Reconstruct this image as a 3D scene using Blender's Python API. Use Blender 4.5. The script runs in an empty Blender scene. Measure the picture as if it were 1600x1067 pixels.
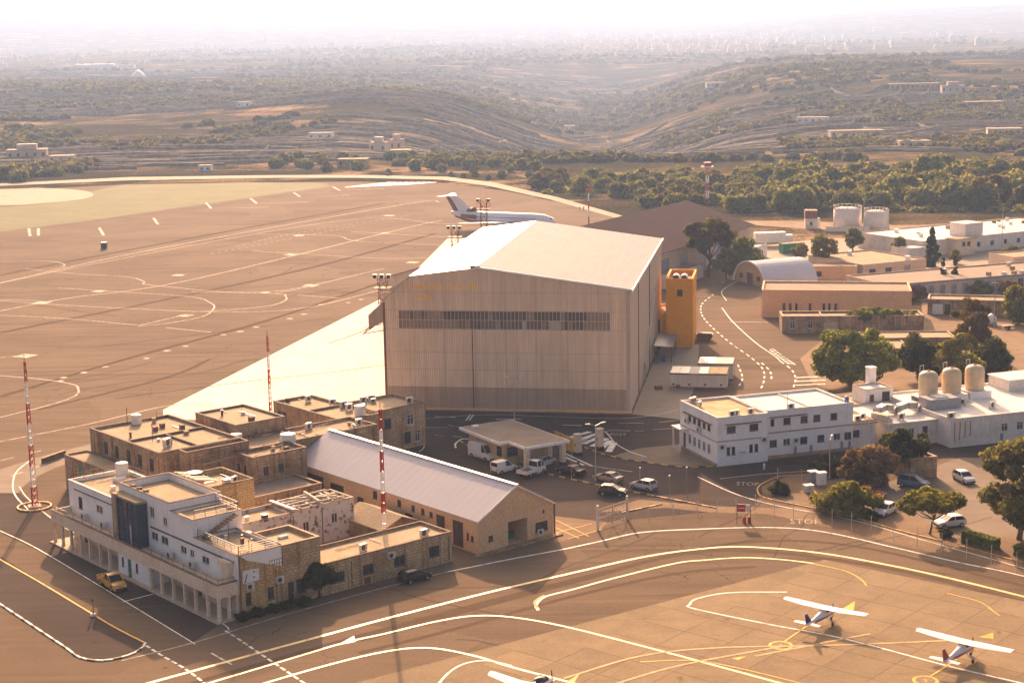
import bpy, math, random
import numpy as np
from mathutils import Vector, Matrix
rnd = random.Random(7)
SC = bpy.context.scene
COL = SC.collection
# ------------------------------------------------------------------ camera
FPX, CAMH = 2650.0, 62.0
_p, _r = math.radians(10.4), math.radians(-1.0)
FWD = Vector((0, math.cos(_p), -math.sin(_p)))
_up = Vector((1, 0, 0)).cross(FWD)
RGT = Vector((1, 0, 0)) * math.cos(_r) + _up * math.sin(_r)
UPV = -Vector((1, 0, 0)) * math.sin(_r) + _up * math.cos(_r)
cam = bpy.data.cameras.new('camera'); camo = bpy.data.objects.new('camera', cam); COL.objects.link(camo)
cam.sensor_width = 36.0; cam.lens = FPX / 1600 * 36.0
cam.clip_start = 1.0; cam.clip_end = 60000
camo.matrix_world = Matrix(((RGT.x, UPV.x, -FWD.x, 0), (RGT.y, UPV.y, -FWD.y, 0), (RGT.z, UPV.z, -FWD.z, CAMH), (0, 0, 0, 1)))
SC.camera = camo
# ------------------------------------------------------------------ sky, sun, exposure
SUN_AZ, SUN_EL = math.radians(-6.2), math.radians(22.7)      # azimuth from +Y (towards +X positive)
W = bpy.data.worlds.new('World'); SC.world = W; W.use_nodes = True
_nt = W.node_tree; _bg = _nt.nodes['Background']
_sky = _nt.nodes.new('ShaderNodeTexSky'); _sky.sky_type = 'NISHITA'; _sky.sun_disc = False
_sky.sun_elevation = SUN_EL; _sky.sun_rotation = SUN_AZ
_sky.altitude = 100; _sky.air_density = 0.5; _sky.dust_density = 5.0; _sky.ozone_density = 0.4
_tint = _nt.nodes.new('ShaderNodeMix'); _tint.data_type = 'RGBA'; _tint.blend_type = 'MULTIPLY'; _tint.inputs[0].default_value = 1.0; _tint.inputs[7].default_value = (1.36, 1.05, 0.80, 1)   # dusty evening sky, warm all over
_nt.links.new(_sky.outputs[0], _tint.inputs[6]); _nt.links.new(_tint.outputs[2], _bg.inputs[0]); _bg.inputs[1].default_value = 0.128
_sl = bpy.data.lights.new('sun', 'SUN'); _sl.energy = 4.6; _sl.angle = math.radians(0.6); _sl.color = (1.0, 0.59, 0.33)
_so = bpy.data.objects.new('sun', _sl); COL.objects.link(_so); _so.location = (0, 0, 300)
_to = Vector((math.sin(SUN_AZ) * math.cos(SUN_EL), math.cos(SUN_AZ) * math.cos(SUN_EL), math.sin(SUN_EL)))
_so.rotation_euler = (-_to).to_track_quat('-Z', 'Y').to_euler()
SC.view_settings.view_transform = 'Standard'; SC.view_settings.look = 'None'
SC.view_settings.exposure = 1.1; SC.view_settings.gamma = 1.0; SC.view_settings.use_curve_mapping = False
try:
    SC.cycles.use_denoising = True; SC.cycles.denoiser = 'OPENIMAGEDENOISE'
    SC.cycles.max_bounces = 6; SC.cycles.diffuse_bounces = 3; SC.cycles.transparent_max_bounces = 8; SC.cycles.volume_bounces = 1
    SC.cycles.use_adaptive_sampling = True
except Exception: pass
# ------------------------------------------------------------------ helpers
def G(px, py, z=0.0):
    'a place on the ground (or at height z) surveyed from the photograph'
    d = FWD + RGT * ((px - 800) / FPX) + UPV * ((533.5 - py) / FPX)
    k = (z - CAMH) / d.z
    return Vector((d.x * k, d.y * k, z))
def gdir(a, b):
    d = G(*b) - G(*a); return math.atan2(d.y, d.x)
class Frame:
    def __init__(s, o, deg): s.o = Vector((o[0], o[1], 0)); s.a = math.radians(deg); s.u = Vector((math.cos(s.a), math.sin(s.a), 0)); s.v = Vector((-math.sin(s.a), math.cos(s.a), 0))
    def w(s, x, y, z=0): return s.o + s.u * x + s.v * y + Vector((0, 0, z))
def link(o, parent=None):
    COL.objects.link(o)
    if parent is not None: o.parent = parent
    return o
def tag(o, label=None, cat=None, group=None, kind=None):
    if label: o['label'] = label
    if cat: o['category'] = cat
    if group: o['group'] = group
    if kind: o['kind'] = kind
    return o
def thing(name, label, cat, loc=(0, 0, 0), rz=0.0, group=None):
    o = bpy.data.objects.new(name, None); o.empty_display_size = 0.5; COL.objects.link(o)
    o.location = loc; o.rotation_euler = (0, 0, rz); return tag(o, label, cat, group)
def inst(name, me, parent=None, loc=(0, 0, 0), rz=0.0, sc=None):
    o = bpy.data.objects.new(name, me); link(o, parent); o.location = loc; o.rotation_euler = (0, 0, rz)
    if sc: o.scale = sc
    return o
def copy_tree(o, parent=None):
    c = o.copy(); COL.objects.link(c); c.parent = parent
    for ch in o.children: copy_tree(ch, c)
    return c
class MB:
    def __init__(s): s.v = []; s.f = []
    def quad(s, *p):
        n = len(s.v); s.v += [tuple(q) for q in p]; s.f.append(tuple(range(n, n + len(p)))); return s
    def box(s, x0, x1, y0, y1, z0, z1):
        n = len(s.v); s.v += [(x0, y0, z0), (x1, y0, z0), (x1, y1, z0), (x0, y1, z0), (x0, y0, z1), (x1, y0, z1), (x1, y1, z1), (x0, y1, z1)]
        s.f += [tuple(n + i for i in q) for q in ((3, 2, 1, 0), (4, 5, 6, 7), (0, 1, 5, 4), (1, 2, 6, 5), (2, 3, 7, 6), (3, 0, 4, 7))]; return s
    def prism(s, poly, z0, z1):
        n = len(s.v); k = len(poly); s.v += [(p[0], p[1], z0) for p in poly] + [(p[0], p[1], z1) for p in poly]
        s.f.append(tuple(n + k - 1 - i for i in range(k))); s.f.append(tuple(n + k + i for i in range(k)))
        s.f += [(n + i, n + (i + 1) % k, n + k + (i + 1) % k, n + k + i) for i in range(k)]; return s
    def extr(s, poly, y0, y1):
        'a profile in x,z extruded along y'
        n = len(s.v); k = len(poly); s.v += [(p[0], y0, p[1]) for p in poly] + [(p[0], y1, p[1]) for p in poly]
        s.f.append(tuple(n + i for i in range(k))); s.f.append(tuple(n + 2 * k - 1 - i for i in range(k)))
        s.f += [(n + (i + 1) % k, n + i, n + k + i, n + k + (i + 1) % k) for i in range(k)]; return s
    def bar(s, p, q, w=0.05, h=None):
        p, q = Vector(p), Vector(q); d = q - p
        if d.length < 1e-6: return s
        h = h or w; d.normalize(); a = d.cross(Vector((0, 0, 1)))
        if a.length < 1e-3: a = Vector((1, 0, 0))
        a.normalize(); b = a.cross(d); a *= w / 2; b *= h / 2; n = len(s.v)
        for c in (p, q): s.v += [tuple(c - a - b), tuple(c + a - b), tuple(c + a + b), tuple(c - a + b)]
        s.f += [tuple(n + i for i in t) for t in ((0, 1, 2, 3), (7, 6, 5, 4), (1, 0, 4, 5), (2, 1, 5, 6), (3, 2, 6, 7), (0, 3, 7, 4))]; return s
    def tube(s, p, q, r0, r1=None, k=8, caps=True):
        p, q = Vector(p), Vector(q); r1 = r0 if r1 is None else r1; d = (q - p).normalized(); a = d.cross(Vector((0, 0, 1)))
        if a.length < 1e-3: a = Vector((1, 0, 0))
        a.normalize(); b = a.cross(d); n = len(s.v)
        for c, r in ((p, r0), (q, r1)):
            for i in range(k):
                t = 2 * math.pi * i / k; s.v.append(tuple(c + a * (r * math.cos(t)) + b * (r * math.sin(t))))
        s.f += [(n + (i + 1) % k, n + i, n + k + i, n + k + (i + 1) % k) for i in range(k)]
        if caps: s.f.append(tuple(n + i for i in range(k))); s.f.append(tuple(n + 2 * k - 1 - i for i in range(k)))
        return s
    def lathe(s, prof, c=(0, 0, 0), k=16):
        'profile of (radius, z) turned about a vertical axis'
        n = len(s.v); m = len(prof)
        for r, z in prof:
            for i in range(k):
                t = 2 * math.pi * i / k; s.v.append((c[0] + r * math.cos(t), c[1] + r * math.sin(t), c[2] + z))
        for j in range(m - 1):
            s.f += [(n + j * k + i, n + j * k + (i + 1) % k, n + (j + 1) * k + (i + 1) % k, n + (j + 1) * k + i) for i in range(k)]
        s.f.append(tuple(n + k - 1 - i for i in range(k))); s.f.append(tuple(n + (m - 1) * k + i for i in range(k))); return s
    def loft(s, rings, caps=True):
        n = len(s.v); k = len(rings[0])
        for r in rings: s.v += [tuple(p) for p in r]
        for j in range(len(rings) - 1):
            s.f += [(n + j * k + i, n + j * k + (i + 1) % k, n + (j + 1) * k + (i + 1) % k, n + (j + 1) * k + i) for i in range(k)]
        if caps: s.f.append(tuple(n + k - 1 - i for i in range(k))); e = n + (len(rings) - 1) * k; s.f.append(tuple(e + i for i in range(k)))
        return s
    def mesh(s, name, mat, smooth=False, uv=True):
        me = bpy.data.meshes.new(name); me.from_pydata(s.v, [], s.f)
        if uv and len(s.f) < 20000: boxuv(me)
        if mat is not None: me.materials.append(mat)
        if smooth: me.polygons.foreach_set('use_smooth', [True] * len(me.polygons))
        me.update(); return me
    def build(s, name, mat, parent=None, smooth=False, uv=True, loc=(0, 0, 0), rz=0.0):
        return inst(name, s.mesh(name, mat, smooth, uv), parent, loc, rz)
def boxuv(me):
    'texture coordinates in metres: along the wall and up, or x and y on flats'
    uvl = me.uv_layers.new(name='UVMap'); vs = me.vertices
    out = [0.0] * (2 * len(me.loops))
    for p in me.polygons:
        n = p.normal
        if abs(n.z) > 0.7:
            for li in p.loop_indices:
                c = vs[me.loops[li].vertex_index].co; out[2 * li] = c.x; out[2 * li + 1] = c.y
        else:
            l = math.hypot(n.x, n.y) or 1; tx, ty = -n.y / l, n.x / l
            for li in p.loop_indices:
                c = vs[me.loops[li].vertex_index].co; out[2 * li] = c.x * tx + c.y * ty; out[2 * li + 1] = c.z
    uvl.data.foreach_set('uv', out)
# ------------------------------------------------------------------ materials
class NT:
    def __init__(s, name):
        s.m = bpy.data.materials.new(name); s.m.use_nodes = True; s.t = s.m.node_tree; s.b = s.t.nodes['Principled BSDF']; s.out = s.t.nodes['Material Output']
    def n(s, typ, **kw):
        nd = s.t.nodes.new('ShaderNode' + typ)
        for k, v in kw.items():
            if k.startswith('_'): setattr(nd, k[1:], v)
            else: nd.inputs[k.replace('_', ' ')].default_value = v
        return nd
    def l(s, a, b): s.t.links.new(a, b)
    def pos(s): return s.n('NewGeometry').outputs['Position']
    def uv(s): return s.n('TexCoord').outputs['UV']
    def mapping(s, src, sc=(1, 1, 1), rot=(0, 0, 0), loc=(0, 0, 0)):
        m = s.n('Mapping'); m.inputs['Scale'].default_value = sc; m.inputs['Rotation'].default_value = rot; m.inputs['Location'].default_value = loc; s.l(src, m.inputs['Vector']); return m.outputs[0]
    def noise(s, src, scale, detail=4, rough=.55):
        n = s.n('TexNoise', Scale=scale, Detail=detail, Roughness=rough); s.l(src, n.inputs['Vector']); return n.outputs[0]
    def ramp(s, fac, *stops):
        r = s.n('ValToRGB'); e = r.color_ramp.elements
        while len(e) < len(stops): e.new(0.5)
        for i, (p, c) in enumerate(stops):
            e[i].position = p; e[i].color = (c, c, c, 1) if isinstance(c, (int, float)) else (*c, 1)
        s.l(fac, r.inputs[0]); return r.outputs[0]
    def mix(s, a, b, fac, mode='MIX'):
        m = s.n('Mix'); m.data_type = 'RGBA'; m.blend_type = mode
        for v, i in ((fac, 0), (a, 6), (b, 7)):
            if isinstance(v, (int, float)): m.inputs[i].default_value = v
            elif isinstance(v, tuple): m.inputs[i].default_value = (*v, 1)
            else: s.l(v, m.inputs[i])
        return m.outputs[2]
    def math(s, op, a, b=None):
        m = s.n('Math'); m.operation = op
        for i, v in enumerate((a, b)):
            if v is None: continue
            if isinstance(v, (int, float)): m.inputs[i].default_value = v
            else: s.l(v, m.inputs[i])
        return m.outputs[0]
    def bump(s, h, strength=.3, dist=.05):
        b = s.n('Bump', Strength=strength, Distance=dist); s.l(h, b.inputs['Height']); s.l(b.outputs[0], s.b.inputs['Normal'])
    def fin(s, col, rough=.8, metal=0.0, spec=None):
        if isinstance(col, tuple): s.b.inputs['Base Color'].default_value = (*col, 1)
        else: s.l(col, s.b.inputs['Base Color'])
        if isinstance(rough, (int, float)): s.b.inputs['Roughness'].default_value = rough
        else: s.l(rough, s.b.inputs['Roughness'])
        s.b.inputs['Metallic'].default_value = metal
        if spec is not None: s.b.inputs['Specular IOR Level'].default_value = spec
        return s.m
_mc = {}
def plain(name, col, rough=.6, metal=0.0, var=.12, scale=1.5, spec=None):
    if name in _mc: return _mc[name]
    t = NT(name); n = t.noise(t.pos(), scale, 5)
    c = t.mix(tuple(x * (1 - var) for x in col), tuple(min(1, x * (1 + var)) for x in col), t.ramp(n, (.3, 0.), (.7, 1.)))
    _mc[name] = t.fin(c, rough, metal, spec); return _mc[name]
def stone(name, a, b, stain, bw=.72, bh=.36, mortar=.03, msc=1.0, stain_amt=.6, white=None):
    'squared limestone blocks with weathering'
    t = NT(name); uv = t.uv(); P = t.pos()
    br = t.n('TexBrick', Scale=1.0, Mortar_Size=mortar, Mortar_Smooth=.3, Bias=0.0, Brick_Width=bw, Row_Height=bh)
    br.inputs['Color1'].default_value = (*a, 1); br.inputs['Color2'].default_value = (*b, 1); br.inputs['Mortar'].default_value = (*[x * .45 for x in a], 1)
    t.l(uv, br.inputs['Vector']); c = br.outputs[0]
    big = t.noise(P, .35, 5, .65); c = t.mix(c, stain, t.math('MULTIPLY', t.ramp(big, (.42, 0.), (.68, 1.)), stain_amt))
    streak = t.noise(t.mapping(uv, (1.6, .12, 1)), 1.0, 4, .6); c = t.mix(c, tuple(x * .35 for x in stain), t.math('MULTIPLY', t.ramp(streak, (.5, 0.), (.72, 1.)), .75))
    fine = t.noise(P, 6.0, 3); c = t.mix(c, t.ramp(fine, (.3, .12), (.7, .88)), 0.43, 'OVERLAY')
    if white:
        pe = t.noise(P, .9, 6, .7); c = t.mix(c, white, t.ramp(pe, (.40, 0.), (.47, 1.)))
    t.bump(t.math('ADD', t.math('MULTIPLY', br.outputs[1], -.6), fine), .5, .03)
    return t.fin(c, .9, 0, .15)
def render_wall(name, col, stain, amt=.5, sc=.4):
    t = NT(name); P = t.pos(); uv = t.uv()
    n = t.noise(P, sc, 6, .65); c = t.mix(col, stain, t.math('MULTIPLY', t.ramp(n, (.45, 0.), (.75, 1.)), amt))
    s2 = t.noise(t.mapping(uv, (2.2, .13, 1)), 1.0, 5, .65); c = t.mix(c, tuple(x * .5 for x in stain), t.math('MULTIPLY', t.ramp(s2, (.56, 0.), (.78, 1.)), amt))
    f = t.noise(P, 5, 3); c = t.mix(c, t.ramp(f, (.3, .12), (.7, .88)), 0.36, 'OVERLAY'); t.bump(f, .2, .02)
    return t.fin(c, .85, 0, .2)
def roofing(name, col, stain, amt=.6):
    t = NT(name); P = t.pos()
    n = t.noise(P, .28, 6, .65); c = t.mix(col, stain, t.math('MULTIPLY', t.ramp(n, (.4, 0.), (.7, 1.)), amt))
    n2 = t.noise(t.mapping(P, (.3, 1.6, 1), (0, 0, .7)), 1.0, 5, .7); c = t.mix(c, tuple(x * .6 for x in stain), t.math('MULTIPLY', t.ramp(n2, (.55, 0.), (.72, 1.)), amt * .6))
    f = t.noise(P, 4, 4); c = t.mix(c, t.ramp(f, (.3, .12), (.7, .88)), 0.25, 'OVERLAY'); t.bump(f, .2, .03)
    return t.fin(c, .95, 0, .1)
def ribbed(name, col, pitch=.25, rough=.5, metal=0.0, dirt=(.2, .13, .08), amt=.4, bump=.6, var=.1, axis='X', groove=.5, spec=.2):
    'profiled metal sheet: ribs run up the wall or down the slope'
    t = NT(name); uv = t.uv(); P = t.pos()
    w = t.n('TexWave', Scale=0.31416 / pitch, Distortion=0.0); w.wave_type = 'BANDS'; w.bands_direction = axis
    t.l(uv, w.inputs['Vector'])
    n = t.noise(t.mapping(uv, (1.2, .08, 1) if axis == 'X' else (.08, 1.2, 1)), 1.0, 6, .7); c = t.mix(col, dirt, t.math('MULTIPLY', t.ramp(n, (.4, 0.), (.75, 1.)), amt))
    n2 = t.noise(P, .18, 5, .6); c = t.mix(c, tuple(x * .7 for x in col), t.math('MULTIPLY', t.ramp(n2, (.4, 0.), (.7, 1.)), var * 3))
    c = t.mix(c, tuple(x * .55 for x in col), t.math('MULTIPLY', t.ramp(w.outputs[0], (.0, 1.), (.35, 0.)), groove))
    t.bump(w.outputs[0], bump, .05); return t.fin(c, rough, metal, spec)
def glassy(name, col=(.03, .035, .04)):
    t = NT(name); n = t.noise(t.pos(), .8, 2); c = t.mix(col, tuple(x * 1.8 for x in col), n); return t.fin(c, .12, 0.0, .3)

def text_mesh(name, text, size, mat, extrude=0.0, center=False):
    cu = bpy.data.curves.new(name, 'FONT'); cu.body = text; cu.size = size; cu.extrude = extrude; cu.resolution_u = 2
    if center: cu.align_x = 'CENTER'; cu.align_y = 'CENTER'
    o = bpy.data.objects.new(name, cu); COL.objects.link(o); bpy.context.view_layer.update()
    me = bpy.data.meshes.new_from_object(o.evaluated_get(bpy.context.evaluated_depsgraph_get())); me.name = name
    bpy.data.objects.remove(o); bpy.data.curves.remove(cu); me.materials.clear(); me.materials.append(mat); return me
# ================================================================== THE SETTING
def _lat(ix, iy, seed):
    n = (ix * 374761393 + iy * 668265263 + seed * 1442695041) & 0x7fffffff
    n = ((n ^ (n >> 13)) * 1274126177) & 0x7fffffff
    return ((n ^ (n >> 16)) & 0xffff) / 65535.0
def vnoise(x, y, seed=0):
    x = np.asarray(x, float); y = np.asarray(y, float)
    ix = np.floor(x).astype(np.int64); iy = np.floor(y).astype(np.int64); fx = x - ix; fy = y - iy
    fx = fx * fx * (3 - 2 * fx); fy = fy * fy * (3 - 2 * fy)
    a, b, c, d = _lat(ix, iy, seed), _lat(ix + 1, iy, seed), _lat(ix, iy + 1, seed), _lat(ix + 1, iy + 1, seed)
    return (a * (1 - fx) + b * fx) * (1 - fy) + (c * (1 - fx) + d * fx) * fy
def fbm(x, y, seed=0, oct=5):
    v = 0; a = .5
    for o in range(oct): v = v + a * vnoise(x * 2 ** o, y * 2 ** o, seed + o * 17); a *= .5
    return v / .97 - .5
def sstep(a, b, x): t = np.clip((x - a) / (b - a), 0, 1); return t * t * (3 - 2 * t)
def terrain(x, y):
    x = np.asarray(x, float); y = np.asarray(y, float); d = np.hypot(x, y); ang = x / np.maximum(y, 1)
    edge = 820 + 60 * fbm(x / 300, y / 900, 3)
    on = sstep(edge, edge + 500, d)
    h = on * (17 * fbm(x / 420, y / 560, 11, 5) + 1)
    # the valley that runs away right of the middle, between two flanks
    vx = 30 + (y - 900) * .07
    h -= 34 * sstep(820, 1050, d) * (1 - sstep(2600, 3600, d)) * np.exp(-((x - vx) / (75 + .05 * np.maximum(y - 900, 0))) ** 2)
    h += 15 * np.exp(-((x + 70) / 120) ** 2 - ((y - 1380) / 240) ** 2)                       # left spur
    h += 17 * sstep(70, 260, x - .05 * (y - 1500)) * sstep(1050, 1750, y) * (1 - sstep(2300, 3200, y))                      # right hillside
    h += 6 * np.exp(-((x + 420) / 260) ** 2 - ((y - 1900) / 420) ** 2)
    # terraced fields: steps held by rubble walls
    q = 2.0; k = h / q; st = np.floor(k) + sstep(.0, .16, k - np.floor(k))
    tw = sstep(900, 1000, d) * (1 - sstep(2300, 2700, d)) * sstep(-.12, .02, fbm(x / 350, y / 350, 40, 3))
    h = h * (1 - tw) + st * q * tw
    h += sstep(850, 1000, d) * 3.2 * fbm(x / 45, y / 60, 61, 3) * (1 - sstep(3000, 4000, d))
    h += sstep(2400, 5200, d) * 14
    ridge = 92 + 62 * sstep(-.02, -.30, ang) + 26 * sstep(.12, .28, ang) - 30 * np.exp(-((ang - .10) / .07) ** 2)
    ridge = ridge + 18 * fbm(x / 900, y / 900, 5)
    h += sstep(5200, 8600, d) * ridge
    return h - .06
def build_terrain():
    ang = np.concatenate([np.linspace(-.95, -.37, 40, endpoint=False), np.linspace(-.37, .37, 330), np.linspace(.39, .95, 40)])
    r = np.concatenate([np.linspace(30, 800, 30, endpoint=False), np.linspace(800, 2000, 300, endpoint=False), np.geomspace(2000, 15000, 130)])
    A, R = np.meshgrid(ang, r); X = R * np.sin(A); Y = R * np.cos(A); Z = terrain(X, Y)
    nr, na = R.shape; co = np.stack([X, Y, Z], -1).reshape(-1, 3)
    i = np.arange(nr - 1)[:, None] * na + np.arange(na - 1)[None, :]
    fc = np.stack([i, i + 1, i + na + 1, i + na], -1).reshape(-1, 4)
    me = bpy.data.meshes.new('ground'); me.vertices.add(len(co)); me.vertices.foreach_set('co', co.ravel())
    me.loops.add(fc.size); me.loops.foreach_set('vertex_index', fc.ravel()); me.polygons.add(len(fc))
    me.polygons.foreach_set('loop_start', np.arange(0, fc.size, 4)); me.polygons.foreach_set('loop_total', np.full(len(fc), 4)); me.update(calc_edges=True)
    return me
def mat_land():
    t = NT('land'); P = t.pos(); flat = t.mapping(P, (1, 1, 0))
    vo = t.n('TexVoronoi', Scale=1.0, Randomness=.9); vo.voronoi_dimensions = '2D'; t.l(t.mapping(P, (.012, .030, 0), (0, 0, .18)), vo.inputs['Vector'])
    sep = t.n('SeparateColor'); t.l(vo.outputs['Color'], sep.inputs[0])
    fld = t.ramp(sep.outputs[0], (.0, (.05, .048, .024)), (.16, (.17, .12, .075)), (.3, (.06, .05, .028)), (.45, (.40, .28, .165)), (.55, (.085, .062, .04)), (.7, (.07, .06, .03)), (.84, (.30, .205, .12)), (1., (.06, .052, .028)))
    n = t.noise(flat, .02, 6, .7); scr = t.mix((.032, .036, .016), (.075, .065, .035), t.noise(flat, .12, 4)); c = t.mix(fld, scr, t.ramp(n, (.42, 0.), (.54, 1.)))
    row = t.n('TexWave', Scale=.12, Distortion=1.5, Detail=2.0); row.bands_direction = 'Y'; t.l(t.mapping(P, (1, 1, 0), (0, 0, .35)), row.inputs['Vector'])
    c = t.mix(c, tuple([.05, .042, .025]), t.math('MULTIPLY', t.ramp(row.outputs[0], (.75, 0.), (.95, 1.)), .45))
    g = t.n('NewGeometry'); sx = t.n('SeparateXYZ'); t.l(g.outputs['True Normal'], sx.inputs[0])
    rock = t.mix((.26, .21, .155), (.13, .10, .07), t.noise(P, .5, 4)); c = t.mix(rock, c, t.ramp(sx.outputs[2], (.74, 0.), (.90, 1.)))
    f = t.noise(P, .8, 4); c = t.mix(c, t.ramp(f, (.3, .12), (.7, .88)), 0.84, 'OVERLAY'); t.bump(f, .6, .4)
    return t.fin(c, 1.0, 0, .0)
M = {}
M['land'] = mat_land()
g = inst('ground', build_terrain(), None); g.data.materials.append(M['land']); g['kind'] = 'structure'; g['label'] = 'terraced farmland and scrub valley running to the hazy ridge'
def mat_asphalt(name, a, b, patch, streak=.35):
    t = NT(name); P = t.pos()
    n = t.noise(P, .035, 7, .62); c = t.mix(a, b, t.ramp(n, (.35, 0.), (.65, 1.)))
    s1 = t.noise(t.mapping(P, (.02, .35, 1), (0, 0, math.radians(-58))), 1.0, 6, .7); c = t.mix(c, tuple(x * .55 for x in a), t.math('MULTIPLY', t.ramp(s1, (.5, 0.), (.7, 1.)), streak))
    s2 = t.noise(t.mapping(P, (.03, .5, 1), (0, 0, math.radians(12))), 1.0, 6, .7); c = t.mix(c, tuple(x * 1.35 for x in b), t.math('MULTIPLY', t.ramp(s2, (.52, 0.), (.72, 1.)), streak))
    pv = t.n('TexVoronoi', Scale=.05); pv.voronoi_dimensions = '2D'; pv.distance = 'CHEBYCHEV'; t.l(t.mapping(P, (1, 1, 0), (0, 0, .55)), pv.inputs['Vector'])
    sp = t.n('SeparateColor'); t.l(pv.outputs['Color'], sp.inputs[0]); c = t.mix(c, patch, t.math('MULTIPLY', t.ramp(sp.outputs[0], (.8, 0.), (.82, 1.)), .35))
    ck = t.n('TexVoronoi', Scale=.11); ck.feature = 'DISTANCE_TO_EDGE'; ck.voronoi_dimensions = '2D'
    wob = t.n('VectorMath'); wob.operation = 'ADD'; t.l(t.mapping(P, (1, 1, 0)), wob.inputs[0])
    nn = t.n('TexNoise', Scale=.25, Detail=4.0); t.l(P, nn.inputs['Vector']); sc_ = t.n('VectorMath'); sc_.operation = 'SCALE'; sc_.inputs['Scale'].default_value = 6; t.l(nn.outputs[1], sc_.inputs[0]); t.l(sc_.outputs[0], wob.inputs[1]); t.l(wob.outputs[0], ck.inputs['Vector'])
    gate = t.ramp(t.noise(P, .03, 3), (.5, 0.), (.6, 1.))
    c = t.mix(c, tuple(x * .4 for x in a), t.math('MULTIPLY', t.math('MULTIPLY', t.ramp(ck.outputs[0], (.0, 1.), (.018, 0.)), gate), .6))
    oil = t.noise(P, .3, 3); c = t.mix(c, tuple(x * .35 for x in a), t.math('MULTIPLY', t.ramp(oil, (.69, 0.), (.76, 1.)), .7))
    f = t.noise(P, 2.5, 5, .7); c = t.mix(c, t.ramp(f, (.3, .12), (.7, .88)), 0.14, 'OVERLAY'); t.bump(f, .08, .02)
    return t.fin(c, 1.0, 0, .03)
M['tarmac'] = mat_asphalt('tarmac', (.138, .100, .067), (.182, .134, .091), (.215, .162, .112), .5)
M['road'] = mat_asphalt('road_asphalt', (.066, .051, .044), (.092, .071, .061), (.053, .041, .036), .4)
def mat_concrete(name, a, b, st, rand=.25, sc=.25):
    t = NT(name); P = t.pos(); oi = t.n('ObjectInfo')
    n = t.noise(P, sc, 6, .65); c = t.mix(a, b, t.ramp(n, (.35, 0.), (.65, 1.)))
    c = t.mix(c, t.mix((.3, .3, .3), (.7, .7, .7), oi.outputs['Random']), rand, 'OVERLAY')
    s = t.noise(P, .12, 5, .7); c = t.mix(c, st, t.math('MULTIPLY', t.ramp(s, (.52, 0.), (.72, 1.)), .5))
    tyre = t.noise(t.mapping(P, (.04, .9, 1), (0, 0, math.radians(-20))), 1.0, 4, .6); c = t.mix(c, tuple(x * .5 for x in st), t.math('MULTIPLY', t.ramp(tyre, (.6, 0.), (.75, 1.)), .35))
    o = t.noise(P, .55, 3); c = t.mix(c, tuple(x * .4 for x in st), t.math('MULTIPLY', t.ramp(o, (.68, 0.), (.76, 1.)), .6))
    f = t.noise(P, 3, 4); c = t.mix(c, t.ramp(f, (.3, .12), (.7, .88)), 0.14, 'OVERLAY'); t.bump(f, .08, .02)
    return t.fin(c, .92, 0, .12)
M['apron'] = mat_concrete('apron_concrete', (.205, .15, .088), (.255, .19, .111), (.155, .108, .062))
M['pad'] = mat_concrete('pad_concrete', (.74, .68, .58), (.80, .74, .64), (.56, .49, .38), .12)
M['joint'] = plain('joint_seal', (.20, .13, .08), .9)
def worn(name, col, under, a=.5, b=.62, k=.8, rough=.6, spec=.06):
    t = NT(name); P = t.pos(); n = t.noise(P, .9, 6, .7); n2 = t.noise(P, .06, 3); w = t.math('MULTIPLY', t.ramp(n, (a, 0.), (b, 1.)), k); w = t.math('MULTIPLY', w, t.ramp(n2, (.3, .35), (.65, 1.)))
    return t.fin(t.mix(col, under, w), rough, 0, spec)
M['paint'] = worn('line_paint', (.80, .78, .72), (.15, .112, .078))
M['paint_worn'] = worn('worn_line_paint', (.52, .45, .38), (.15, .112, .078), .42, .6, .9, .8)
M['paint_yel'] = worn('yellow_line_paint', (.72, .44, .07), (.30, .2, .12))
M['paint_yel_worn'] = plain('worn_yellow_paint', (.42, .27, .10), .8, 0, .3, 1.0)
M['dirt'] = mat_concrete('dry_earth', (.19, .125, .07), (.25, .17, .10), (.11, .07, .038), 0, .15)
M['lot'] = mat_concrete('gravel_lot', (.18, .142, .108), (.235, .19, .145), (.12, .09, .065), 0, .2)
M['drygrass'] = mat_concrete('dry_grass_turf', (.068, .082, .017), (.098, .108, .024), (.047, .058, .012), 0, .05)
M['yardc'] = mat_concrete('yard_concrete', (.30, .255, .20), (.38, .325, .255), (.2, .155, .115), 0, .12)
def smooth(pts, n=8, closed=False):
    P = [Vector((p[0], p[1], 0)) for p in pts]; out = []
    m = len(P); rng = range(m) if closed else range(m - 1)
    for i in rng:
        p1, p2 = P[i], P[(i + 1) % m]
        p0 = P[i - 1] if (closed or i > 0) else p1 * 2 - p2
        p3 = P[(i + 2) % m] if (closed or i + 2 < m) else p2 * 2 - p1
        for k in range(n):
            t = k / n; out.append(.5 * ((2 * p1) + (p2 - p0) * t + (2 * p0 - 5 * p1 + 4 * p2 - p3) * t * t + (3 * p1 - p0 - 3 * p2 + p3) * t ** 3))
    if not closed: out.append(P[-1])
    return out
def gp(pts): return [G(*p) for p in pts]
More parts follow.
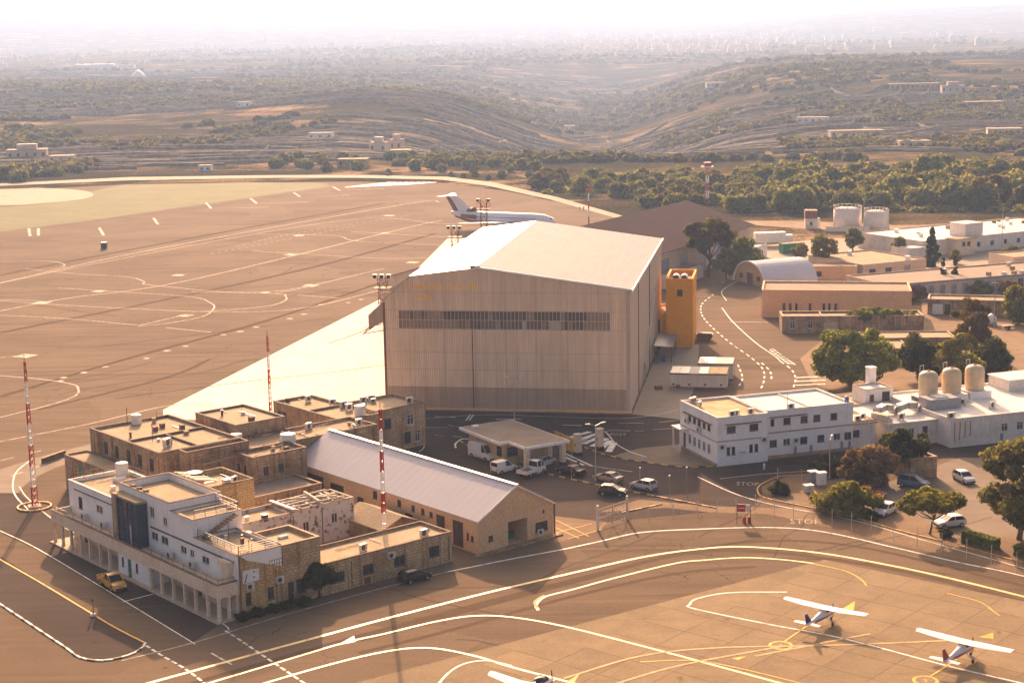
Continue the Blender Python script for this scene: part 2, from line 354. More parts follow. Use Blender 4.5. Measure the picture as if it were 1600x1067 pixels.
def sheet(name, pts, mat, z, world=False, curve=0, label=None):
    P = pts if world else gp(pts)
    if curve: P = smooth(P, curve, True)
    # face upwards
    ar = sum(P[i][0] * P[(i + 1) % len(P)][1] - P[(i + 1) % len(P)][0] * P[i][1] for i in range(len(P)))
    if ar < 0: P = P[::-1]
    import mathutils
    tri = mathutils.geometry.tessellate_polygon([[Vector((p[0], p[1], 0)) for p in P]])
    b = MB(); b.v = [(p[0], p[1], z) for p in P]
    for t in tri:
        a, c, d = (Vector(b.v[i]) for i in t)
        b.f.append(tuple(t) if (c - a).cross(d - a).z > 0 else tuple(reversed(t)))
    o = b.build(name, mat, None, uv=False); o['kind'] = 'structure'
    if label: o['label'] = label
    return o
_rn = 0
def ribbon(name, pts, w, mat, z=.012, world=False, curve=6, dash=None, label=None):
    global _rn
    _rn += 1; z = z + _rn * 1.2e-4                     # every strip lies a hair above the one before
    P = pts if world else gp(pts)
    P = [Vector((p[0], p[1], 0)) for p in P]
    if curve and len(P) > 2: P = smooth(P, curve)
    b = MB()
    L = [0]
    for i in range(1, len(P)): L.append(L[-1] + (P[i] - P[i - 1]).length)
    def at(s):
        for i in range(1, len(P)):
            if s <= L[i] or i == len(P) - 1:
                t = (s - L[i - 1]) / max(1e-6, L[i] - L[i - 1]); return P[i - 1].lerp(P[i], t), (P[i] - P[i - 1]).normalized()
    segs = [(0, L[-1])] if not dash else []
    if dash:
        s = 0
        while s < L[-1]: segs.append((s, min(L[-1], s + dash[0]))); s += dash[0] + dash[1]
    for a, e in segs:
        ks = [a] + [l for l in L if a + .01 < l < e - .01] + [e]; prev = None
        for s in ks:
            p, d = at(s); nrm = Vector((-d.y, d.x, 0)) * (w / 2); l, r = p + nrm, p - nrm
            if prev: b.quad((prev[1].x, prev[1].y, z), (r.x, r.y, z), (l.x, l.y, z), (prev[0].x, prev[0].y, z))
            prev = (l, r)
    o = b.build(name, mat, None, uv=False); o['kind'] = 'structure'
    if label: o['label'] = label
    return o
# ---- paved airfield, one sheet
sheet('airfield_tarmac', [(-1500, 1250), (3000, 1250), (3000, 640), (1750, 620), (1560, 570), (1420, 520), (1300, 470), (1190, 425), (1150, 400), (1050, 380), (985, 345), (900, 322), (780, 297), (700, 288), (560, 284), (200, 288), (0, 299), (-300, 310), (-1800, 345)], M['tarmac'], 0.0)
sheet('grass_infield', [(-900, 395), (-300, 378), (0, 362), (140, 345), (300, 322), (420, 305), (520, 291), (500, 286), (380, 285), (300, 287), (190, 289), (140, 300), (120, 312), (40, 322), (-100, 330), (-900, 350)], M['drygrass'], .004)
sheet('runway', [(-900, 306), (-100, 295), (200, 282), (420, 278), (560, 278), (690, 281), (760, 290), (860, 312), (960, 340), (975, 338), (870, 308), (770, 285), (700, 276.5), (560, 273.5), (420, 274), (200, 277), (0, 287), (-900, 299)], M['yardc'], .008)
sheet('turning_pad', [(-300, 325), (0, 321), (60, 318), (130, 311), (146, 303), (120, 297), (60, 294), (0, 296), (-300, 303)], M['yardc'], .012, curve=4)
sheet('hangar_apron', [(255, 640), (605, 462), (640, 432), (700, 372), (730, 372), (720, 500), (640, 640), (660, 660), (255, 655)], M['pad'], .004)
# ---- painted lines on the airfield
def lines(mat, w, group, **kw):
    for pts in group: ribbon('painted_line', pts, w, mat, **kw)
PW = M['paint']; PO = M['paint_worn']; PY = M['paint_yel']; PYW = M['paint_yel_worn']
# ---- tyre rubber and sealed cracks on the tarmac
M['rubber'] = worn('tyre_rubber_marks', (.125, .091, .062), (.15, .11, .074), .35, .65, .9, 1.0, 0.0); M['seal'] = worn('crack_sealant', (.085, .063, .043), (.14, .103, .07), .5, .7, .8, 1.0, 0.0)
rk = random.Random(21)
for (pts, w) in (([(560, 1000), (760, 945), (900, 908), (1060, 866), (1200, 862), (1400, 890), (1600, 940)], 1.0), ([(560, 1020), (700, 985), (900, 930), (1060, 895), (1180, 885)], .7), ([(300, 1067), (500, 1010), (760, 940), (1000, 880), (1150, 848), (1330, 852), (1600, 915)], .8), ([(0, 620), (200, 560), (420, 500), (600, 440)], 1.2), ([(0, 520), (250, 470), (500, 415), (680, 365)], 1.4), ([(60, 640), (260, 590), (330, 560)], .9), ([(0, 430), (300, 372), (600, 318)], 1.6)): ribbon('tyre_mark', pts, w, M['rubber'], .009)
for k in range(46):
    x, y = rk.uniform(-20, 640), rk.uniform(330, 640)
    if k > 22: x, y = rk.uniform(250, 1500), rk.uniform(835, 1000)
    if k > 22 and (y > 880 and x > 900): continue
    a = G(x, y); th = rk.choice([1.05, -.52, .56]) + rk.gauss(0, .12); L_ = rk.uniform(8, 30) * (1 if k > 22 else 2.2); pts = [a]; p = a
    for j in range(5): p = p + Vector((math.cos(th + rk.gauss(0, .18)), math.sin(th + rk.gauss(0, .18)), 0)) * (L_ / 5); pts.append(p)
    ribbon('crack_seal', pts, rk.uniform(.08, .16) * (1 if k > 22 else 2.2), M['seal'], .0105, world=True)
lines(PO, .55, [[(-100, 461), (0, 442), (250, 388), (640, 318), (690, 316)], [(-60, 498), (100, 467), (300, 437), (640, 355), (690, 345)]])
lines(PO, .4, [[(-60, 455), (170, 408), (420, 362), (560, 342), (620, 342), (680, 349), (720, 350)],
               [(0, 470), (120, 478), (330, 487), (470, 482), (600, 452)], [(-60, 490), (90, 497), (215, 508)], [(0, 468), (60, 470)],
               [(90, 450), (200, 457), (300, 464), (330, 474), (334, 482), (318, 494), (270, 504), (216, 510)],
               [(216, 509), (285, 493)], [(394, 392), (460, 396), (600, 404), (690, 402)], [(40, 420), (120, 428), (200, 433), (225, 440), (240, 446), (420, 456), (600, 420)],
               [(400, 366), (520, 368), (560, 377), (700, 384)], [(548, 362), (700, 371)], [(0, 409), (70, 408), (95, 411), (100, 416), (80, 421)],
               [(300, 456), (430, 459), (446, 463), (445, 470), (420, 478), (360, 484), (300, 487)], [(430, 458), (500, 446)], [(465, 461), (530, 466)],
               [(-40, 584), (60, 592), (112, 600), (122, 607), (118, 618), (80, 632), (0, 652)], [(0, 559), (40, 555)],
               [(-80, 708), (0, 690), (140, 662), (262, 634), (330, 634)], [(258, 512), (330, 519)]])
lines(PO, .35, [[(370, 385), (470, 363), (640, 337)], [(330, 397), (560, 352)]], dash=(1.2, 2.0))
lines(PO, .9, [[(322, 317), (330, 326), (420, 324)], [(391, 310), (401, 318), (480, 316)], [(459, 301), (469, 308), (545, 305)], [(520, 292), (531, 298), (600, 295)], [(155, 356), (162, 368)], [(60, 357), (60, 368)], [(240, 341), (247, 351)], [(45, 357), (47, 369)]], curve=0)
for k in range(9): ribbon('threshold_bar', [(540 + k * 11, 293 - k * .5), (610 + k * 9, 285)], 1.6, PW, .02, curve=0)
for (x, y, w) in [(65, 473, 16), (155, 455, 13), (279, 430, 12), (454, 398, 11), (608, 337, 11), (467, 368, 10), (602, 364, 8), (645, 410, 12), (415, 457, 8), (485, 446, 14), (290, 493, 14), (40, 556, 19), (131, 582, 7), (165, 573, 6), (229, 560, 6), (261, 548, 7), (290, 541, 6), (349, 523, 6), (375, 518, 7), (400, 511, 6), (453, 498, 6), (475, 491, 6), (502, 476, 6), (544, 473, 5), (564, 468, 5), (100, 590, 7), (95, 595, 6)]:
    c = G(x, y); r = (G(x + w, y) - c).length; a = rnd.uniform(.3, .6)
    sheet('stand_mark', [c + Vector((math.cos(a + q) * r, math.sin(a + q) * r, 0)) for q in (0, math.pi / 2, math.pi, -math.pi / 2)], PO, .016, world=True)
# ---- near apron lines
M['paint_cream'] = worn('taxi_line_paint', (.80, .60, .27), (.16, .118, .082), .52, .64, .75, .5, .2); PC = M['paint_cream']
lines(PW, .34, [[(700, 893), (800, 873), (880, 858), (940, 845), (1000, 832), (1080, 827), (1203, 824), (1288, 831), (1405, 857), (1500, 879), (1600, 900), (1800, 955)]], z=.014)
lines(PC, .5, [[(150, 1090), (232, 1067), (400, 1021), (500, 994), (600, 967), (764, 925), (894, 895), (1000, 871), (1080, 859), (1161, 854), (1275, 863), (1380, 881), (1470, 900), (1600, 932), (1800, 985)]], z=.014)
lines(PC, .36, [[(250, 1090), (326, 1067), (400, 1045), (530, 1006), (600, 990), (680, 971), (740, 962), (800, 964), (880, 978), (1000, 1008), (1120, 1040), (1260, 1078)],
               [(370, 1080), (500, 1042), (600, 1018), (670, 1012), (740, 1024), (800, 1042), (900, 1068)],
               [(841, 953), (838, 944), (852, 932), (894, 921), (960, 903), (1055, 880), (1100, 875), (1161, 871), (1220, 874), (1272, 880)]], z=.016)
sheet('taxi_arrow', [(526, 1008), (553, 993), (556, 1002)], PC, .018)
lines(PW, .28, [[(1600, 1068), (1480, 1040), (1320, 998), (1200, 975), (1085, 951), (1078, 944), (1090, 935), (1140, 926), (1230, 925)], [(680, 1075), (700, 1052), (725, 1037), (760, 1032), (800, 1040)]], z=.03)
lines(PY, .2, [[(1000, 1034), (1080, 1032), (1160, 1045), (1320, 1085)], [(1270, 881), (1320, 892), (1345, 905), (1354, 915)], [(1480, 927), (1530, 940), (1552, 955), (1562, 962)]], z=.034)
lines(PYW, .35, [[(840, 950), (836, 940), (850, 930)], [(880, 1060), (1000, 1025), (1120, 1012), (1300, 1008), (1500, 1000)], [(940, 1075), (1060, 1040), (1220, 1010)], [(1180, 1025), (1360, 990)]], z=.03)
# ---- roads round the terminal
lines(PW, .16, [[(30, 760), (45, 780), (95, 820), (165, 858), (250, 910), (345, 972), (358, 984)], [(0, 829), (60, 858), (190, 936), (305, 1006)], [(192, 940), (239, 928)]], z=.014)
lines(PW, .28, [[(228, 1008), (250, 1022), (290, 1045), (330, 1075)], [(352, 985), (380, 1003), (420, 1030), (480, 1070)]], dash=(1.0, .45), z=.014)
lines(PW, .2, [[(330, 1020), (362, 1038)], [(46, 720), (24, 740), (22, 770), (48, 800)]], z=.014)
lines(PO, .24, [[(190, 1032), (305, 1003), (440, 962), (600, 918), (700, 893)]], z=.014)
lines(PY, .22, [[(-10, 868), (60, 908), (130, 950), (180, 980), (225, 1003)]], z=.014)
lines(PO, .3, [[(-20, 757), (60, 729), (150, 702)], [(0, 720), (80, 700)]], z=.014, dash=(2.5, 2.5))
# ---- road in front of the hangar and the gate
lines(PW, .14, [[(655, 655), (760, 648), (860, 651), (960, 654), (1012, 650), (1062, 640)], [(652, 668), (700, 668)], [(700, 664), (718, 667), (790, 668)], [(905, 692), (945, 674), (985, 673)], [(1020, 671), (1062, 669)], [(875, 712), (915, 726), (988, 737)], [(1030, 660), (1063, 656)], [(966, 661), (1006, 661)]], z=.014)
lines(PW, .14, [[(992, 674), (1018, 672)], [(652, 678), (740, 684)]], z=.014, dash=(1.5, 1.5))
lines(PW, .3, [[(680, 651), (712, 652)], [(775, 655), (815, 655)], [(878, 664), (910, 665)]], z=.014, curve=0)
ribbon('give_way_mark', [(728, 657), (735, 648)], .25, PW, .014); ribbon('give_way_mark', [(733, 657), (740, 648)], .25, PW, .014)
lines(PW, .2, [[(1135, 470), (1128, 455), (1150, 440), (1160, 430)]], z=.014)
lines(PW, .25, [[(1128, 481), (1145, 503), (1180, 535), (1210, 556), (1220, 565)], [(1140, 503), (1200, 504)]], z=.014)
lines(PW, .3, [[(1115, 460), (1097, 475), (1096, 490), (1108, 507), (1140, 535), (1175, 560), (1192, 577), (1194, 593), (1188, 610)], [(1190, 567), (1203, 580), (1206, 595)], [(1153, 570), (1160, 590), (1155, 603)], [(1220, 565), (1237, 578), (1243, 592), (1240, 605)]], dash=(2.2, 2.0), z=.014)
for k in range(7):
    f = (k + .5) / 7; ribbon('crossing_bar', [(1204 + f * 29, 547.5 + f * 21), (1210 + f * 33, 546 + f * 24)], .5, PW, .016)
ribbon('painted_line', [(1203, 547), (1208, 545), (1243, 570)], .2, PW, .016, curve=0); ribbon('painted_line', [(1203, 547), (1232, 569), (1243, 570)], .2, PW, .016, curve=0)
for k in range(3): ribbon('hatched_mark', [(1244, 590 + k * 6), (1290, 588 + k * 6)], .6, PW, .014)
ribbon('painted_line', [(1090, 745), (1150, 772), (1215, 790), (1330, 812), (1450, 846), (1600, 888), (1800, 950)], .22, PW, .02)
ribbon('painted_line', [(1125, 748), (1190, 741), (1260, 736)], .14, PW, .014)
# ---- words painted on the road
def words(name, text, mat, c, ux, uy, size, z=.02):
    o = bpy.data.objects.new(name, text_mesh(name, text, 1.0, mat, 0, True)); COL.objects.link(o)
    o.matrix_world = Matrix(((ux.x * size, uy.x * size, 0, c.x), (ux.y * size, uy.y * size, 0, c.y), (0, 0, 1, z), (0, 0, 0, 1)))
    return o
for (x, y, s) in ((965, 678, 1.1), (1168, 756, 1.3), (1258, 815, 1.6)):
    c = G(x, y); o = words('stop_word', 'STOP', PO, c, Vector((1, -.15, 0)) * (-1 if x == 965 else 1), Vector((.4, 1.9, 0)) * (-1 if x == 965 else 1), s); o['kind'] = 'structure'
# ---- concrete slabs of the light aircraft apron
e0, e1 = G(1296, 876), G(1593, 938); bd = (e1 - e0).normalized(); ad = Vector((-bd.y, bd.x, 0))
L0, L1 = G(600, 1055), G(1160, 908); ld = (L1 - L0).normalized()
base = sheet('light_aircraft_apron', [e0, e0 + bd * 90, e0 + bd * 90 - ad * 130, L0 - ld * 90 - ad * 60, L0 - ld * 90], M['joint'], .006, world=True)
SW, SD, GAP = 5.4, 5.0, .07
sm = MB(); sm.box(0, SW - GAP, -(SD - GAP), 0, -.02, .014); slab_me = sm.mesh('slab', M['apron'])
def left_of(p):   # on the concrete side of the slanted asphalt edge
    return (p.x - L0.x) * ld.y - (p.y - L0.y) * ld.x > 0
ns = 0
for j in range(24):
    for i in range(-26, 18):
        p = e0 + bd * (i * SW) - ad * (j * SD)
        cs = [p, p + bd * SW, p + bd * SW - ad * SD, p - ad * SD]
        ins = [left_of(c) for c in cs]
        if not any(ins): continue
        ctr = p + bd * (SW / 2) - ad * (SD / 2)
        if ctr.y < 118 or abs(ctr.x) > ctr.y * .42 + 8: continue
        if all(ins):
            o = inst('slab', slab_me, base, (p.x, p.y, .006), math.atan2(bd.y, bd.x)); ns += 1
        else:
            poly = []
            for a in range(4):
                c, d = cs[a], cs[(a + 1) % 4]
                if ins[a]: poly.append(c)
                if ins[a] != ins[(a + 1) % 4]:
                    f = lambda q: (q.x - L0.x) * ld.y - (q.y - L0.y) * ld.x
                    t = f(c) / (f(c) - f(d)); poly.append(c.lerp(d, t))
            if len(poly) > 2: 
                ar = sum(poly[k].x * poly[(k + 1) % len(poly)].y - poly[(k + 1) % len(poly)].x * poly[k].y for k in range(len(poly)))
                if ar < 0: poly = poly[::-1]
                MB().prism([(q.x, q.y) for q in poly], 0, .02).build('slab', M['apron'], base)
# ---- stand circles and arrows on the apron
def disc_ring(name, c, r0, r1, mat, z, k=28):
    b = MB()
    for i in range(k):
        t0, t1 = 2 * math.pi * i / k, 2 * math.pi * (i + 1) / k
        b.quad((c.x + r0 * math.cos(t0), c.y + r0 * math.sin(t0), z), (c.x + r1 * math.cos(t0), c.y + r1 * math.sin(t0), z), (c.x + r1 * math.cos(t1), c.y + r1 * math.sin(t1), z), (c.x + r0 * math.cos(t1), c.y + r0 * math.sin(t1), z))
    o = b.build(name, mat, None, uv=False); o['kind'] = 'structure'; return o
for (x, y, txt) in ((1220, 1008, '2'), (1446, 1063, '3')):
    c = G(x, y); disc_ring('stand_circle', c, 0.95, 1.25, PY, .032); disc_ring('stand_circle', c, .0, .72, M['joint'], .031)
    o = words('stand_number', txt, PY, c, Vector((1, 0, 0)), Vector((0, 1, 0)), .9, .036); o['kind'] = 'structure'
for a, b2 in (((1226, 1002), (1275, 968)), ((1452, 1058), (1495, 1030))): ribbon('lead_in_line', [a, b2], .22, PY, .033)
for (pts) in ([(1316, 951), (1336, 939), (1334, 953)], [(1530, 995), (1552, 988), (1552, 998)], [(885, 1066), (907, 1051), (897, 1066)], [(1143, 1028), (1166, 1025), (1153, 1031)]):
    sheet('stand_arrow', pts, PY, .033)
# ================================================================== BUILDING KIT
M['stone'] = stone('limestone', (.58, .42, .245), (.49, .34, .19), (.24, .145, .08), stain_amt=.75)
M['stone_old'] = stone('weathered_limestone', (.52, .365, .215), (.41, .275, .16), (.15, .092, .055), stain_amt=.85)
M['stone_peel'] = stone('peeling_whitewashed_stone', (.36, .24, .15), (.30, .19, .12), (.2, .13, .09), white=(.66, .60, .55), stain_amt=.4)
M['gold'] = stone('golden_limestone', (.60, .42, .20), (.50, .335, .155), (.28, .165, .07), stain_amt=.4)
M['white'] = render_wall('white_render', (.82, .80, .80), (.5, .43, .38), .35)
M['white2'] = render_wall('grubby_white_render', (.72, .67, .62), (.42, .33, .26), .5)
M['cream'] = render_wall('cream_render', (.70, .57, .44), (.38, .27, .17), .4)
M['tan'] = render_wall('tan_render', (.66, .44, .25), (.50, .32, .18), .35)
M['orange'] = render_wall('orange_render', (.86, .36, .012), (.72, .29, .012), .3)
M['beige'] = render_wall('beige_render', (.56, .44, .34), (.36, .26, .19), .45)
M['roof'] = roofing('sandy_roof_screed', (.42, .335, .225), (.30, .23, .15))
M['roof_dark'] = roofing('old_grey_roof', (.33, .27, .21), (.22, .17, .13))
M['roof_white'] = roofing('white_painted_roof', (.80, .78, .74), (.62, .54, .45), .5)
M['roof_rust'] = roofing('stained_ochre_roof', (.60, .45, .28), (.42, .25, .11), .8)
M['cope'] = plain('coping', (.36, .25, .155), .9, 0, .3, .9)
M['cope_dark'] = plain('dark_coping', (.13, .085, .055), .9, 0, .35, .9)
M['glass'] = glassy('window_glass'); M['glass_brown'] = glassy('dusty_window_glass', (.07, .05, .035)); M['glass_blue'] = glassy('blue_glass', (.02, .04, .06))
M['frame_w'] = plain('pale_window_frame', (.62, .58, .52), .6); M['frame_d'] = plain('dark_window_frame', (.09, .07, .055), .6)
M['green'] = plain('green_door_paint', (.02, .17, .10), .5); M['dark'] = plain('dark_metal', (.05, .045, .04), .5, .3); M['brown'] = plain('brown_wood', (.14, .075, .035), .7)
M['steel'] = plain('galvanised_steel', (.42, .41, .40), .45, .7); M['acw'] = plain('air_conditioner_casing', (.62, .58, .53), .55); M['acg'] = plain('air_conditioner_grille', (.06, .055, .05), .6)
M['pipe'] = plain('drain_pipe', (.16, .09, .055), .7); M['tankw'] = plain('white_tank', (.74, .71, .66), .5); M['grey'] = plain('grey_sheet', (.26, .27, .30), .5, .2)
M['red'] = plain('red_paint', (.42, .03, .02), .5); M['wht'] = plain('white_paint', (.78, .76, .74), .45); M['rust'] = plain('rusty_steel', (.20, .085, .04), .8, .2, .3)
M['sign'] = plain('white_sign_face', (.70, .70, .74), .4); M['navy'] = plain('navy_paint', (.02, .03, .12), .5)
_wc = {}
def win_mesh(w, h, kind):
    k = (round(w, 2), round(h, 2), kind)
    if k in _wc: return _wc[k]
    fr = M['frame_w'] if kind in ('w', 'w2', 'wb') else M['frame_d']
    b = MB(); t = min(.07, w * .08)
    b.box(0, t, .02, .10, 0, h); b.box(w - t, w, .02, .10, 0, h); b.box(t, w - t, .02, .10, 0, t); b.box(t, w - t, .02, .10, h - t, h)
    if w > .7 and kind != 'p': b.box(w / 2 - t / 2, w / 2 + t / 2, .025, .095, t, h - t)
    if kind in ('w2', 'd2'): b.box(t, w - t, .03, .09, h * .68, h * .68 + t * .8)
    b.box(-.06, w + .06, -.06, .06, -.08, -.005)          # sill
    f = b.mesh('window', fr)
    p = MB().box(t * .5, w - t * .5, .11, .13, t * .5, h - t * .5).mesh('pane', M['glass_brown'] if kind in ('wb', 'db') else M['glass'])
    _wc[k] = (f, p); return _wc[k]
_dc = {}
def door_mesh(w, h, mat):
    k = (round(w, 2), round(h, 2), mat.name)
    if k not in _dc:
        b = MB(); b.box(0, w, .10, .14, 0, h); b.box(.08, w - .08, .085, .10, h * .08, h * .45); b.box(.08, w - .08, .085, .10, h * .52, h * .94)
        _dc[k] = (b.mesh('door', mat), MB().box(w - .16, w - .10, .03, .08, h * .44, h * .52).mesh('handle', M['steel']))
    return _dc[k]
def facade(mb, p0, p1, z0, z1, ops, depth=.16):
    'one wall face from p0 to p1 (outside on the right) with real openings and reveals'
    p0, p1 = Vector((p0[0], p0[1], 0)), Vector((p1[0], p1[1], 0)); d = p1 - p0; L = d.length; d.normalize(); inn = Vector((-d.y, d.x, 0))
    P = lambda a, z, k=0.0: tuple(p0 + d * a + inn * k + Vector((0, 0, z)))
    xs = sorted({0.0, L, *[o[0] for o in ops], *[o[1] for o in ops]}); zs = sorted({z0, z1, *[o[2] for o in ops], *[o[3] for o in ops]})
    for i in range(len(xs) - 1):
        for j in range(len(zs) - 1):
            cx, cz = (xs[i] + xs[i + 1]) / 2, (zs[j] + zs[j + 1]) / 2
            if any(o[0] < cx < o[1] and o[2] < cz < o[3] for o in ops): continue
            mb.quad(P(xs[i], zs[j]), P(xs[i + 1], zs[j]), P(xs[i + 1], zs[j + 1]), P(xs[i], zs[j + 1]))
    for o in ops:
        a, b, c, e = o[:4]; k = o[5] if len(o) > 5 else depth
        mb.quad(P(a, c), P(a, e), P(a, e, k), P(a, c, k)); mb.quad(P(b, e), P(b, c), P(b, c, k), P(b, e, k))
        mb.quad(P(a, e), P(b, e), P(b, e, k), P(a, e, k)); mb.quad(P(b, c), P(a, c), P(a, c, k), P(b, c, k))
        if k > .5: mb.quad(P(a, c, k), P(b, c, k), P(b, e, k), P(a, e, k))
    return p0, d
def fill(parent, p0, d, ops):
    rz = math.atan2(d.y, d.x)
    for o in ops:
        kind = o[4] if len(o) > 4 else 'w'; a, b, c, e = o[:4]; loc = p0 + d * a + Vector((0, 0, c))
        if kind == 'open': continue
        if kind in ('green', 'dark', 'brown', 'steel', 'wht', 'rust', 'grey', 'navy'):
            f, p = door_mesh(b - a, e - c, M[kind]); w = inst('door', f, parent, loc, rz); inst('handle', p, w)
        else:
            f, p = win_mesh(b - a, e - c, kind); w = inst('window', f, parent, loc, rz); inst('pane', p, w)
class Bld:
    'a building: an Empty at its near corner with walls, roofs, windows as parts; coordinates are those of its frame'
    def __init__(s, name, label, fr, x, y, cat='building', group=None, z=0):
        s.e = thing(name, label, cat, fr.w(x, y, z), fr.a, group); s.x, s.y, s.z = x, y, z; s.fr = fr
    def L(s, x, y, z=0): return (x - s.x, y - s.y, z - s.z)
    def block(s, x0, x1, y0, y1, z0, z1, wall, roof, par=.45, pw=.22, S=(), W=(), E=(), N=(), wname='wall', cope=None, over=0):
        X0, Y0, _ = s.L(x0, y0); X1, Y1, _ = s.L(x1, y1); z0 -= s.z; z1 -= s.z
        ad = lambda ops, o: [(q[0] - o, q[1] - o, q[2] - s.z, q[3] - s.z, *q[4:]) for q in ops]
        b = MB(); fl = []
        S = ad(S, x0); N = [(x1 - q[1], x1 - q[0], q[2] - s.z, q[3] - s.z, *q[4:]) for q in N]
        E = ad(E, y0); W = [(y1 - q[1], y1 - q[0], q[2] - s.z, q[3] - s.z, *q[4:]) for q in W]
        for a, c, ops in (((X0, Y0), (X1, Y0), S), ((X1, Y0), (X1, Y1), E), ((X1, Y1), (X0, Y1), N), ((X0, Y1), (X0, Y0), W)):
            fl.append((*facade(b, a, c, z0, z1, ops), ops))
        zr = z1 - par
        if par > 0:
            i0, i1, j0, j1 = X0 + pw, X1 - pw, Y0 + pw, Y1 - pw
            for q in (((i0, j0), (i1, j0)), ((i1, j0), (i1, j1)), ((i1, j1), (i0, j1)), ((i0, j1), (i0, j0))):
                b.quad((*q[1], zr), (*q[0], zr), (*q[0], z1), (*q[1], z1))
        w = b.build(wname, wall, s.e)
        r = MB()
        if par > 0: r.quad((X0 + pw, Y0 + pw, zr), (X1 - pw, Y0 + pw, zr), (X1 - pw, Y1 - pw, zr), (X0 + pw, Y1 - pw, zr))
        else: r.box(X0 - over, X1 + over, Y0 - over, Y1 + over, z1, z1 + .18)
        ro = r.build('roof', roof, s.e)
        if par > 0:
            c = MB(); o = .05
            for bx in ((X0 - o, X1 + o, Y0 - o, Y0 + pw + o), (X0 - o, X1 + o, Y1 - pw - o, Y1 + o), (X0 - o, X0 + pw + o, Y0 + pw + o, Y1 - pw - o), (X1 - pw - o, X1 + o, Y0 + pw + o, Y1 - pw - o)):
                c.box(*bx, z1, z1 + .09)
            c.build('coping', cope or M['cope'], s.e)
        for f in fl: fill(s.e, *f)
        return ro
    def gable(s, x0, x1, y0, y1, z0, ze, zr, wall, roof, S=(), W=(), E=(), sheets=None, over=.3, axis='y', xr=None):
        'a pitched roof, ridge along y'
        X0, Y0, _ = s.L(x0, y0); X1, Y1, _ = s.L(x1, y1); z0 -= s.z; ze -= s.z; zr -= s.z; xm = (X0 + X1) / 2 if xr is None else xr - s.x
        b = MB(); fl = []
        S = [(q[0] - x0, q[1] - x0, q[2], q[3], *q[4:]) for q in S]; E = [(q[0] - y0, q[1] - y0, q[2], q[3], *q[4:]) for q in E]; W = [(y1 - q[1], y1 - q[0], q[2], q[3], *q[4:]) for q in W]
        for a, c, ops in (((X0, Y0), (X1, Y0), S), ((X1, Y0), (X1, Y1), E), ((X1, Y1), (X0, Y1), ()), ((X0, Y1), (X0, Y0), W)): fl.append((*facade(b, a, c, z0, ze, ops), ops))
        b.quad((X0, Y0, ze), (X1, Y0, ze), (xm, Y0, zr)); b.quad((X1, Y1, ze), (X0, Y1, ze), (xm, Y1, zr))
        b.build('wall', wall, s.e)
        th = .12
        def slope(xa, za, xb, zb, n, nm, flip):
            # n sheets side by side, each proud of the next joint
            for i in range(n):
                ya = Y0 - over + (Y1 - Y0 + 2 * over) * i / n; yb = Y0 - over + (Y1 - Y0 + 2 * over) * (i + 1) / n - (.025 if n > 1 else 0)
                r = MB(); q = [(xa, za), (xb, zb), (xb, zb + th), (xa, za + th)]
                if flip: q = q[::-1]
                r.extr(q, ya, yb); r.build(nm, roof, s.e)
        k = (zr - ze) / (xm - X0); k2 = (zr - ze) / (X1 - xm)
        n = sheets or 1; nm = 'roof_sheet' if sheets else 'roof'
        slope(X0 - over, ze - k * over, xm, zr, n, nm, False); slope(xm, zr, X1 + over, ze - k2 * over, n, nm, False)
        for f in fl: fill(s.e, *f)
    def part(s, name, mb, mat, parent=None, smooth=False):
        return mb.build(name, mat, parent or s.e, smooth)
    def fbox(s, name, mat, *boxes, parent=None):
        'box parts given in frame coordinates, one object each'
        for q in boxes:
            MB().box(q[0] - s.x, q[1] - s.x, q[2] - s.y, q[3] - s.y, q[4] - s.z, q[5] - s.z).build(name, mat, parent or s.e)
    def ac(s, x, y, z, yaw=0, sc=1.0, wall=None):
        'an air conditioner bolted to the roof or a wall'
        if 'ac' not in _dc:
            b = MB(); b.box(-.45, .45, -.18, .18, .12, .82); b.box(-.38, -.28, -.15, .15, 0, .12); b.box(.28, .38, -.15, .15, 0, .12)
            g2 = MB(); g2.tube((-.12, -.181, .47), (-.12, -.20, .47), .28, k=14)
            _dc['ac'] = (b.mesh('air_conditioner', M['acw']), g2.mesh('fan_grille', M['acg']))
        o = inst('air_conditioner', _dc['ac'][0], s.e, s.L(x, y, z), yaw, (sc, sc, sc)); inst('fan_grille', _dc['ac'][1], o); return o
    def vent(s, x, y, z, w=.5, h=.6, mat=None):
        b = MB().box(-w / 2, w / 2, -w / 2, w / 2, 0, h); b.box(-w / 2 - .06, w / 2 + .06, -w / 2 - .06, w / 2 + .06, h, h + .08)
        return b.build('roof_vent', mat or M['cope'], s.e, loc=s.L(x, y, z))
    def rail(s, pts, h=1.0, mat=None, step=1.4, bars=2, w=.045):
        b = MB(); P = [Vector(s.L(*p)) for p in pts]
        for i in range(len(P) - 1):
            a, c = P[i], P[i + 1]; n = max(1, int((c - a).length / step))
            for k in range(n + 1): q = a.lerp(c, k / n); b.bar(q, q + Vector((0, 0, h)), w)
            for j in range(bars): zz = Vector((0, 0, h * (j + 1) / bars)); b.bar(a + zz, c + zz, w)
        return b.build('railing', mat or M['dark'], s.e)
    def pipe(s, pts, r=.06, mat=None, name='pipe'):
        b = MB(); P = [Vector(s.L(*p)) for p in pts]
        for i in range(len(P) - 1): b.tube(P[i], P[i + 1], r, k=6)
        return b.build(name, mat or M['pipe'], s.e)
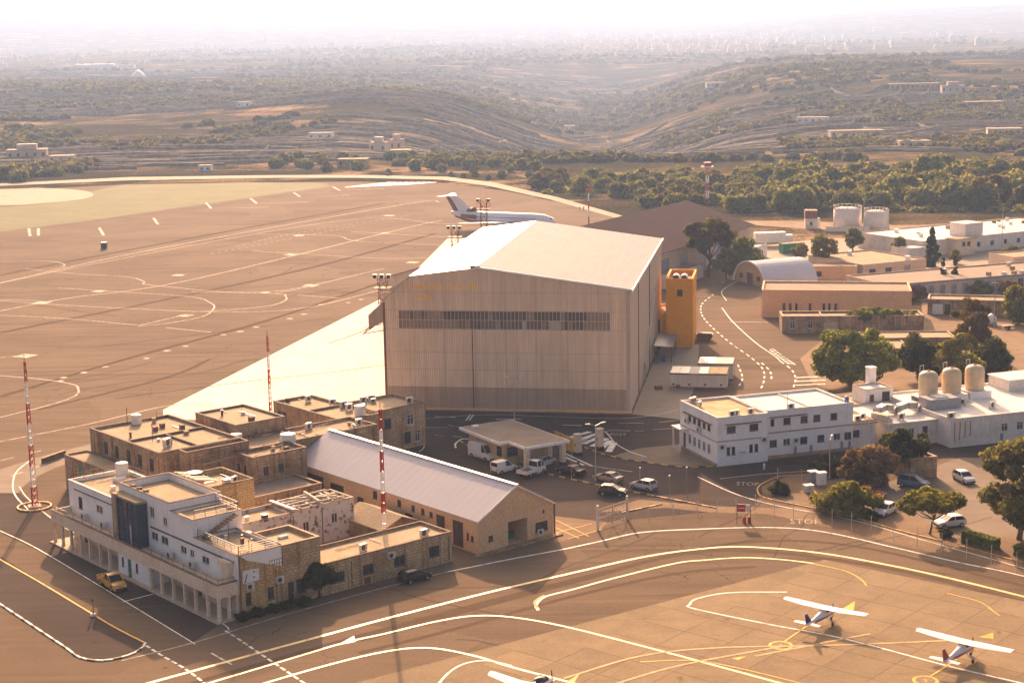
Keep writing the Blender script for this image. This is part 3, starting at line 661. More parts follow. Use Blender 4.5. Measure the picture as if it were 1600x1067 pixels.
def tank(label, loc, r, h, group=None, mat=None, name='water_tank', lid=True):
    e = thing(name, label, 'water tank', loc, rnd.uniform(0, 3), group)
    MB().lathe([(r * .96, 0), (r, .06 * h), (r, .9 * h), (r * .97, h)], k=18).build('tank_body', mat or M['tankw'], e, True)
    MB().lathe([(r * .99, h), (r * 1.03, h + .03), (r * .8, h + .10), (r * .25, h + .15)], k=18).build('lid', M['wht'] if lid else M['dark'], e, True)
    MB().tube((r, 0, .15), (r + .35, 0, .15), .035, k=6).build('outlet_pipe', M['pipe'], e)
    return e
# ================================================================== OLD TERMINAL (frame T)
T = Frame((-31.94, 173.46), 40.0)
# ---------- white arcaded terminal front
A = Bld('arcaded_terminal', 'long white terminal front with ground floor arcade, balcony and blue glass stair tower', T, 0, 0)
cols = [40.1, 37.9, 35.5, 32.9, 30.5, 27.8, 25.4, 15.3, 12.8, 10.1, 7.6, 5.2, 2.6, .3]
cm = MB().box(-.19, .19, -.19, .19, 0, .25); cm.box(-.155, .155, -.155, .155, .25, 2.5); cm.box(-.21, .21, -.21, .21, 2.5, 2.72); cm = cm.mesh('column', M['cream'])
for t in cols: inst('column', cm, A.e, A.L(.28, t, 0))
for x in (1.5, 2.55): inst('column', cm, A.e, A.L(x, .3, 0))
b = MB(); b.box(0, 2.9, 0, 40.4, 2.72, 3.45); A.part('balcony_slab', b, M['cream'])
b = MB(); b.box(0, .2, 0, 40.4, 3.45, 4.2); b.box(.2, 2.5, 0, .2, 3.45, 4.2); b.box(.2, 2.7, 40.2, 40.4, 3.45, 4.2); A.part('balcony_parapet', b, M['cream'])
b = MB(); b.box(-.06, .26, -.06, 40.46, 4.2, 4.28); b.box(.26, 2.5, -.06, .26, 4.2, 4.28); A.part('parapet_coping', b, M['cope_dark'])
b = MB(); b.box(-.3, 3, -.3, 40.6, 0, .14); A.part('arcade_step', b, M['beige'])
A.rail([(.45, 40, 3.45), (.45, .5, 3.45), (2.4, .5, 3.45)], 1.15, step=2.4)
W0 = [(36.5, 37.5, .14, 2.3, 'dark'), (31, 32.2, .9, 2.2, 'd2'), (27, 28, .14, 2.3, 'dark'), (12.2, 13.4, .9, 2.2, 'd2'), (8.6, 9.6, .14, 2.4, 'brown'), (5.5, 6.7, .9, 2.2, 'd2'), (2.2, 3.2, .14, 2.4, 'dark'), (33.8, 34.6, .9, 2.2, 'd2')]
A.block(2.9, 3.3, 0, 40.4, .0, 2.72, M['beige'], M['roof'], 0, W=W0, wname='arcade_wall')
A.block(.35, 2.9, 16.0, 23.4, .14, 2.72, M['white'], M['roof'], 0, W=[(20.2, 21.1, .14, 2.3, 'green'), (22.0, 22.5, 1.1, 2.2, 'd2'), (18.6, 19.1, 1.1, 2.2, 'd2')], wname='porch_wall')
# upper floor: right wing, tower, left wing
UW = [(17.8, 19.3, 4.55, 5.55, 'w'), (15.4, 17.0, 4.55, 5.55, 'w')]
A.block(2.7, 9.5, 14.6, 26.9, 3.45, 9.8, M['white'], M['roof'], .75, .25, W=UW + [(18.4, 19.4, 7.2, 8.5, 'w'), (15.4, 16.3, 6.9, 7.9, 'wb')], cope=M['cope_dark'])
A.block(2.7, 9.0, 9.4, 14.6, 3.45, 8.9, M['white'], M['roof'], .25, .25, W=[(11.2, 12.5, 4.5, 5.4, 'w'), (9.5, 10.4, 4.5, 5.4, 'w')])
A.block(2.7, 8.2, .0, 9.4, 3.45, 6.9, M['white'], M['roof'], .3, .25, W=[(6.2, 7.8, 4.4, 5.3, 'w')])
A.block(2.7, 10.5, 26.9, 40.6, 3.45, 7.5, M['white'], M['roof'], .4, .25, W=[(31.5, 33.2, 4.9, 5.9, 'w'), (27.3, 28.7, 4.9, 5.9, 'w'), (37, 38, 4.4, 5.9, 'd2')], cope=M['white2'])
A.fbox('string_course', M['dark'], (2.55, 2.7, 0.8, 19.3, 6.0, 6.12), (2.6, 2.7, 27, 39, 6.6, 6.7))
b = MB(); b.box(1.9, 2.7, .9, 2.9, 5.6, 6.1); b.box(2.1, 2.7, 1.2, 2.6, 3.45, 5.6); A.part('chimney_breast', b, M['cream'])
# stair tower with blue glass
A.fbox('stair_tower_side', M['glass_blue'], (1.35, 2.7, 20.0, 20.25, 3.45, 8.75)); A.fbox('stair_tower_side', M['stone_old'], (1.35, 2.7, 25.6, 26.3, 3.45, 9.0)); A.fbox('stair_tower_roof', M['roof'], (1.35, 2.7, 20.0, 25.6, 8.75, 9.0))
b = MB(); b.box(1.2, 1.6, 24.9, 25.9, 2.72, 9.1); A.part('stair_tower', b, M['cope'])
for j in range(5):
    for i in range(4):
        b = MB(); z0 = 3.5 + j * 1.05; y0 = 20.27 + i * 1.15; b.box(1.42, 1.46, y0, y0 + 1.08, z0, z0 + .98); A.part('pane', b, M['glass_blue'] if j < 3 or i != 2 else M['glass_brown'])
b = MB()
for i in range(5): b.box(1.36, 1.5, 20.25 + i * 1.15 - .04, 20.25 + i * 1.15 + .03, 3.45, 8.75)
for j in range(6): b.box(1.37, 1.49, 20.3, 24.9, 3.45 + j * 1.05 - .03, 3.45 + j * 1.05 + .03)
A.part('stair_window_frame', b, M['navy'])
b = MB(); b.bar(A.L(1.25, 21.6, 3.4), A.L(1.25, 21.6, 6.0), .1); A.part('flag_pole', b, M['wht'])
for x, t in ((2.2, 35.8), (2.2, 30.6), (2.2, 14.2), (2.2, 9.2)): A.ac(x, t, 3.45 if t != 9.2 else 3.5, -math.pi / 2)
# roof clutter
b = MB(); b.box(5.0, 7.2, 27.6, 31.5, 7.1, 7.4); A.part('roof_hatch', b, M['cope']); b = MB(); b.box(7.3, 8.7, 36.6, 37.6, 7.1, 7.5); A.part('roof_hatch', b, M['roof_white'])
A.rail([(3.2, 40.2, 7.5), (10.2, 40.2, 7.5), (10.2, 30, 7.5)], .8, M['rust']); A.rail([(3.0, 9.6, 8.9), (8.6, 9.6, 8.9), (8.6, 14.4, 8.9)], 1.0, M['dark']); A.rail([(3.0, 9.0, 6.9), (3.0, .4, 6.9)], 1.0, M['dark'], bars=4)
A.rail([(8.0, .3, 6.9), (3.0, .3, 6.9)], 1.0, M['dark'], bars=4)
for t in (24.2, 22.6, 21.0): A.vent(3.2, t, 9.05, .45, .9, M['cope_dark'])
b = MB()
for k in range(6): b.bar(A.L(9.6 + .2, 21.5 + k * .95, 9.9), A.L(12.8, 21.5 + k * .95, 9.3), .16)
A.part('roof_beams', b, M['frame_w'])
b = MB()
for k in range(12): b.box(*[v for v in (3.2 + k * .4, 3.2 + k * .4 + .4)], 8.4, 9.3, 6.6 + (k % 12) * .18, 6.72 + (k % 12) * .18)
A.part('outside_stair', b, M['stone_old'])
# ---------- corner block with the sign
C = Bld('corner_stone_building', 'two storey golden stone corner building with white sign and roof terrace', T, 2.7, -.05)
SW_ = [(3.4, 4.1, 1.2, 2.6, 'd2'), (6.2, 7.0, 1.2, 2.6, 'd2')]
b = MB(); x0 = 0; P0, D0 = facade(b, C.L(2.7, -.05)[:2], C.L(8.3, -.05)[:2], 0, 4.5, [(q[0] - 2.7, q[1] - 2.7, *q[2:]) for q in SW_])
b.quad(C.L(2.7, -.05, 4.5), C.L(8.3, -.05, 4.5), C.L(8.3, -.05, 4.6), C.L(5.7, -.05, 5.5), C.L(3.8, -.05, 6.2), C.L(2.7, -.05, 7.1))
b.quad(C.L(2.7, .25, 7.1), C.L(3.8, .25, 6.2), C.L(5.7, .25, 5.5), C.L(8.3, .25, 4.6), C.L(8.3, .25, 4.5), C.L(2.7, .25, 4.5))
pr = [(2.7, 7.1), (3.8, 6.2), (5.7, 5.5), (8.3, 4.6)]
for (a, za), (c, zc) in zip(pr, pr[1:]): b.quad(C.L(a, -.05, za), C.L(c, -.05, zc), C.L(c, .25, zc), C.L(a, .25, za))
C.part('wall', b, M['gold']); fill(C.e, P0, D0, [(q[0] - 2.7, q[1] - 2.7, *q[2:]) for q in SW_])
C.block(8.3, 13.2, -.05, 6.2, 0, 6.9, M['stone'], M['roof'], .4, .25, S=[(8.8, 9.6, 0.05, 2.6, 'dark'), (9.9, 11.1, 1.0, 2.7, 'd2')])
C.block(8.26, 8.30, .2, 6.2, 4.5, 6.95, M['white'], M['white'], 0, wname='whitewashed_wall')
C.block(3.0, 8.26, .25, 6.2, 0, 4.5, M['white'], M['roof'], .05, .2, wname='terrace_wall')
C.fbox('roof_hatch', M['roof_white'], (10.2, 11.3, 3.4, 3.9, 6.5, 6.75))
C.fbox('door', M['dark'], (8.18, 8.26, 1.2, 2.0, 4.55, 6.1))
C.rail([(3.2, .3, 6.5), (8.1, .3, 4.7)], .9, M['dark'], .8, 4); C.rail([(6.6, -.0, 4.6), (8.2, -.0, 4.6)], .95, M['dark'], .3, 2)
b = MB(); q = [(3.1, 3.75), (5.15, 3.8), (5.15, 5.1), (3.1, 5.2)]; b.extr([(x - 2.7, z) for x, z in q], -.12, -.05); sg = C.part('sign_board', b, M['sign'])
b = MB(); b.extr([(3.3 - 2.7, 3.95), (3.42 - 2.7, 3.9), (3.72 - 2.7, 4.75), (3.62 - 2.7, 4.8)], -.14, -.125); b.extr([(3.25 - 2.7, 3.87), (3.5 - 2.7, 3.87), (3.4 - 2.7, 4.1)], -.142, -.125); b.tube((4.5 - 2.7, -.125, 4.85), (4.5 - 2.7, -.14, 4.85), .1); b.tube((4.5 - 2.7, -.125, 4.25), (4.5 - 2.7, -.14, 4.25), .1); C.part('sign_emblem', b, M['navy'], sg)
C.ac(3.9, -.26, 2.9, 0); C.ac(7.7, -.26, 2.8, 0); C.pipe([(2.78, -.15, 0), (2.78, -.15, 6.8)], .07); C.pipe([(7.3, -.12, 0), (7.3, -.12, 4.5)], .05)
C.pipe([(5.2, 1.8, 4.5), (5.2, 1.8, 7.9)], .05, M['dark'], 'aerial'); C.pipe([(4.2, 3.2, 4.5), (4.2, 3.2, 7.2)], .04, M['dark'], 'aerial')
# ---------- low stone wing
Wg = Bld('low_stone_wing', 'long low stone wing with four dark windows along the apron', T, 13.2, -.15)
Wg.block(13.2, 31.7, -.15, 5.9, 0, 3.65, M['stone'], M['roof'], .25, .22, S=[(14.9, 16.3, 1.2, 2.35, 'd2'), (18.8, 20.3, 1.2, 2.35, 'd2'), (23.2, 24.8, 1.2, 2.4, 'd2'), (28.3, 29.8, 1.2, 2.45, 'd2'), (18.95, 19.9, .05, .9, 'rust')], cope=M['cope_dark'])
Wg.ac(22.7, -.36, 2.35); Wg.ac(20.0, 1.4, 3.4, .2, 1.15); Wg.ac(28.6, 1.2, 3.4, .1, 1.15)
Wg.fbox('drain_pipe', M['pipe'], *[(x, x + .09, -.24, -.155, 0.3, 3.2) for x in (17.2, 31.2)])
# ---------- peeling whitewashed block with open beams
Pb = Bld('peeling_whitewashed_building', 'peeling whitewashed stone building with exposed white beams over its open roof', T, 12.4, 16.7)
Pb.block(12.4, 20.6, 16.7, 21.8, 0, 4.7, M['stone_peel'], M['roof'], .35, .2, S=[(13.6, 14.6, 1.4, 2.6, 'db'), (17.2, 19.0, 2.2, 3.4, 'db')])
Pb.block(20.6, 29.4, 16.7, 21.8, 0, 4.9, M['stone_peel'], M['roof_dark'], 1.1, .25, S=[(21.8, 22.7, 1.9, 3.2, 'wb'), (26.0, 26.9, 2.2, 3.5, 'wb')])
b = MB()
for k in range(5): x = 21.6 + k * 1.6; b.bar(Pb.L(x, 16.8, 5.0), Pb.L(x + (.9 if k % 2 else -.2), 21.7, 5.0), .2)
for k in range(4): y = 17.6 + k * 1.1; b.bar(Pb.L(20.8, y, 5.15), Pb.L(28.4, y + (.5 if k % 2 else -.3), 5.15), .16)
b.bar(Pb.L(24.6, 17.2, 5.2), Pb.L(24.9, 21.0, 5.6), .3); b.bar(Pb.L(22, 20.8, 5.3), Pb.L(27.6, 17.6, 5.3), .16); Pb.part('roof_beams', b, plain('bleached_beam', (.46, .40, .33), .8, 0, .3, 1.5))
Pb.fbox('parapet_beam', M['frame_w'], (20.35, 20.75, 16.5, 22, 5.0, 5.2))
Pb.vent(16.6, 17.0, 4.35, .6, .8, M['dark']); Pb.pipe([(24.6, 16.62, 0), (24.6, 16.62, 4.6)], .06); Pb.pipe([(20.4, 16.62, 0), (20.4, 16.62, 4.4)], .05)
# courtyard sheds between the blocks
Y1 = Bld('courtyard_hut', 'small hut with pale pitched roof and wall fan between white block and long shed', T, 28.6, 9.6, 'hut')
Y1.gable(28.6, 34.4, 9.6, 18.2, 0, 2.3, 3.5, M['stone_old'], M['roof'], over=.25)
Y1.ac(29.6, 9.38, 1.1, 0, 1.2); Y1.fbox('lean_to_roof', M['roof_rust'], (27.4, 33.6, 7.0, 9.55, 1.3, 1.5)); Y1.fbox('post', M['brown'], (27.5, 27.7, 7.1, 7.3, 0, 1.3), (33.2, 33.4, 7.1, 7.3, 0, 1.3))
Lw = Bld('low_courtyard_building', 'low flat roofed stone building in the shaded courtyard', T, 22.2, 28.6)
Lw.block(22.2, 32.6, 28.6, 35.4, 0, 3.8, M['stone_old'], M['roof_dark'], .25, .2, S=[(24, 25.2, .1, 2.3, 'dark'), (27.6, 28.8, 1.0, 2.2, 'd2')])
Gd = Bld('golden_stone_building', 'golden stone block with arched niche behind the white tower', T, 10.6, 26.4)
Gd.block(10.6, 21.0, 26.4, 34.2, 0, 7.0, M['gold'], M['roof'], .6, .25, S=[(17.2, 18.2, 2.6, 4.6, 'db'), (12.5, 13.6, 4.4, 5.8, 'db'), (19.3, 20.0, .1, 2.4, 'dark')], cope=M['cope_dark'])
b = MB(); pr = [(16.7 - 10.6, 2.5), (18.7 - 10.6, 2.5)] + [(17.7 - 10.6 + math.cos(a) * 1.0, 4.6 + math.sin(a) * .9) for a in np.linspace(0, math.pi, 8)]
inn = [(17.1 - 10.6, 2.5)] + [(17.7 - 10.6 - math.cos(a) * .6, 4.6 + math.sin(a) * .55) for a in np.linspace(0, math.pi, 8)] + [(18.3 - 10.6, 2.5)]
b.extr([(6.1, 2.5)] + [(7.1 - math.cos(a) * 1.0, 4.5 + math.sin(a) * .95) for a in np.linspace(0, math.pi, 9)] + [(8.1, 2.5), (7.85, 2.5)] + [(7.1 + math.cos(a) * .75, 4.5 + math.sin(a) * .7) for a in np.linspace(0, math.pi, 9)] + [(6.35, 2.5)], -.12, 0); Gd.part('niche_arch', b, M['stone_old'])
Gd.vent(17.5, 27.2, 6.4, .8, 1.0, M['acw']); Gd.ac(19.4, 28.5, 6.4, .4)
Md = Bld('middle_stone_building', 'two storey stone building with two small square dark windows', T, 26.4, 35.5)
Md.block(26.4, 34.9, 35.5, 40.2, 0, 7.0, M['stone_old'], M['roof'], .4, .25, S=[(28.0, 28.8, 4.4, 5.5, 'd2'), (30.4, 31.2, 4.4, 5.5, 'd2')], W=[(37.2, 37.9, 4.2, 5.6, 'd2'), (38.8, 39.5, 4.4, 5.6, 'd2')], cope=M['cope_dark'])
Md.pipe([(27, 35.9, 7.1), (34.6, 39.6, 7.1)], .05); Md.rail([(20.6, 40.0, 6.4), (26.3, 40.0, 6.9)], .8, M['rust'])
b = MB(); b.bar(Md.L(21.2, 39.6, 6.3), Md.L(26.4, 39.7, 6.6), .5, .12); Md.part('footbridge', b, M['roof'])
Lg = Bld('long_roofed_stone_block', 'long flat sandy roof block running back behind the shed', T, 29.4, 40.2)
Lg.block(29.4, 50.0, 40.2, 47.0, 0, 6.9, M['stone_old'], M['roof'], .35, .25, S=[(46.8, 48, 3.6, 4.8, 'd2'), (43.6, 44.8, 3.6, 4.8, 'd2'), (40, 41.2, 3.6, 4.8, 'd2')], cope=M['cope_dark'])
Lg.ac(42.0, 45.8, 6.55, .3, 1.2); Lg.ac(48.6, 42.8, 6.55, .2, 1.2); Lg.pipe([(31, 41.2, 6.8), (46.5, 46.4, 6.8)], .06)
for k in range(7): Lg.vent(36.5 + k * 1.9, 41.0, 6.55, .3, .35, M['cope_dark'])
Rb = Bld('rear_stone_terminal', 'two storey weathered stone block with tall shuttered windows and sandy roof', T, 16.5, 42.0)
Rb.block(16.5, 28.9, 42.6, 62.4, 0, 8.1, M['stone_old'], M['roof'], .3, .25, W=[(t, t + 1.1, 5.3, 7.0, 'd2') for t in (44.2, 47.4, 50.6, 54.0, 57.2)] + [(t, t + 1.0, 2.0, 3.6, 'd2') for t in (44.2, 47.4)], S=[(20.5, 21.6, 4.6, 6.2, 'd2'), (24.2, 25.3, 4.6, 6.2, 'd2')], cope=M['cope_dark'])
Rb.block(19.4, 28.9, 40.4, 42.6, 0, 8.05, M['stone_old'], M['roof'], .3, .22, cope=M['cope_dark'])
Rb.fbox('buttress', M['stone_old'], *[(16.3, 16.5, t, t + .45, 0, 7.9) for t in (42.9, 46.0, 49.2, 52.6, 55.7, 59.6)])
Rb.fbox('roof_upstand', M['cope_dark'], (16.8, 28.6, 52.0, 52.25, 7.8, 8.12), (22.6, 22.85, 43, 51.98, 7.8, 8.1))
for (x, t) in ((20.6, 47.2), (24.8, 56.8), (26.4, 54.0)): Rb.vent(x, t, 7.8, .6, .55, M['cope_dark'])
Rb.ac(19.6, 46.0, 7.8, .5, 1.5); Rb.ac(16.1, 47.0, 3.6, -math.pi / 2); Rb.ac(16.1, 43.6, 3.4, -math.pi / 2)
Rb.pipe([(22.0, 61.8, 7.9), (22.0, 61.8, 10.4)], .05, M['dark'], 'aerial'); Rb.pipe([(19.4, 49.6, 7.9), (19.4, 49.6, 10.6)], .04, M['dark'], 'aerial')
Lo = Bld('low_stone_annex', 'low stone annex with green shutters against the rear stone block', T, 12.7, 48.4)
Lo.block(12.7, 16.28, 48.4, 62.9, 0, 4.9, M['stone_old'], M['roof'], .15, .2, W=[(57.4, 58.8, 2.4, 4.2, 'green'), (50.2, 51.6, 2.4, 3.9, 'green'), (53.6, 54.8, 2.4, 3.9, 'db')], cope=M['cope_dark'])
Lo.fbox('buttress', M['stone_old'], *[(12.55, 12.7, t, t + .35, 0, 4.7) for t in (52.6, 55.6, 60.4)])
R2 = Bld('raised_roof_block', 'raised square stone block with flat roof behind the rear terminal', T, 30.9, 47.1)
R2.block(30.9, 39.0, 47.1, 58.2, 0, 8.7, M['stone_old'], M['roof'], .2, .25, W=[(50, 51, 5.6, 7, 'db'), (54, 55, 5.6, 7, 'db')], cope=M['cope_dark'])
R2.vent(34.4, 48.6, 8.5, .7, .6, M['cope_dark']); R2.vent(33.2, 54.6, 8.5, .25, .8, M['dark'])
Fa = Bld('far_stone_terminal_block', 'farthest stone terminal block with many rooftop air conditioners beside hangar', T, 48.6, 46.8)
Fa.block(48.6, 55.4, 47.1, 65.6, 0, 6.5, M['stone'], M['roof'], .3, .25, W=[(62.0, 64.4, 3.4, 5.3, 'db'), (50, 51.2, 3.4, 5, 'd2')], cope=M['cope_dark'])
Fa.block(55.4, 64.6, 48.2, 56.5, 0, 6.6, M['stone'], M['roof'], .3, .25, S=[(57.0, 58.2, 3.6, 5.2, 'd2'), (61.2, 62.4, 3.6, 5.2, 'w2'), (60.6, 61.8, .8, 2.6, 'd2'), (62.6, 63.6, .8, 2.6, 'w2')], cope=M['cope_dark'])
Fa.fbox('roof_upstand', M['cope_dark'], (48.85, 55.15, 56.2, 56.45, 6.2, 6.55))
for (x, t, y) in ((53.0, 62.6, 1.2), (54.4, 58.0, 1.15), (54.6, 55.4, 1.2), (54.0, 53.0, 1.3), (55.2, 51.4, 1.3), (58.6, 55.8, 1.2), (60.2, 55.9, 1.2), (63.4, 50.4, 1.2), (59.6, 54.6, .9)): Fa.ac(x, t, 6.25, rnd.uniform(-.3, .5), y)
Fa.pipe([(64.72, 48.3, 0), (64.72, 48.3, 6.4)], .1)
# water tanks that stand on the terminal roofs
tank('white cylindrical tank at the back edge of the rear stone terminal roof', T.w(23.2, 61.4, 7.8), .75, 1.3)
tank('round tank with open rim behind the white tower roof', T.w(11.8, 25.0, 7.5), 1.1, 2.2, mat=M['cope'], lid=False)
tank('large white round tank at the end of the long sandy roof', T.w(35.4, 40.9, 6.5), 1.1, 1.3)
tank('pale lidded tank beside the gabled shed wall end', T.w(35.2, 38.4, 4.4), .9, 1.2, mat=M['cope'])
tank('white drum beside an air conditioner at the raised block corner', T.w(30.0, 45.6, 6.5), .85, 1.4)
tank('white square topped tank among air conditioners on the farthest terminal block', T.w(53.2, 49.0, 6.2), .85, 1.5)
tank('small white tank on the left end of the arcaded terminal roof', T.w(9.2, 38.8, 7.1), .8, 1.7)
tank('squat white tank on the peeling building terrace', T.w(12.8, 14.8, 3.4), .55, .8)
b = MB(); b.box(9.5, 14.0, 9.4, 16.2, 0, 3.3); A.part('rear_terrace', b, M['stone_old'])
# ---------- long gabled shed
Sh = Bld('gabled_shed', 'long gabled shed with pale lavender metal roof and golden end wall', T, 35.6, -.3, 'shed')
Ww = [(20.4, 21.3, 2.7, 3.7, 'd2'), (18.7, 19.5, 2.7, 3.6, 'd2'), (15.2, 16.0, 2.7, 3.6, 'd2'), (12.3, 13.0, 2.7, 3.5, 'd2'), (10.3, 11.0, 2.7, 3.5, 'd2'), (8.6, 9.3, 2.7, 3.4, 'd2'), (12.8, 14.5, .05, 2.2, 'dark'), (6.2, 7.9, .3, 3.4, 'db'), (2.6, 4.6, .3, 3.4, 'db'), (.6, 1.1, 1.4, 2.1, 'd2'), (1.5, 1.9, 1.4, 2.3, 'd2'), (28.0, 31.2, .05, 2.9, 'dark'), (32.8, 36.8, .05, 3.2, 'dark'), (23.5, 25.0, .05, 2.2, 'dark')]
Sh.gable(35.6, 47.6, -.3, 39.6, 0, 4.2, 7.5, M['tan'], ribbed('lavender_roof_sheet', (.44, .45, .52), .35, .5, .1, (.38, .35, .36), .3, .15, .05, 'Y', .2, .06), S=[(40.3, 43.4, .05, 3.1, 'open', 4.0), (44.7, 46.7, .9, 2.1, 'd2'), (37.2, 37.9, 1.3, 2.0, 'd2'), (45.9, 46.2, 3.2, 3.5, 'd2')], W=Ww, sheets=28, over=.25)
b = MB(); b.bar(Sh.L(41.6, -.6, 7.64), Sh.L(41.6, 39.9, 7.64), .5, .1); Sh.part('ridge_cap', b, M['wht'])
Sh.fbox('gutter', M['cope'], (47.9, 48.2, -.3, 39.6, 3.75, 3.9))
b = MB(); b.bar(Sh.L(41.6, -.55, 7.55), Sh.L(35.35, -.55, 4.05), .12, .2); b.bar(Sh.L(41.6, -.55, 7.55), Sh.L(47.85, -.55, 4.05), .12, .2); Sh.part('barge_board', b, M['wht'])
Sh.ac(45.3, -.55, .5, 0, .9); Sh.pipe([(47.75, -.4, 0), (47.75, -.4, 4.1)], .12); Sh.fbox('workbench', M['green'], (40.5, 43.2, 2.0, 2.4, .05, .9))
Sh.fbox('doorstep', M['stone_old'], (34.9, 48.4, -1.3, -.32, 0, .16))

# ---------- roof clutter: pipes, upstands, dishes and stored timber on the terminal roofs
rc = random.Random(5)
for (B, x0, x1, y0, y1, z, n) in ((Rb, 17.2, 28.2, 43.4, 61.6, 7.8, 9), (Lg, 30.2, 49.2, 41, 46.4, 6.55, 7), (Md, 27, 34.2, 36, 39.6, 6.6, 4), (Gd, 11.4, 20.2, 27.2, 33.4, 6.4, 6), (R2, 31.6, 38.2, 47.8, 57.4, 8.5, 4), (Fa, 49.2, 54.8, 48, 64.8, 6.2, 5), (Wg, 14, 31, .6, 5.2, 3.4, 4), (Pb, 13, 20, 17.2, 21.2, 4.35, 4), (A, 3.4, 9.8, 28, 39.6, 7.1, 7), (C, 3.4, 7.8, 1.2, 5.6, 4.45, 5), (A, 3.2, 7.6, 1.0, 8.6, 6.6, 5)):
    for k in range(n):
        x, y = rc.uniform(x0, x1), rc.uniform(y0, y1); q = rc.random()
        if q < .35: B.vent(x, y, z, rc.uniform(.25, .6), rc.uniform(.25, .7), M[rc.choice(['cope', 'cope_dark', 'acw', 'rust'])])
        elif q < .7:
            e_ = min(x1, x + rc.uniform(2, 7)) if rc.random() < .6 else x; B.pipe([(x, y, z + .12), (e_, y if e_ != x else min(y1, y + rc.uniform(2, 6)), z + .12)], rc.uniform(.04, .07), M[rc.choice(['pipe', 'steel', 'frame_w'])])
        elif q < .85: B.pipe([(x, y, z), (x, y, z + rc.uniform(1.2, 2.6))], .03, M['dark'], 'aerial')
        else:
            b = MB(); b.lathe([(.05, 0), (.28, .08), (.42, .22)], k=12); o = b.build('satellite_dish', M['acw'], B.e, True, loc=B.L(x, y, z + .5)); o.rotation_euler = (1.0, 0, rc.uniform(0, 6)); MB().box(-.03, .03, -.03, .03, -.5, 0).build('dish_stand', M['dark'], B.e, loc=B.L(x, y, z + .5))
# ================================================================== GREAT HANGAR (frame Hf)
Hf = Frame((19.19, 271.17), -9.35)
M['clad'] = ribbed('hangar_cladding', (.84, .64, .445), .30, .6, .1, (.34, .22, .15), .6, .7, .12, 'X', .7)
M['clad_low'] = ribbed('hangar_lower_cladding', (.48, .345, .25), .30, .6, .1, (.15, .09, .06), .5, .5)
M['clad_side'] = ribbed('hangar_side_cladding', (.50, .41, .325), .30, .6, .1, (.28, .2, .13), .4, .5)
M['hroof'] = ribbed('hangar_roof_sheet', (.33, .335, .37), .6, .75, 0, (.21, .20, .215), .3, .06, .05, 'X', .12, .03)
M['hroof_left'] = ribbed('bright_hangar_roof_sheet', (.84, .82, .78), .6, .4, .1, (.8, .74, .66), .15, .05, .03, 'X', .05, .8)  # left roof plane: whiter and glossier than the right one
HD = 68.0
Hg = Bld('aircraft_hangar', 'huge ribbed metal aircraft hangar with strip of windows and pale shallow roof', Hf, -41, 0, 'hangar')
prof = [(-41, 18.2), (-36.4, 22.3), (-25.3, 23.7), (0, 20.2)]
def ztop(x):
    for (a, za), (c, zc) in zip(prof, prof[1:]):
        if a <= x <= c: return za + (zc - za) * (x - a) / (c - a)
X = lambda x: x + 41
b = MB(); b.extr([(X(-41), 0), (X(0), 0), (X(0), 20.2), (X(-25.3), 23.7), (X(-36.4), 22.3), (X(-41), 18.2)], 0.05, HD); Hg.part('frame_shell', b, M['clad_low'])
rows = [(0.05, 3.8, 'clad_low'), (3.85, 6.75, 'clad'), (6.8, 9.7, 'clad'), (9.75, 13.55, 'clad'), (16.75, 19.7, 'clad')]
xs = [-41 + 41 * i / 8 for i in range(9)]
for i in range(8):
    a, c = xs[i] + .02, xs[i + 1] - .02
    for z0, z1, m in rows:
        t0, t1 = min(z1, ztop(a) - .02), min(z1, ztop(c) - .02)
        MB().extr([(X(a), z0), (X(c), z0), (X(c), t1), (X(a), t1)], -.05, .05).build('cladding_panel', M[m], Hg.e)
    if min(ztop(a), ztop(c)) > 19.8 or ztop(c) > 19.8:
        pts = [(a, 19.75), (c, 19.75)] + [(x, ztop(x) - .03) for x in [c] + [p for p, _ in reversed(prof) if a < p < c] + [a]]
        if ztop(a) < 19.8: pts = [(q[0], max(q[1], 19.75)) for q in pts]; pts = pts[:-1] if pts[-1][1] <= 19.76 else pts
        MB().extr([(X(x), z) for x, z in pts], -.05, .05).build('cladding_panel', M['clad'], Hg.e)
for a, c in ((-41, -38.4), (-3.2, 0)): MB().box(X(a) + .02, X(c) - .02, -.05, .05, 13.6, 16.7).build('cladding_panel', M['clad'], Hg.e)
# strip of windows
nw = 56; pw_ = 35.2 / nw
pm = {k: MB().box(.05, pw_ - .05, .0, .02, .0, 1.42).mesh('pane', m) for k, m in (('dusty', glassy('painted_over_glass', (.15, .105, .075))), ('dark', glassy('dark_hangar_glass', (.025, .02, .018))), ('mid', glassy('brown_hangar_glass', (.06, .043, .033))), ('pale', plain('boarded_pane', (.42, .34, .27), .7)))}
fr_ = MB(); fr_.box(X(-38.4), X(-3.2), .03, .05, 13.6, 16.7); wfr = fr_.build('window_strip', M['clad_low'], Hg.e)
b = MB()
for i in range(nw + 1): x = X(-38.4) + i * pw_; b.box(x - .035, x + .035, -.07, .03, 13.65, 16.65)
for z in (13.6, 15.1, 16.62): b.box(X(-38.4), X(-3.2), -.065, .03, z, z + .07)
b.build('mullions', M['cream'], wfr)['kind'] = 'stuff'
for i in range(nw):
    for j in range(2):
        if j: k = 'dark' if 11 < i < 49 and rnd.random() < .85 else ('dusty' if rnd.random() < .8 else 'mid')
        else: k = rnd.choice(['dark', 'mid', 'mid', 'mid', 'dusty']) if 14 < i < 49 else 'dusty'
        if (j == 0 and i in (40, 41, 42, 33)): k = 'pale'
        inst('pane', pm[k], wfr, (X(-38.4) + i * pw_, -.02, 13.68 + j * 1.5))
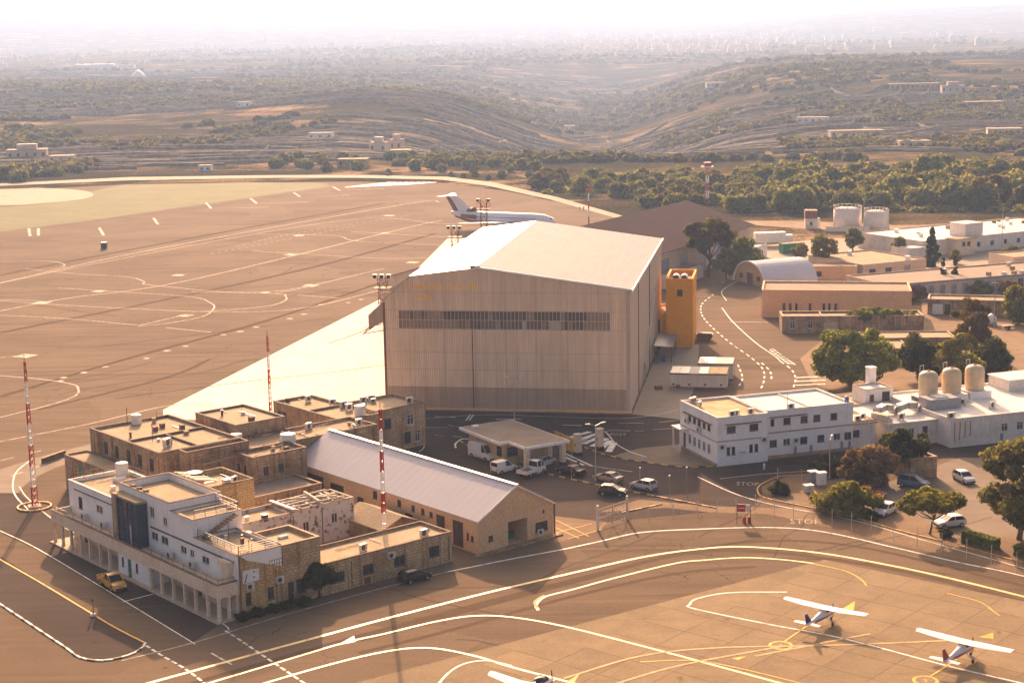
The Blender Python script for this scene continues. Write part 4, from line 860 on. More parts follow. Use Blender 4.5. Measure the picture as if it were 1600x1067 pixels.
# trims, seam, roof
Hg.fbox('corner_trim', M['clad_side'], (-.6, .06, -.09, .6, 0, 20.15)); Hg.fbox('corner_trim', M['rust'], (-41.08, -40.7, -.09, .5, 0, 18.0))
Hg.fbox('door_seam', M['dark'], (-26.12, -25.98, -.1, -.05, 0, 13.5)); Hg.fbox('plinth', M['tan'], (-41.3, .3, -.5, -.06, 0, .35))
def roofpl(a, za, c, zc, mat, name='roof'):
    o = .18; MB().extr([(X(a), za + .02), (X(c), zc + .02), (X(c), zc + o), (X(a), za + o)], -.35, HD + .3).build(name, mat, Hg.e)
roofpl(-36.4, 22.3, -25.3, 23.7, M['hroof_left']); roofpl(-25.28, 23.7, .35, 20.15, M['hroof']); roofpl(-41.2, 18.0, -36.42, 22.28, M['clad_side'], 'eaves_cladding')
MB().box(X(.3), X(.5), -.35, HD + .3, 19.95, 20.4).build('gutter', M['wht'], Hg.e); b = MB(); b.bar((X(-25.3), -.42, 23.95), (X(.4), -.42, 20.4), .12, .3); b.build('verge_flashing', M['wht'], Hg.e)
MB().box(X(-26.2), X(-24.6), -.3, .6, 23.8, 24.15).build('ridge_beacon', M['rust'], Hg.e)
# side wall panels and duct
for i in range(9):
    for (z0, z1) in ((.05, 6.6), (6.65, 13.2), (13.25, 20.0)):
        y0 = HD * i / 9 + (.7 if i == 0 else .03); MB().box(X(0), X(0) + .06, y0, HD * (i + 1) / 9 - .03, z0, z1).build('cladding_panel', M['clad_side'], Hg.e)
b = MB(); b.bar((X(.25), 26, 3.0), (X(.25), 50, 13.0), .35); b.bar((X(.25), 26, 3), (X(.25), 26, .1), .3); b.build('diagonal_duct', M['steel'], Hg.e)
for y in (14.5, 37.6): MB().box(X(.06), X(.2), y, y + .25, 0, 19.9).build('drain_pipe', M['pipe'], Hg.e)
# door guide outrigger at the left
b = MB(); b.extr([(X(-41.1), 18.0), (X(-43.6), 15.8), (X(-43.6), 13.6), (X(-41.1), 14.6)], 0, HD * .97); b.build('door_guide_canopy', M['clad_low'], Hg.e)
b = MB()
for k in range(9):
    y = .4 + k * 8; b.bar((X(-43.6), y, 13.7), (X(-44.6), y, 12.6), .12); b.bar((X(-44.6), y, 12.6), (X(-41.1), y, 13.2), .12); b.bar((X(-43.6), y, 13.7), (X(-44.6), y + 4, 12.6), .1)
b.bar((X(-44.6), 0, 12.6), (X(-44.6), 66, 12.6), .15); b.bar((X(-43.5), 0, 13.5), (X(-43.5), 66, 13.5), .15); b.build('door_guide_lattice', M['rust'], Hg.e)
# the company lettering in yellow
def wall_words(parent, text, mat, loc, size, rz=0.0, name='lettering'):
    o = bpy.data.objects.new(name, text_mesh(name, text, size, mat, .02)); link(o, parent); o.location = loc; o.rotation_euler = (math.pi / 2, 0, rz); return o
M['yellow'] = plain('yellow_lettering', (.92, .50, .01), .5)
wall_words(Hg.e, 'Lufthansa Technik', M['yellow'], (X(-37.0), -.085, 20.25), 1.62)
wall_words(Hg.e, 'Malta', M['yellow'], (X(-35.6), -.085, 18.6), 1.35)
# ---------- floodlight towers on the hangar's airfield side
def flood_tower(label, loc, z0, z1, n=3, rail=False):
    e = thing('floodlight_tower', label, 'floodlight tower', loc, Hf.a); b = MB(); r = .7
    c4 = [(-r, -r), (r, -r), (r, r), (-r, r)]
    for (x, y) in c4: b.bar((x, y, 0), (x, y, z1), .09)
    k = z0
    z = 0
    while z < z1 - 1.5:
        for i in range(4):
            (xa, ya), (xb, yb) = c4[i], c4[(i + 1) % 4]; b.bar((xa, ya, z), (xb, yb, z + 1.6), .08); b.bar((xa, ya, z), (xb, yb, z), .08)
        z += 1.6
    b.build('lattice_mast', M['rust'], e)
    MB().box(-1.5, 1.5, -1.3, 1.3, z1 - 2.2, z1 - 2.05).build('platform', M['rust'], e)
    if rail:
        b = MB()
        for x in (-1.5, -.5, .5, 1.5):
            for y in (-1.3, 1.3): b.bar((x, y, z1 - 2.05), (x, y, z1 - .6), .07)
        for y in (-1.3, 1.3):
            for z in (z1 - 1.3, z1 - .6): b.bar((-1.5, y, z), (1.5, y, z), .07)
        b.build('railing', M['red'], e)
    for i in range(n): 
        x = -1.2 + 2.4 * i / max(1, n - 1); MB().box(x - .35, x + .35, -.9, -.4, z1 - .4, z1 + .3).build('floodlight', M['acw'], e); MB().box(x - .3, x + .3, -.92, -.9, z1 - .35, z1 + .22).build('floodlight_glass', M['glass'], e)
    return e
flood_tower('lattice floodlight tower beside the near left corner of the hangar', Hf.w(-43.0, 8.5, 15.6), 0, 5.6)
flood_tower('rusty floodlight tower rising behind the bright hangar roof slope', Hf.w(-44.2, 78.5), 0, 21.4)
flood_tower('red railed floodlight tower in front of the parked airliner', Hf.w(-43.6, 110), 0, 24.0, 2, True)
# ---------- second hangar, brown roof
a2 = 61.3; u2 = Vector((math.cos(math.radians(a2)), math.sin(math.radians(a2)), 0)); n2 = Vector((u2.y, -u2.x, 0))
rp = G(912, 353, 14.0); al = rp.dot(u2)
o2 = rp + n2 * 20 + u2 * (-62)                       # near end of the near eave
F2 = Frame((o2.x, o2.y), a2 - 90)                    # x across (ridge runs along y)
H2 = Bld('brown_roofed_hangar', 'broad older hangar with brown grey pitched roof behind the great hangar', F2, -40, 0, 'hangar')
M['roof2'] = ribbed('brown_roof_sheet', (.135, .102, .096), .9, .9, 0, (.036, .025, .023), .5, .2, .1, 'Y', .25, 0.0)
H2.gable(-40, 0, 0, 127, 0, 8.0, 14.0, M['beige'], M['roof2'], over=.6, E=[(y, y + 5, .1, 6.2, 'grey') for y in (52, 64, 76, 88, 100)])
# ---------- orange tower with two steel cylinders on its roof
Of = Frame((30.3, 328.6), -9.35)
Or = Bld('orange_tower_block', 'bright orange windowed tower block beside the hangar with parapet', Of, 0, 0, 'tower')
Or.block(0, 5.3, 0, 13, 0, 13.6, M['orange'], M['roof'], 1.0, .3, S=[(2.2, 3.3, 10.2, 11.5, 'p')], E=[(2.4, 3.4, 10.2, 11.4, 'p'), (7, 8, 10.2, 11.4, 'p'), (10, 11, 5, 6.2, 'p')], cope=M['orange'])
Or.block(-2.6, -.02, 1.0, 12, 0, 6.6, M['orange'], M['roof_dark'], .3, .25, S=[(-2.2, -1.2, 2.2, 5.4, 'd2')])
for i, x in enumerate((1.9, 3.5)):
    e = thing('steel_tank', ['left one of the two steel drums on the orange tower roof', 'right one of the two steel drums on the orange tower roof'][i], 'tank', Of.w(x, 1.5, 12.6), Of.a, 'steel drums on the orange tower')
    MB().tube((0, -.7, .95), (0, 1.5, .95), .72, k=18).build('drum', M['steel'], e, True); MB().tube((0, -.74, .95), (0, -.7, .95), .5, k=14).build('end_cap', M['dark'], e)
    b = MB(); b.box(-.5, .5, -.4, -.25, 0, .45); b.box(-.5, .5, 1.0, 1.15, 0, .45); b.build('cradle', M['rust'], e)
Cp = Bld('blue_grey_carport', 'blue grey carport roof on posts between hangar wall and orange tower', Frame((26.6, 313.5), -9.35), 0, 0, 'carport')
b = MB(); b.extr([(0, 3.1), (3.6, 2.9), (3.6, 3.0), (0, 3.2)], 0, 13); Cp.part('roof', b, M['grey'])
for (x, y) in ((.2, .3), (3.3, .3), (.2, 12.6), (3.3, 12.6), (3.3, 6.5), (.2, 6.5)): MB().box(x - .08, x + .08, y - .08, y + .08, 0, 2.9).build('post', M['dark'], Cp.e)
# ---------- white container sheds
M['cont'] = ribbed('white_container_sheet', (.62, .58, .55), .28, .5, 0, (.36, .27, .2), .45, .5)
Cf = Frame((27.5, 290.2), -10)
def container(label, x, y, w, d, h, roofs, doors):
    q = Bld('container_shed', label, Cf, x, y, 'shed'); b = MB().box(0, w, 0, d, .25, h); q.part('body', b, M['cont'])
    n = len(roofs)
    for i, m in enumerate(roofs): MB().extr([(w * i / n + .02, h + .02), (w * (i + 1) / n - .02, h + .02), (w * (i + 1) / n - .02, h + .16), (w * i / n + .02, h + .16)], -.3, d + .2).build('roof_sheet', M[m], q.e)
    MB().box(-.1, w + .1, -.32, -.2, h - .12, h).build('fascia', M['dark'], q.e); MB().box(0, w, 0, d, 0, .25).build('base', M['rust'], q.e)
    for k in range(4 if doors else 0):
        x = .4 + k * (w - .8) / 3.3; MB().box(x, x + .35, -.04, -.001, .5, .85).build('vent_hole', M['dark'], q.e)
    return q
container('long low white metal shed with grey and sandy roof sheets beside hangar', 0, 0, 9.9, 5.5, 2.6, ('grey', 'grey', 'roof_white', 'grey', 'roof', 'roof'), True)
container('white ribbed shed with bright roof edge behind the long low shed', 4.4, 7.2, 6.2, 5.2, 3.0, ('cont', 'roof_white'), False)
def skip(label, loc, rz, m):
    e = thing('rubbish_skip', label, 'skip', loc, rz); b = MB()
    b.extr([(-1.6, .9), (-1.1, 0), (1.1, 0), (1.6, .9), (1.6, 1.3), (-1.6, 1.3)], -.9, .9); b.build('bin', M[m], e); MB().box(-1.65, 1.65, -.95, .95, 1.3, 1.38).build('rim', M['dark'], e); MB().box(-1.4, 1.4, -.8, .8, 1.38, 1.6).build('load', M['brown'], e)
skip('rusty red skip at the foot of the orange tower', G(1101, 532), -.2, 'rust')
# concrete strip along the hangar side
sheet('side_path', [Hf.w(.4, -1), Hf.w(8.6, -4), Hf.w(9.5, 26), Hf.w(8.0, 62), Hf.w(.4, 62)], M['yardc'], .006, world=True)
for (x, y, l) in ((3.2, 19, 'small rusty crate on the hangar side path'), (6.6, 20.5, 'dark pallet pile at the corner of the long low shed')):
    e = thing('crate', l, 'crate', Hf.w(x, y), .3); 
    for k in range(3): MB().box(-.6, .6, -.5 + k * .36, -.5 + k * .36 + .28, .1, .6).build('plank', M['rust'], e)
    MB().box(-.6, .6, -.5, .5, 0, .1).build('base', M['dark'], e)
b = MB(); b.box(-.35, .35, -.35, .35, 0, 1.0); b.box(-.38, .38, -.38, .38, 1.0, 1.08); o = thing('blue_barrel_bin', 'blue bin standing by the hangar wall near the carport', 'bin', Hf.w(2.2, 44)); b.build('body', plain('blue_plastic', (.02, .09, .28), .4), o); MB().box(-.2, .2, -.42, -.38, .5, .6).build('handle', M['dark'], o)
# ================================================================== GATEHOUSE
Gf = Frame((-6.3, 247.0), -58.0)           # x runs down the long side towards the camera
M['gwall'] = render_wall('ochre_gatehouse_render', (.52, .36, .19), (.38, .24, .12), .3)
g0 = G(733, 705); ga = gdir((733, 705), (787, 727))
Gh = Bld('gatehouse', 'ochre gatehouse with flat grey roof, white fascia and drive-through canopy', Frame((g0.x, g0.y), math.degrees(ga)), 0, 0, 'gatehouse')
GL = 10.2
Gh.block(0, GL, 0, 7.2, 0, 3.1, M['gwall'], M['roof_dark'], 0, S=[(2.4, 4.2, .1, 2.4, 'dark'), (8.2, 9.7, 1.2, 2.6, 'd2')], E=[(.6, 2.4, 1.2, 2.6, 'd2'), (3.2, 4.2, .1, 2.3, 'brown')])
b = MB(); b.prism([(-1.2, -1.0), (GL + .4, -1.0), (GL + .4, .6), (GL + 5.0, .6), (GL + 5.0, 8.2), (-1.2, 8.2)], 3.2, 3.6); Gh.part('roof_slab', b, M['wht'])
b = MB(); b.prism([(-1.0, -.8), (GL + .2, -.8), (GL + .2, .8), (GL + 4.8, .8), (GL + 4.8, 8.0), (-1.0, 8.0)], 3.6, 3.63); Gh.part('roof_felt', b, M['roof_dark'])
for (x, y) in ((GL + 4.3, 1.3), (GL + 4.3, 7.4), (GL + .6, 7.4)): MB().box(x - .35, x + .35, y - .35, y + .35, 0, 3.2).build('pillar', M['cream'], Gh.e); MB().box(x - .37, x + .37, y - .37, y + .37, 0, .4).build('pillar_base', M['dark'], Gh.e)
Gh.vent(.6, .8, 3.63, .8, .3, M['wht']); MB().box(0, GL, -.05, -.01, 0, 1.1).build('dado', M['tan'], Gh.e)
def gate_pillar(label, loc):
    e = thing('gate_pillar', label, 'pillar', loc, ga); MB().box(-.45, .45, -.45, .45, .5, 3.1).build('shaft', M['cream'], e); MB().box(-.5, .5, -.5, .5, 0, .5).build('base', M['dark'], e); MB().box(-.52, .52, -.52, .52, 3.1, 3.25).build('cap', M['cream'], e); MB().box(-.1, .1, -.5, -.46, 1.5, 1.8).build('plate', M['dark'], e)
gate_pillar('cream gate pillar beside the yellow barrier gate', G(903, 711)); gate_pillar('cream gate pillar at the black and yellow kerb beside hatched markings', G(937, 702))
e = thing('sliding_gate', 'yellow barred sliding gate between canopy and cream pillar', 'gate', G(866, 697), gdir((866, 697), (900, 712)))
LG = (G(900, 712) - G(866, 697)).length; b = MB(); b.box(0, LG, -.05, .05, .3, .5); b.box(0, LG, -.05, .05, 2.3, 2.45); b.build('gate_frame', M['paint_yel'], e)
bm_ = MB().box(-.05, .05, -.02, .02, .5, 2.3).mesh('bar', M['paint_yel'])
for k in range(int(LG / .22)): inst('bar', bm_, e, (k * .22 + .1, 0, 0))
# ================================================================== WHITE OFFICE (frame Of2)
Wf = Frame((29.08, 235.68), 19.0)
Wo = Bld('white_office_building', 'two storey white office building with rows of windows and stained flat roof', Wf, 0, 0)
k5 = [(3.2 + i * 1.62, 4.15 + i * 1.62) for i in range(5)]
Wo.block(0, 8.1, 0, 12.6, 0, 7.1, M['white'], M['roof_rust'], .25, .25, S=[(1.5, 2.9, 4.75, 5.75, 'd2'), (5.1, 6.5, 4.75, 5.75, 'd2'), (1.5, 2.05, 1.5, 2.7, 'd2'), (2.3, 2.85, 1.5, 2.7, 'd2'), (5.1, 5.65, 1.6, 2.75, 'd2'), (5.95, 6.5, 1.6, 2.75, 'd2')],
         W=[(a - .9, c - .9, 4.7, 5.6, 'd2') for a, c in k5] + [(a - .9, c - .9, 1.3, 2.7, 'w2') for a, c in k5] + [(10.6, 11.6, .1, 2.6, 'brown')], cope=M['white2'])
sx_ = [9.0, 11.1, 13.9, 16.0, 18.8]
Wo.block(8.1, 22.6, 1.0, 12.0, 0, 7.15, M['white'], M['roof_white'], .25, .25, S=[(9.0, 9.6, 4.9, 5.9, 'd2')] + [(a, a + 1.15, 4.9, 5.9, 'd2') for a in sx_[1:]] + [(a, a + 1.15, 1.75, 2.8, k) for a, k in ((8.9, 'd2'), (11.1, 'w'), (13.9, 'd2'), (16.7, 'd2'), (19.4, 'w'), (21.2, 'd2'))], cope=M['white2'])
Wo.block(22.6, 26.8, 1.6, 12.0, 0, 4.1, M['white2'], M['roof_white'], .3, .25, S=[(23.0, 24.1, 1.75, 2.8, 'd2')])
Wo.fbox('window_canopy', M['brown'], (1.2, 6.9, -.45, 0, 6.0, 6.07), (8.8, 14.9, .6, 1.0, 6.15, 6.22), (-.45, 0, 1.6, 11.2, 5.75, 5.82))
Wo.fbox('floor_band', M['cope'], (-.06, 8.16, -.06, 0, 3.55, 3.7), (8.16, 26.8, .92, 1.0, 3.8, 3.98), (-.06, 0, 0, 12.6, 3.5, 3.62)); Wo.fbox('plinth', M['cope'], (8.12, 22.6, .95, 1.0, 0, .5), (-.04, 0, -.02, 12.6, 0, .4))
Wo.fbox('porch_roof', M['wht'], (-1.4, 0, 9.6, 12.8, 3.3, 3.5)); Wo.fbox('porch_post', M['wht'], (-1.3, -1.1, 9.8, 10.0, 0, 3.3), (-1.3, -1.1, 12.3, 12.5, 0, 3.3))
Wo.fbox('roof_upstand', M['white2'], (15.6, 15.8, 1.3, 11.7, 6.9, 7.12)); Wo.fbox('buttress', M['grey'], *[(x, x + .28, .75, 1.0, 0, 1.5) for x in (12.9, 15.5, 20.6, 21.9)])
for (x, y, z, a) in ((1.0, 11.0, 6.85, .9), (1.7, 11.4, 6.85, .8), (1.2, 8.4, 6.85, .9), (2.8, .9, 6.85, .1), (3.5, 1.1, 6.85, .2), (5.9, 1.2, 6.85, .1), (12.6, 1.6, 6.9, .1), (24.2, 2.4, 3.85, .1), (25.6, 3.4, 3.85, .2), (23.2, 5.2, 3.85, 1.0)): Wo.ac(x, y, z, a, 1.15)
for (x, y, z, a) in ((-.22, 9.8, 4.2, -1.57), (-.22, 5.6, 3.75, -1.57), (.7, -.22, 2.4, 0), (13.1, .78, 2.0, 0), (7.4, -.22, 2.9, 0)): Wo.ac(x, y, z, a)
Wo.fbox('sign_board', M['sign'], (3.2, 4.7, -.04, -.005, 1.45, 2.0)); Wo.fbox('sign_marks', M['grey'], (3.5, 3.7, -.05, -.041, 1.62, 1.8), (3.85, 4.45, -.05, -.041, 1.66, 1.8))
Wo.pipe([(8.0, -.08, 0), (8.0, -.08, 6.9)], .05, M['wht']); Wo.pipe([(11.9, 1.4, 7.1), (11.9, 1.4, 9.4)], .04, M['dark'], 'aerial')
Lb = Bld('service_building', 'long grubby white service building with rooftop ducts below cream tanks', Wf, 27.0, .2)
Lb.block(28.2, 36.4, .2, 12.2, 0, 3.5, M['white2'], M['roof_white'], 0, S=[(29.2, 30.0, 1.5, 2.6, 'd2'), (31.6, 32.6, 1.6, 2.6, 'w'), (34.0, 34.9, 1.5, 2.7, 'd2')], over=.25)
Lb.block(36.42, 66, -3.6, 16.0, 0, 4.35, M['white2'], M['roof_white'], .2, .25, S=[(45.2, 46.3, 1.7, 2.9, 'w2'), (47.9, 49.0, 1.7, 2.9, 'w2'), (50.6, 51.7, 1.7, 2.9, 'w2'), (53.4, 54.5, 1.7, 2.9, 'w2'), (45.0, 45.6, .05, 1.4, 'grey'), (57, 58, 1.7, 2.9, 'w2'), (60, 61, 1.7, 2.9, 'w2')], cope=M['white2'])
Lb.block(26.9, 36.0, 12.3, 20, 0, 3.9, M['white2'], M['roof'], .3, .25)
Lb.block(31.8, 36.8, 13.0, 17.0, 3.6, 5.9, M['white'], M['roof_white'], .15, .2, S=[(32.6, 33.4, 3.9, 5.1, 'brown'), (34.8, 36.2, 3.7, 5.4, 'dark')]); Lb.fbox('chimney', M['white'], (35.0, 36.2, 17.2, 18.4, 3.6, 8.3)); Lb.fbox('chimney_cap', M['wht'], (34.9, 36.3, 17.1, 18.5, 8.3, 8.45))
b = MB()
for (x0, x1) in ((29.0, 32.0), (32.4, 36.2)):
    pts = [(x0, 3.9), (x0 + .4, 4.7), ((x0 + x1) / 2, 5.0), (x1 - .3, 4.8), (x1, 4.0)]
    for i in range(4): b.bar(Lb.L(pts[i][0], 5.0, pts[i][1]), Lb.L(pts[i + 1][0], 5.2, pts[i + 1][1]), 1.1, .9)
Lb.part('air_duct', b, M['steel']); b = MB(); b.bar(Lb.L(27.2, 3.2, 4.4), Lb.L(28.6, 1.0, 4.2), 1.0, 1.0); b.bar(Lb.L(28.6, 1.0, 4.2), Lb.L(28.7, .4, .6), .8, .8); Lb.part('air_duct', b, M['cream'])
Lb.fbox('plant_unit', M['grey'], (37.2, 42.6, 3.2, 6.4, 4.2, 5.8)); Lb.fbox('plant_unit_top', M['roof_white'], (38.8, 40.6, 3.8, 5.8, 5.8, 5.95))
Lb.fbox('tank_plinth', M['white'], (38.8, 42.6, 7.2, 11.2, 4.15, 5.0), (43.0, 46.8, 7.4, 11.2, 4.15, 5.15), (47.2, 51.0, 7.4, 11.2, 4.15, 5.3))
Lb.fbox('plinth_opening', M['dark'], (38.72, 38.8, 7.6, 10.8, 4.3, 4.8), (47.12, 47.2, 7.8, 10.8, 4.3, 5.1))
Lb.fbox('roof_lantern', M['white2'], (56, 66, 10, 15.5, 4.15, 5.9)); Lb.fbox('roof_lantern_top', M['roof_white'], (55.8, 66.2, 9.8, 15.7, 5.9, 6.05))
for (x, y) in ((46.6, 1.0), (53.8, .6), (59.0, .8), (43.8, 4.6), (36.9, -2.8), (31.0, 1.4)): Lb.ac(x, y, 4.15 if x > 36.4 else 3.7, rnd.uniform(-.2, .4), 1.3)
for k in range(4): Lb.pipe([(37.0 + k * .9, -3.7, 1.0 + k * .2), (37.0 + k * .9, -3.7, 3.9)], .05, M['rust'])
M['creamtank'] = plain('cream_tank_paint', (.62, .48, .30), .5, 0, .15, .8)
for i, (x, z, l) in enumerate(((40.7, 5.0, 'leftmost of three large cream dome topped tanks on the service roof'), (44.9, 5.15, 'middle one of three large cream dome topped tanks'), (49.1, 5.3, 'rightmost and tallest of three large cream dome topped tanks'))):
    e = thing('storage_tank', l, 'storage tank', Wf.w(x, 9.3, z), 0, 'cream tanks on the service building')
    MB().lathe([(1.42, 0), (1.5, .1), (1.5, 3.0), (1.38, 3.45), (1.05, 3.75), (.5, 3.92), (.12, 3.95)], k=24).build('tank_body', M['creamtank'], e, True); MB().lathe([(.28, 3.92), (.28, 4.05), (.1, 4.1)], k=10).build('lid', M['rust'], e)
    b = MB(); b.bar((-1.2, .6, 3.6), (-1.2, .6, 4.6), .06); b.bar((-.5, 1.2, 3.6), (-.5, 1.2, 4.6), .06); b.bar((-1.2, .6, 4.6), (-.5, 1.2, 4.6), .06); b.build('ladder_hoop', M['frame_w'], e)
e = thing('blue_drum', 'small blue drum on the far corner of the white office roof', 'drum', Wf.w(22.2, 2.2, 6.9)); MB().lathe([(.3, 0), (.32, .1), (.32, .85), (.3, .95)], k=14).build('body', plain('blue_plastic', (.02, .09, .28), .4), e, True); MB().lathe([(.33, .95), (.33, 1.0), (.1, 1.05)], k=14).build('lid', M['navy'], e)
# ================================================================== VEHICLES
M['tyre'] = plain('tyre_rubber', (.02, .02, .02), .8); M['rim'] = plain('wheel_rim', (.35, .34, .33), .35, .7); M['carglass'] = glassy('car_glass', (.015, .018, .022)); M['lamp'] = plain('headlamp', (.75, .75, .72), .15); M['tail'] = plain('tail_lamp', (.40, .02, .015), .3); M['trim'] = plain('black_trim', (.03, .03, .03), .5)
def paint(name, col):
    t = NT(name); n = t.noise(t.pos(), .7, 3); c = t.mix(tuple(x * .93 for x in col), col, n); m = t.fin(c, .35, .0, .25); t.b.inputs['Coat Weight'].default_value = .1; t.b.inputs['Coat Roughness'].default_value = .15; return m
M['p_white'] = paint('white_car_paint', (.72, .70, .69)); M['p_black'] = paint('black_car_paint', (.012, .013, .018)); M['p_dark'] = paint('dark_grey_car_paint', (.035, .036, .04)); M['p_beige'] = paint('beige_car_paint', (.36, .29, .23)); M['p_silver'] = paint('silver_car_paint', (.48, .46, .45)); M['p_blue'] = paint('grey_blue_car_paint', (.12, .17, .25)); M['p_red'] = paint('dark_red_car_paint', (.30, .03, .03)); M['p_yellow'] = paint('yellow_truck_paint', (.62, .33, .035)); M['p_green'] = paint('dark_green_car_paint', (.02, .03, .03))
KINDS_ = {  # belt line (x, z) tail to nose; roof (rear x, front x, z); base of glass (rear x, front x); half width; wheels x; bottom
    'hatch': dict(belt=[(-1.92, .62), (-1.86, .95), (-1.2, .98), (.75, .95), (1.0, .92), (1.7, .78), (1.92, .55)], roof=(-1.35, .15, 1.46), glass=(-1.80, .98), w=.83, wx=(-1.2, 1.22), r=.30),
    'sedan': dict(belt=[(-2.2, .6), (-2.15, .93), (-1.4, .98), (.8, .94), (1.05, .90), (1.9, .76), (2.18, .52)], roof=(-.95, .15, 1.42), glass=(-1.6, 1.0), w=.85, wx=(-1.3, 1.35), r=.31),
    'mpv': dict(belt=[(-2.05, .65), (-2.0, 1.05), (-1.2, 1.05), (1.0, 1.0), (1.2, .96), (1.85, .82), (2.08, .55)], roof=(-1.7, .35, 1.64), glass=(-1.95, 1.25), w=.88, wx=(-1.25, 1.35), r=.32),
    'small_van': dict(belt=[(-2.0, .6), (-1.98, 1.05), (-1.2, 1.08), (.7, 1.0), (.95, .95), (1.75, .80), (2.0, .55)], roof=(-1.94, .2, 1.80), glass=(-1.97, .98), w=.84, wx=(-1.25, 1.3), r=.31),
    'van': dict(belt=[(-2.5, .7), (-2.48, 1.25), (-1.0, 1.25), (1.3, 1.22), (1.75, 1.15), (2.35, .95), (2.55, .6)], roof=(-2.44, .95, 2.3), glass=(-2.47, 1.8), w=.98, wx=(-1.55, 1.65), r=.34),
    'cab': dict(belt=[(-.55, .6), (-.5, 1.1), (-.3, 1.1), (1.1, 1.02), (1.35, .97), (2.15, .88), (2.4, .6)], roof=(-.35, .55, 1.68), glass=(-.48, 1.3), w=.84, wx=(-1.55, 1.5), r=.36),
    'truck': dict(belt=[(.25, .7), (.28, 1.2), (.6, 1.2), (1.7, 1.2), (1.95, 1.15), (2.2, 1.0), (2.3, .6)], roof=(.35, 1.55, 2.05), glass=(.3, 2.0), w=.92, wx=(-1.4, 1.55), r=.36)}
_cm = {}
def car(name, label, cat, loc, heading, kind, pm, group=None, closed=False):
    s = KINDS_[kind]; e = thing(name, label, cat, loc, heading, group); w = s['w']; P = M[pm]; zb = .24
    b = MB(); rings = []
    for i, (x, z) in enumerate(s['belt']):
        k = .88 if i in (0, len(s['belt']) - 1) else (.95 if i in (1, len(s['belt']) - 2) else 1.0); ww = w * k
        rings.append([(x, -ww * .9, zb), (x, -ww, zb + .2), (x, -ww, zb + (z - zb) * .6), (x, -ww * .94, z), (x, 0, z + .025), (x, ww * .94, z), (x, ww, zb + (z - zb) * .6), (x, ww, zb + .2), (x, ww * .9, zb)])
    b.loft(rings)
    xr, xf, zr = s['roof']; gr, gf = s['glass']; zbelt = .0
    def zb_at(x):
        q = s['belt']
        for (a, za), (c, zc) in zip(q, q[1:]):
            if a <= x <= c: return za + (zc - za) * (x - a) / (c - a)
        return q[1][1]
    rw = w * .80; bw = w * .93; zr_, zf_ = zb_at(gr), zb_at(gf)
    # roof panel and pillars
    b.loft([[(xr - .03, -rw * .96, zr - .06), (xr - .03, 0, zr - .03), (xr - .03, rw * .96, zr - .06), (xr - .03, 0, zr - .08)], [(xr + .25, -rw, zr), (xr + .25, 0, zr + .05), (xr + .25, rw, zr), (xr + .25, 0, zr - .05)], [(xf - .2, -rw, zr), (xf - .2, 0, zr + .05), (xf - .2, rw, zr), (xf - .2, 0, zr - .05)], [(xf + .04, -rw * .96, zr - .06), (xf + .04, 0, zr - .03), (xf + .04, rw * .96, zr - .06), (xf + .04, 0, zr - .08)]])
    for sy in (-1, 1):
        b.bar((gf, sy * bw, zf_), (xf, sy * rw, zr - .03), .07); b.bar((gr, sy * bw, zr_), (xr, sy * rw, zr - .03), .10)
        xm = (gf + gr) / 2 + .1; b.bar((xm, sy * bw, zb_at(xm)), (xm - .05, sy * rw, zr - .02), .08)
        if closed:
            xc = gf - 1.15 if kind == 'van' else xm
            b.quad((gr, sy * bw, zr_), (xc, sy * bw, zb_at(xc)), (xc - .05, sy * rw, zr), (xr, sy * rw, zr))
    if closed: b.quad((gr, -bw, zr_), (gr, bw, zr_), (xr, rw, zr), (xr, -rw, zr))
    b.build('body', P, e)
    g = .015
    MB().quad((gf - g, -bw + .03, zf_), (gf - g, bw - .03, zf_), (xf - g, rw - .03, zr - .05), (xf - g, -rw + .03, zr - .05)).build('windscreen', M['carglass'], e)
    if not closed or kind == 'small_van':
        o = -.02 if kind == 'small_van' else g
        MB().quad((gr + o, bw * .85, zr_ + .12 * (kind == 'small_van')), (gr + o, -bw * .85, zr_ + .12 * (kind == 'small_van')), (xr + o, -rw * .85, zr - .12), (xr + o, rw * .85, zr - .12)).build('rear_window', M['carglass'], e)
    for sy in (-1, 1):
        xa = (gf - 1.15 if kind == 'van' else ((gf + gr) / 2 + .1)) if closed else gr
        q = [(xa + .05, sy * (bw - .02), zb_at(xa) + .01), (gf - .08, sy * (bw - .02), zf_ + .01), (xf, sy * (rw - .0), zr - .05), (max(xr, xa) + .05, sy * (rw - .0), zr - .05)]
        MB().quad(*(q if sy < 0 else q[::-1])).build('side_window', M['carglass'], e)
        xn, zn = s['belt'][-1]; xt, zt = s['belt'][0]
        MB().box(xn - .12, xn + .015, sy * w * .62 - .16, sy * w * .62 + .16, zn - .02, zn + .13).build('headlight', M['lamp'], e)
        MB().box(xt - .015, xt + .08, sy * w * .70 - .1, sy * w * .70 + .1, zt + .05, zt + .28).build('tail_light', M['tail'], e)
        MB().box(gf - .25, gf - .1, sy * (w + .02) - .08, sy * (w + .02) + .08, zf_ + .02, zf_ + .16).build('mirror', P, e)
    MB().box(s['belt'][-1][0] - .1, s['belt'][-1][0] + .05, -w * .8, w * .8, .28, .48).build('front_bumper', M['trim'], e); MB().box(s['belt'][0][0] - .05, s['belt'][0][0] + .1, -w * .8, w * .8, .30, .5).build('rear_bumper', M['trim'], e)
    if ('wh', s['r']) not in _cm:
        r = s['r']; _cm[('wh', r)] = (MB().tube((0, -.1, 0), (0, .1, 0), r, k=16).mesh('wheel', M['tyre']), MB().tube((0, -.112, 0), (0, .112, 0), r * .62, k=12).mesh('rim', M['rim']))
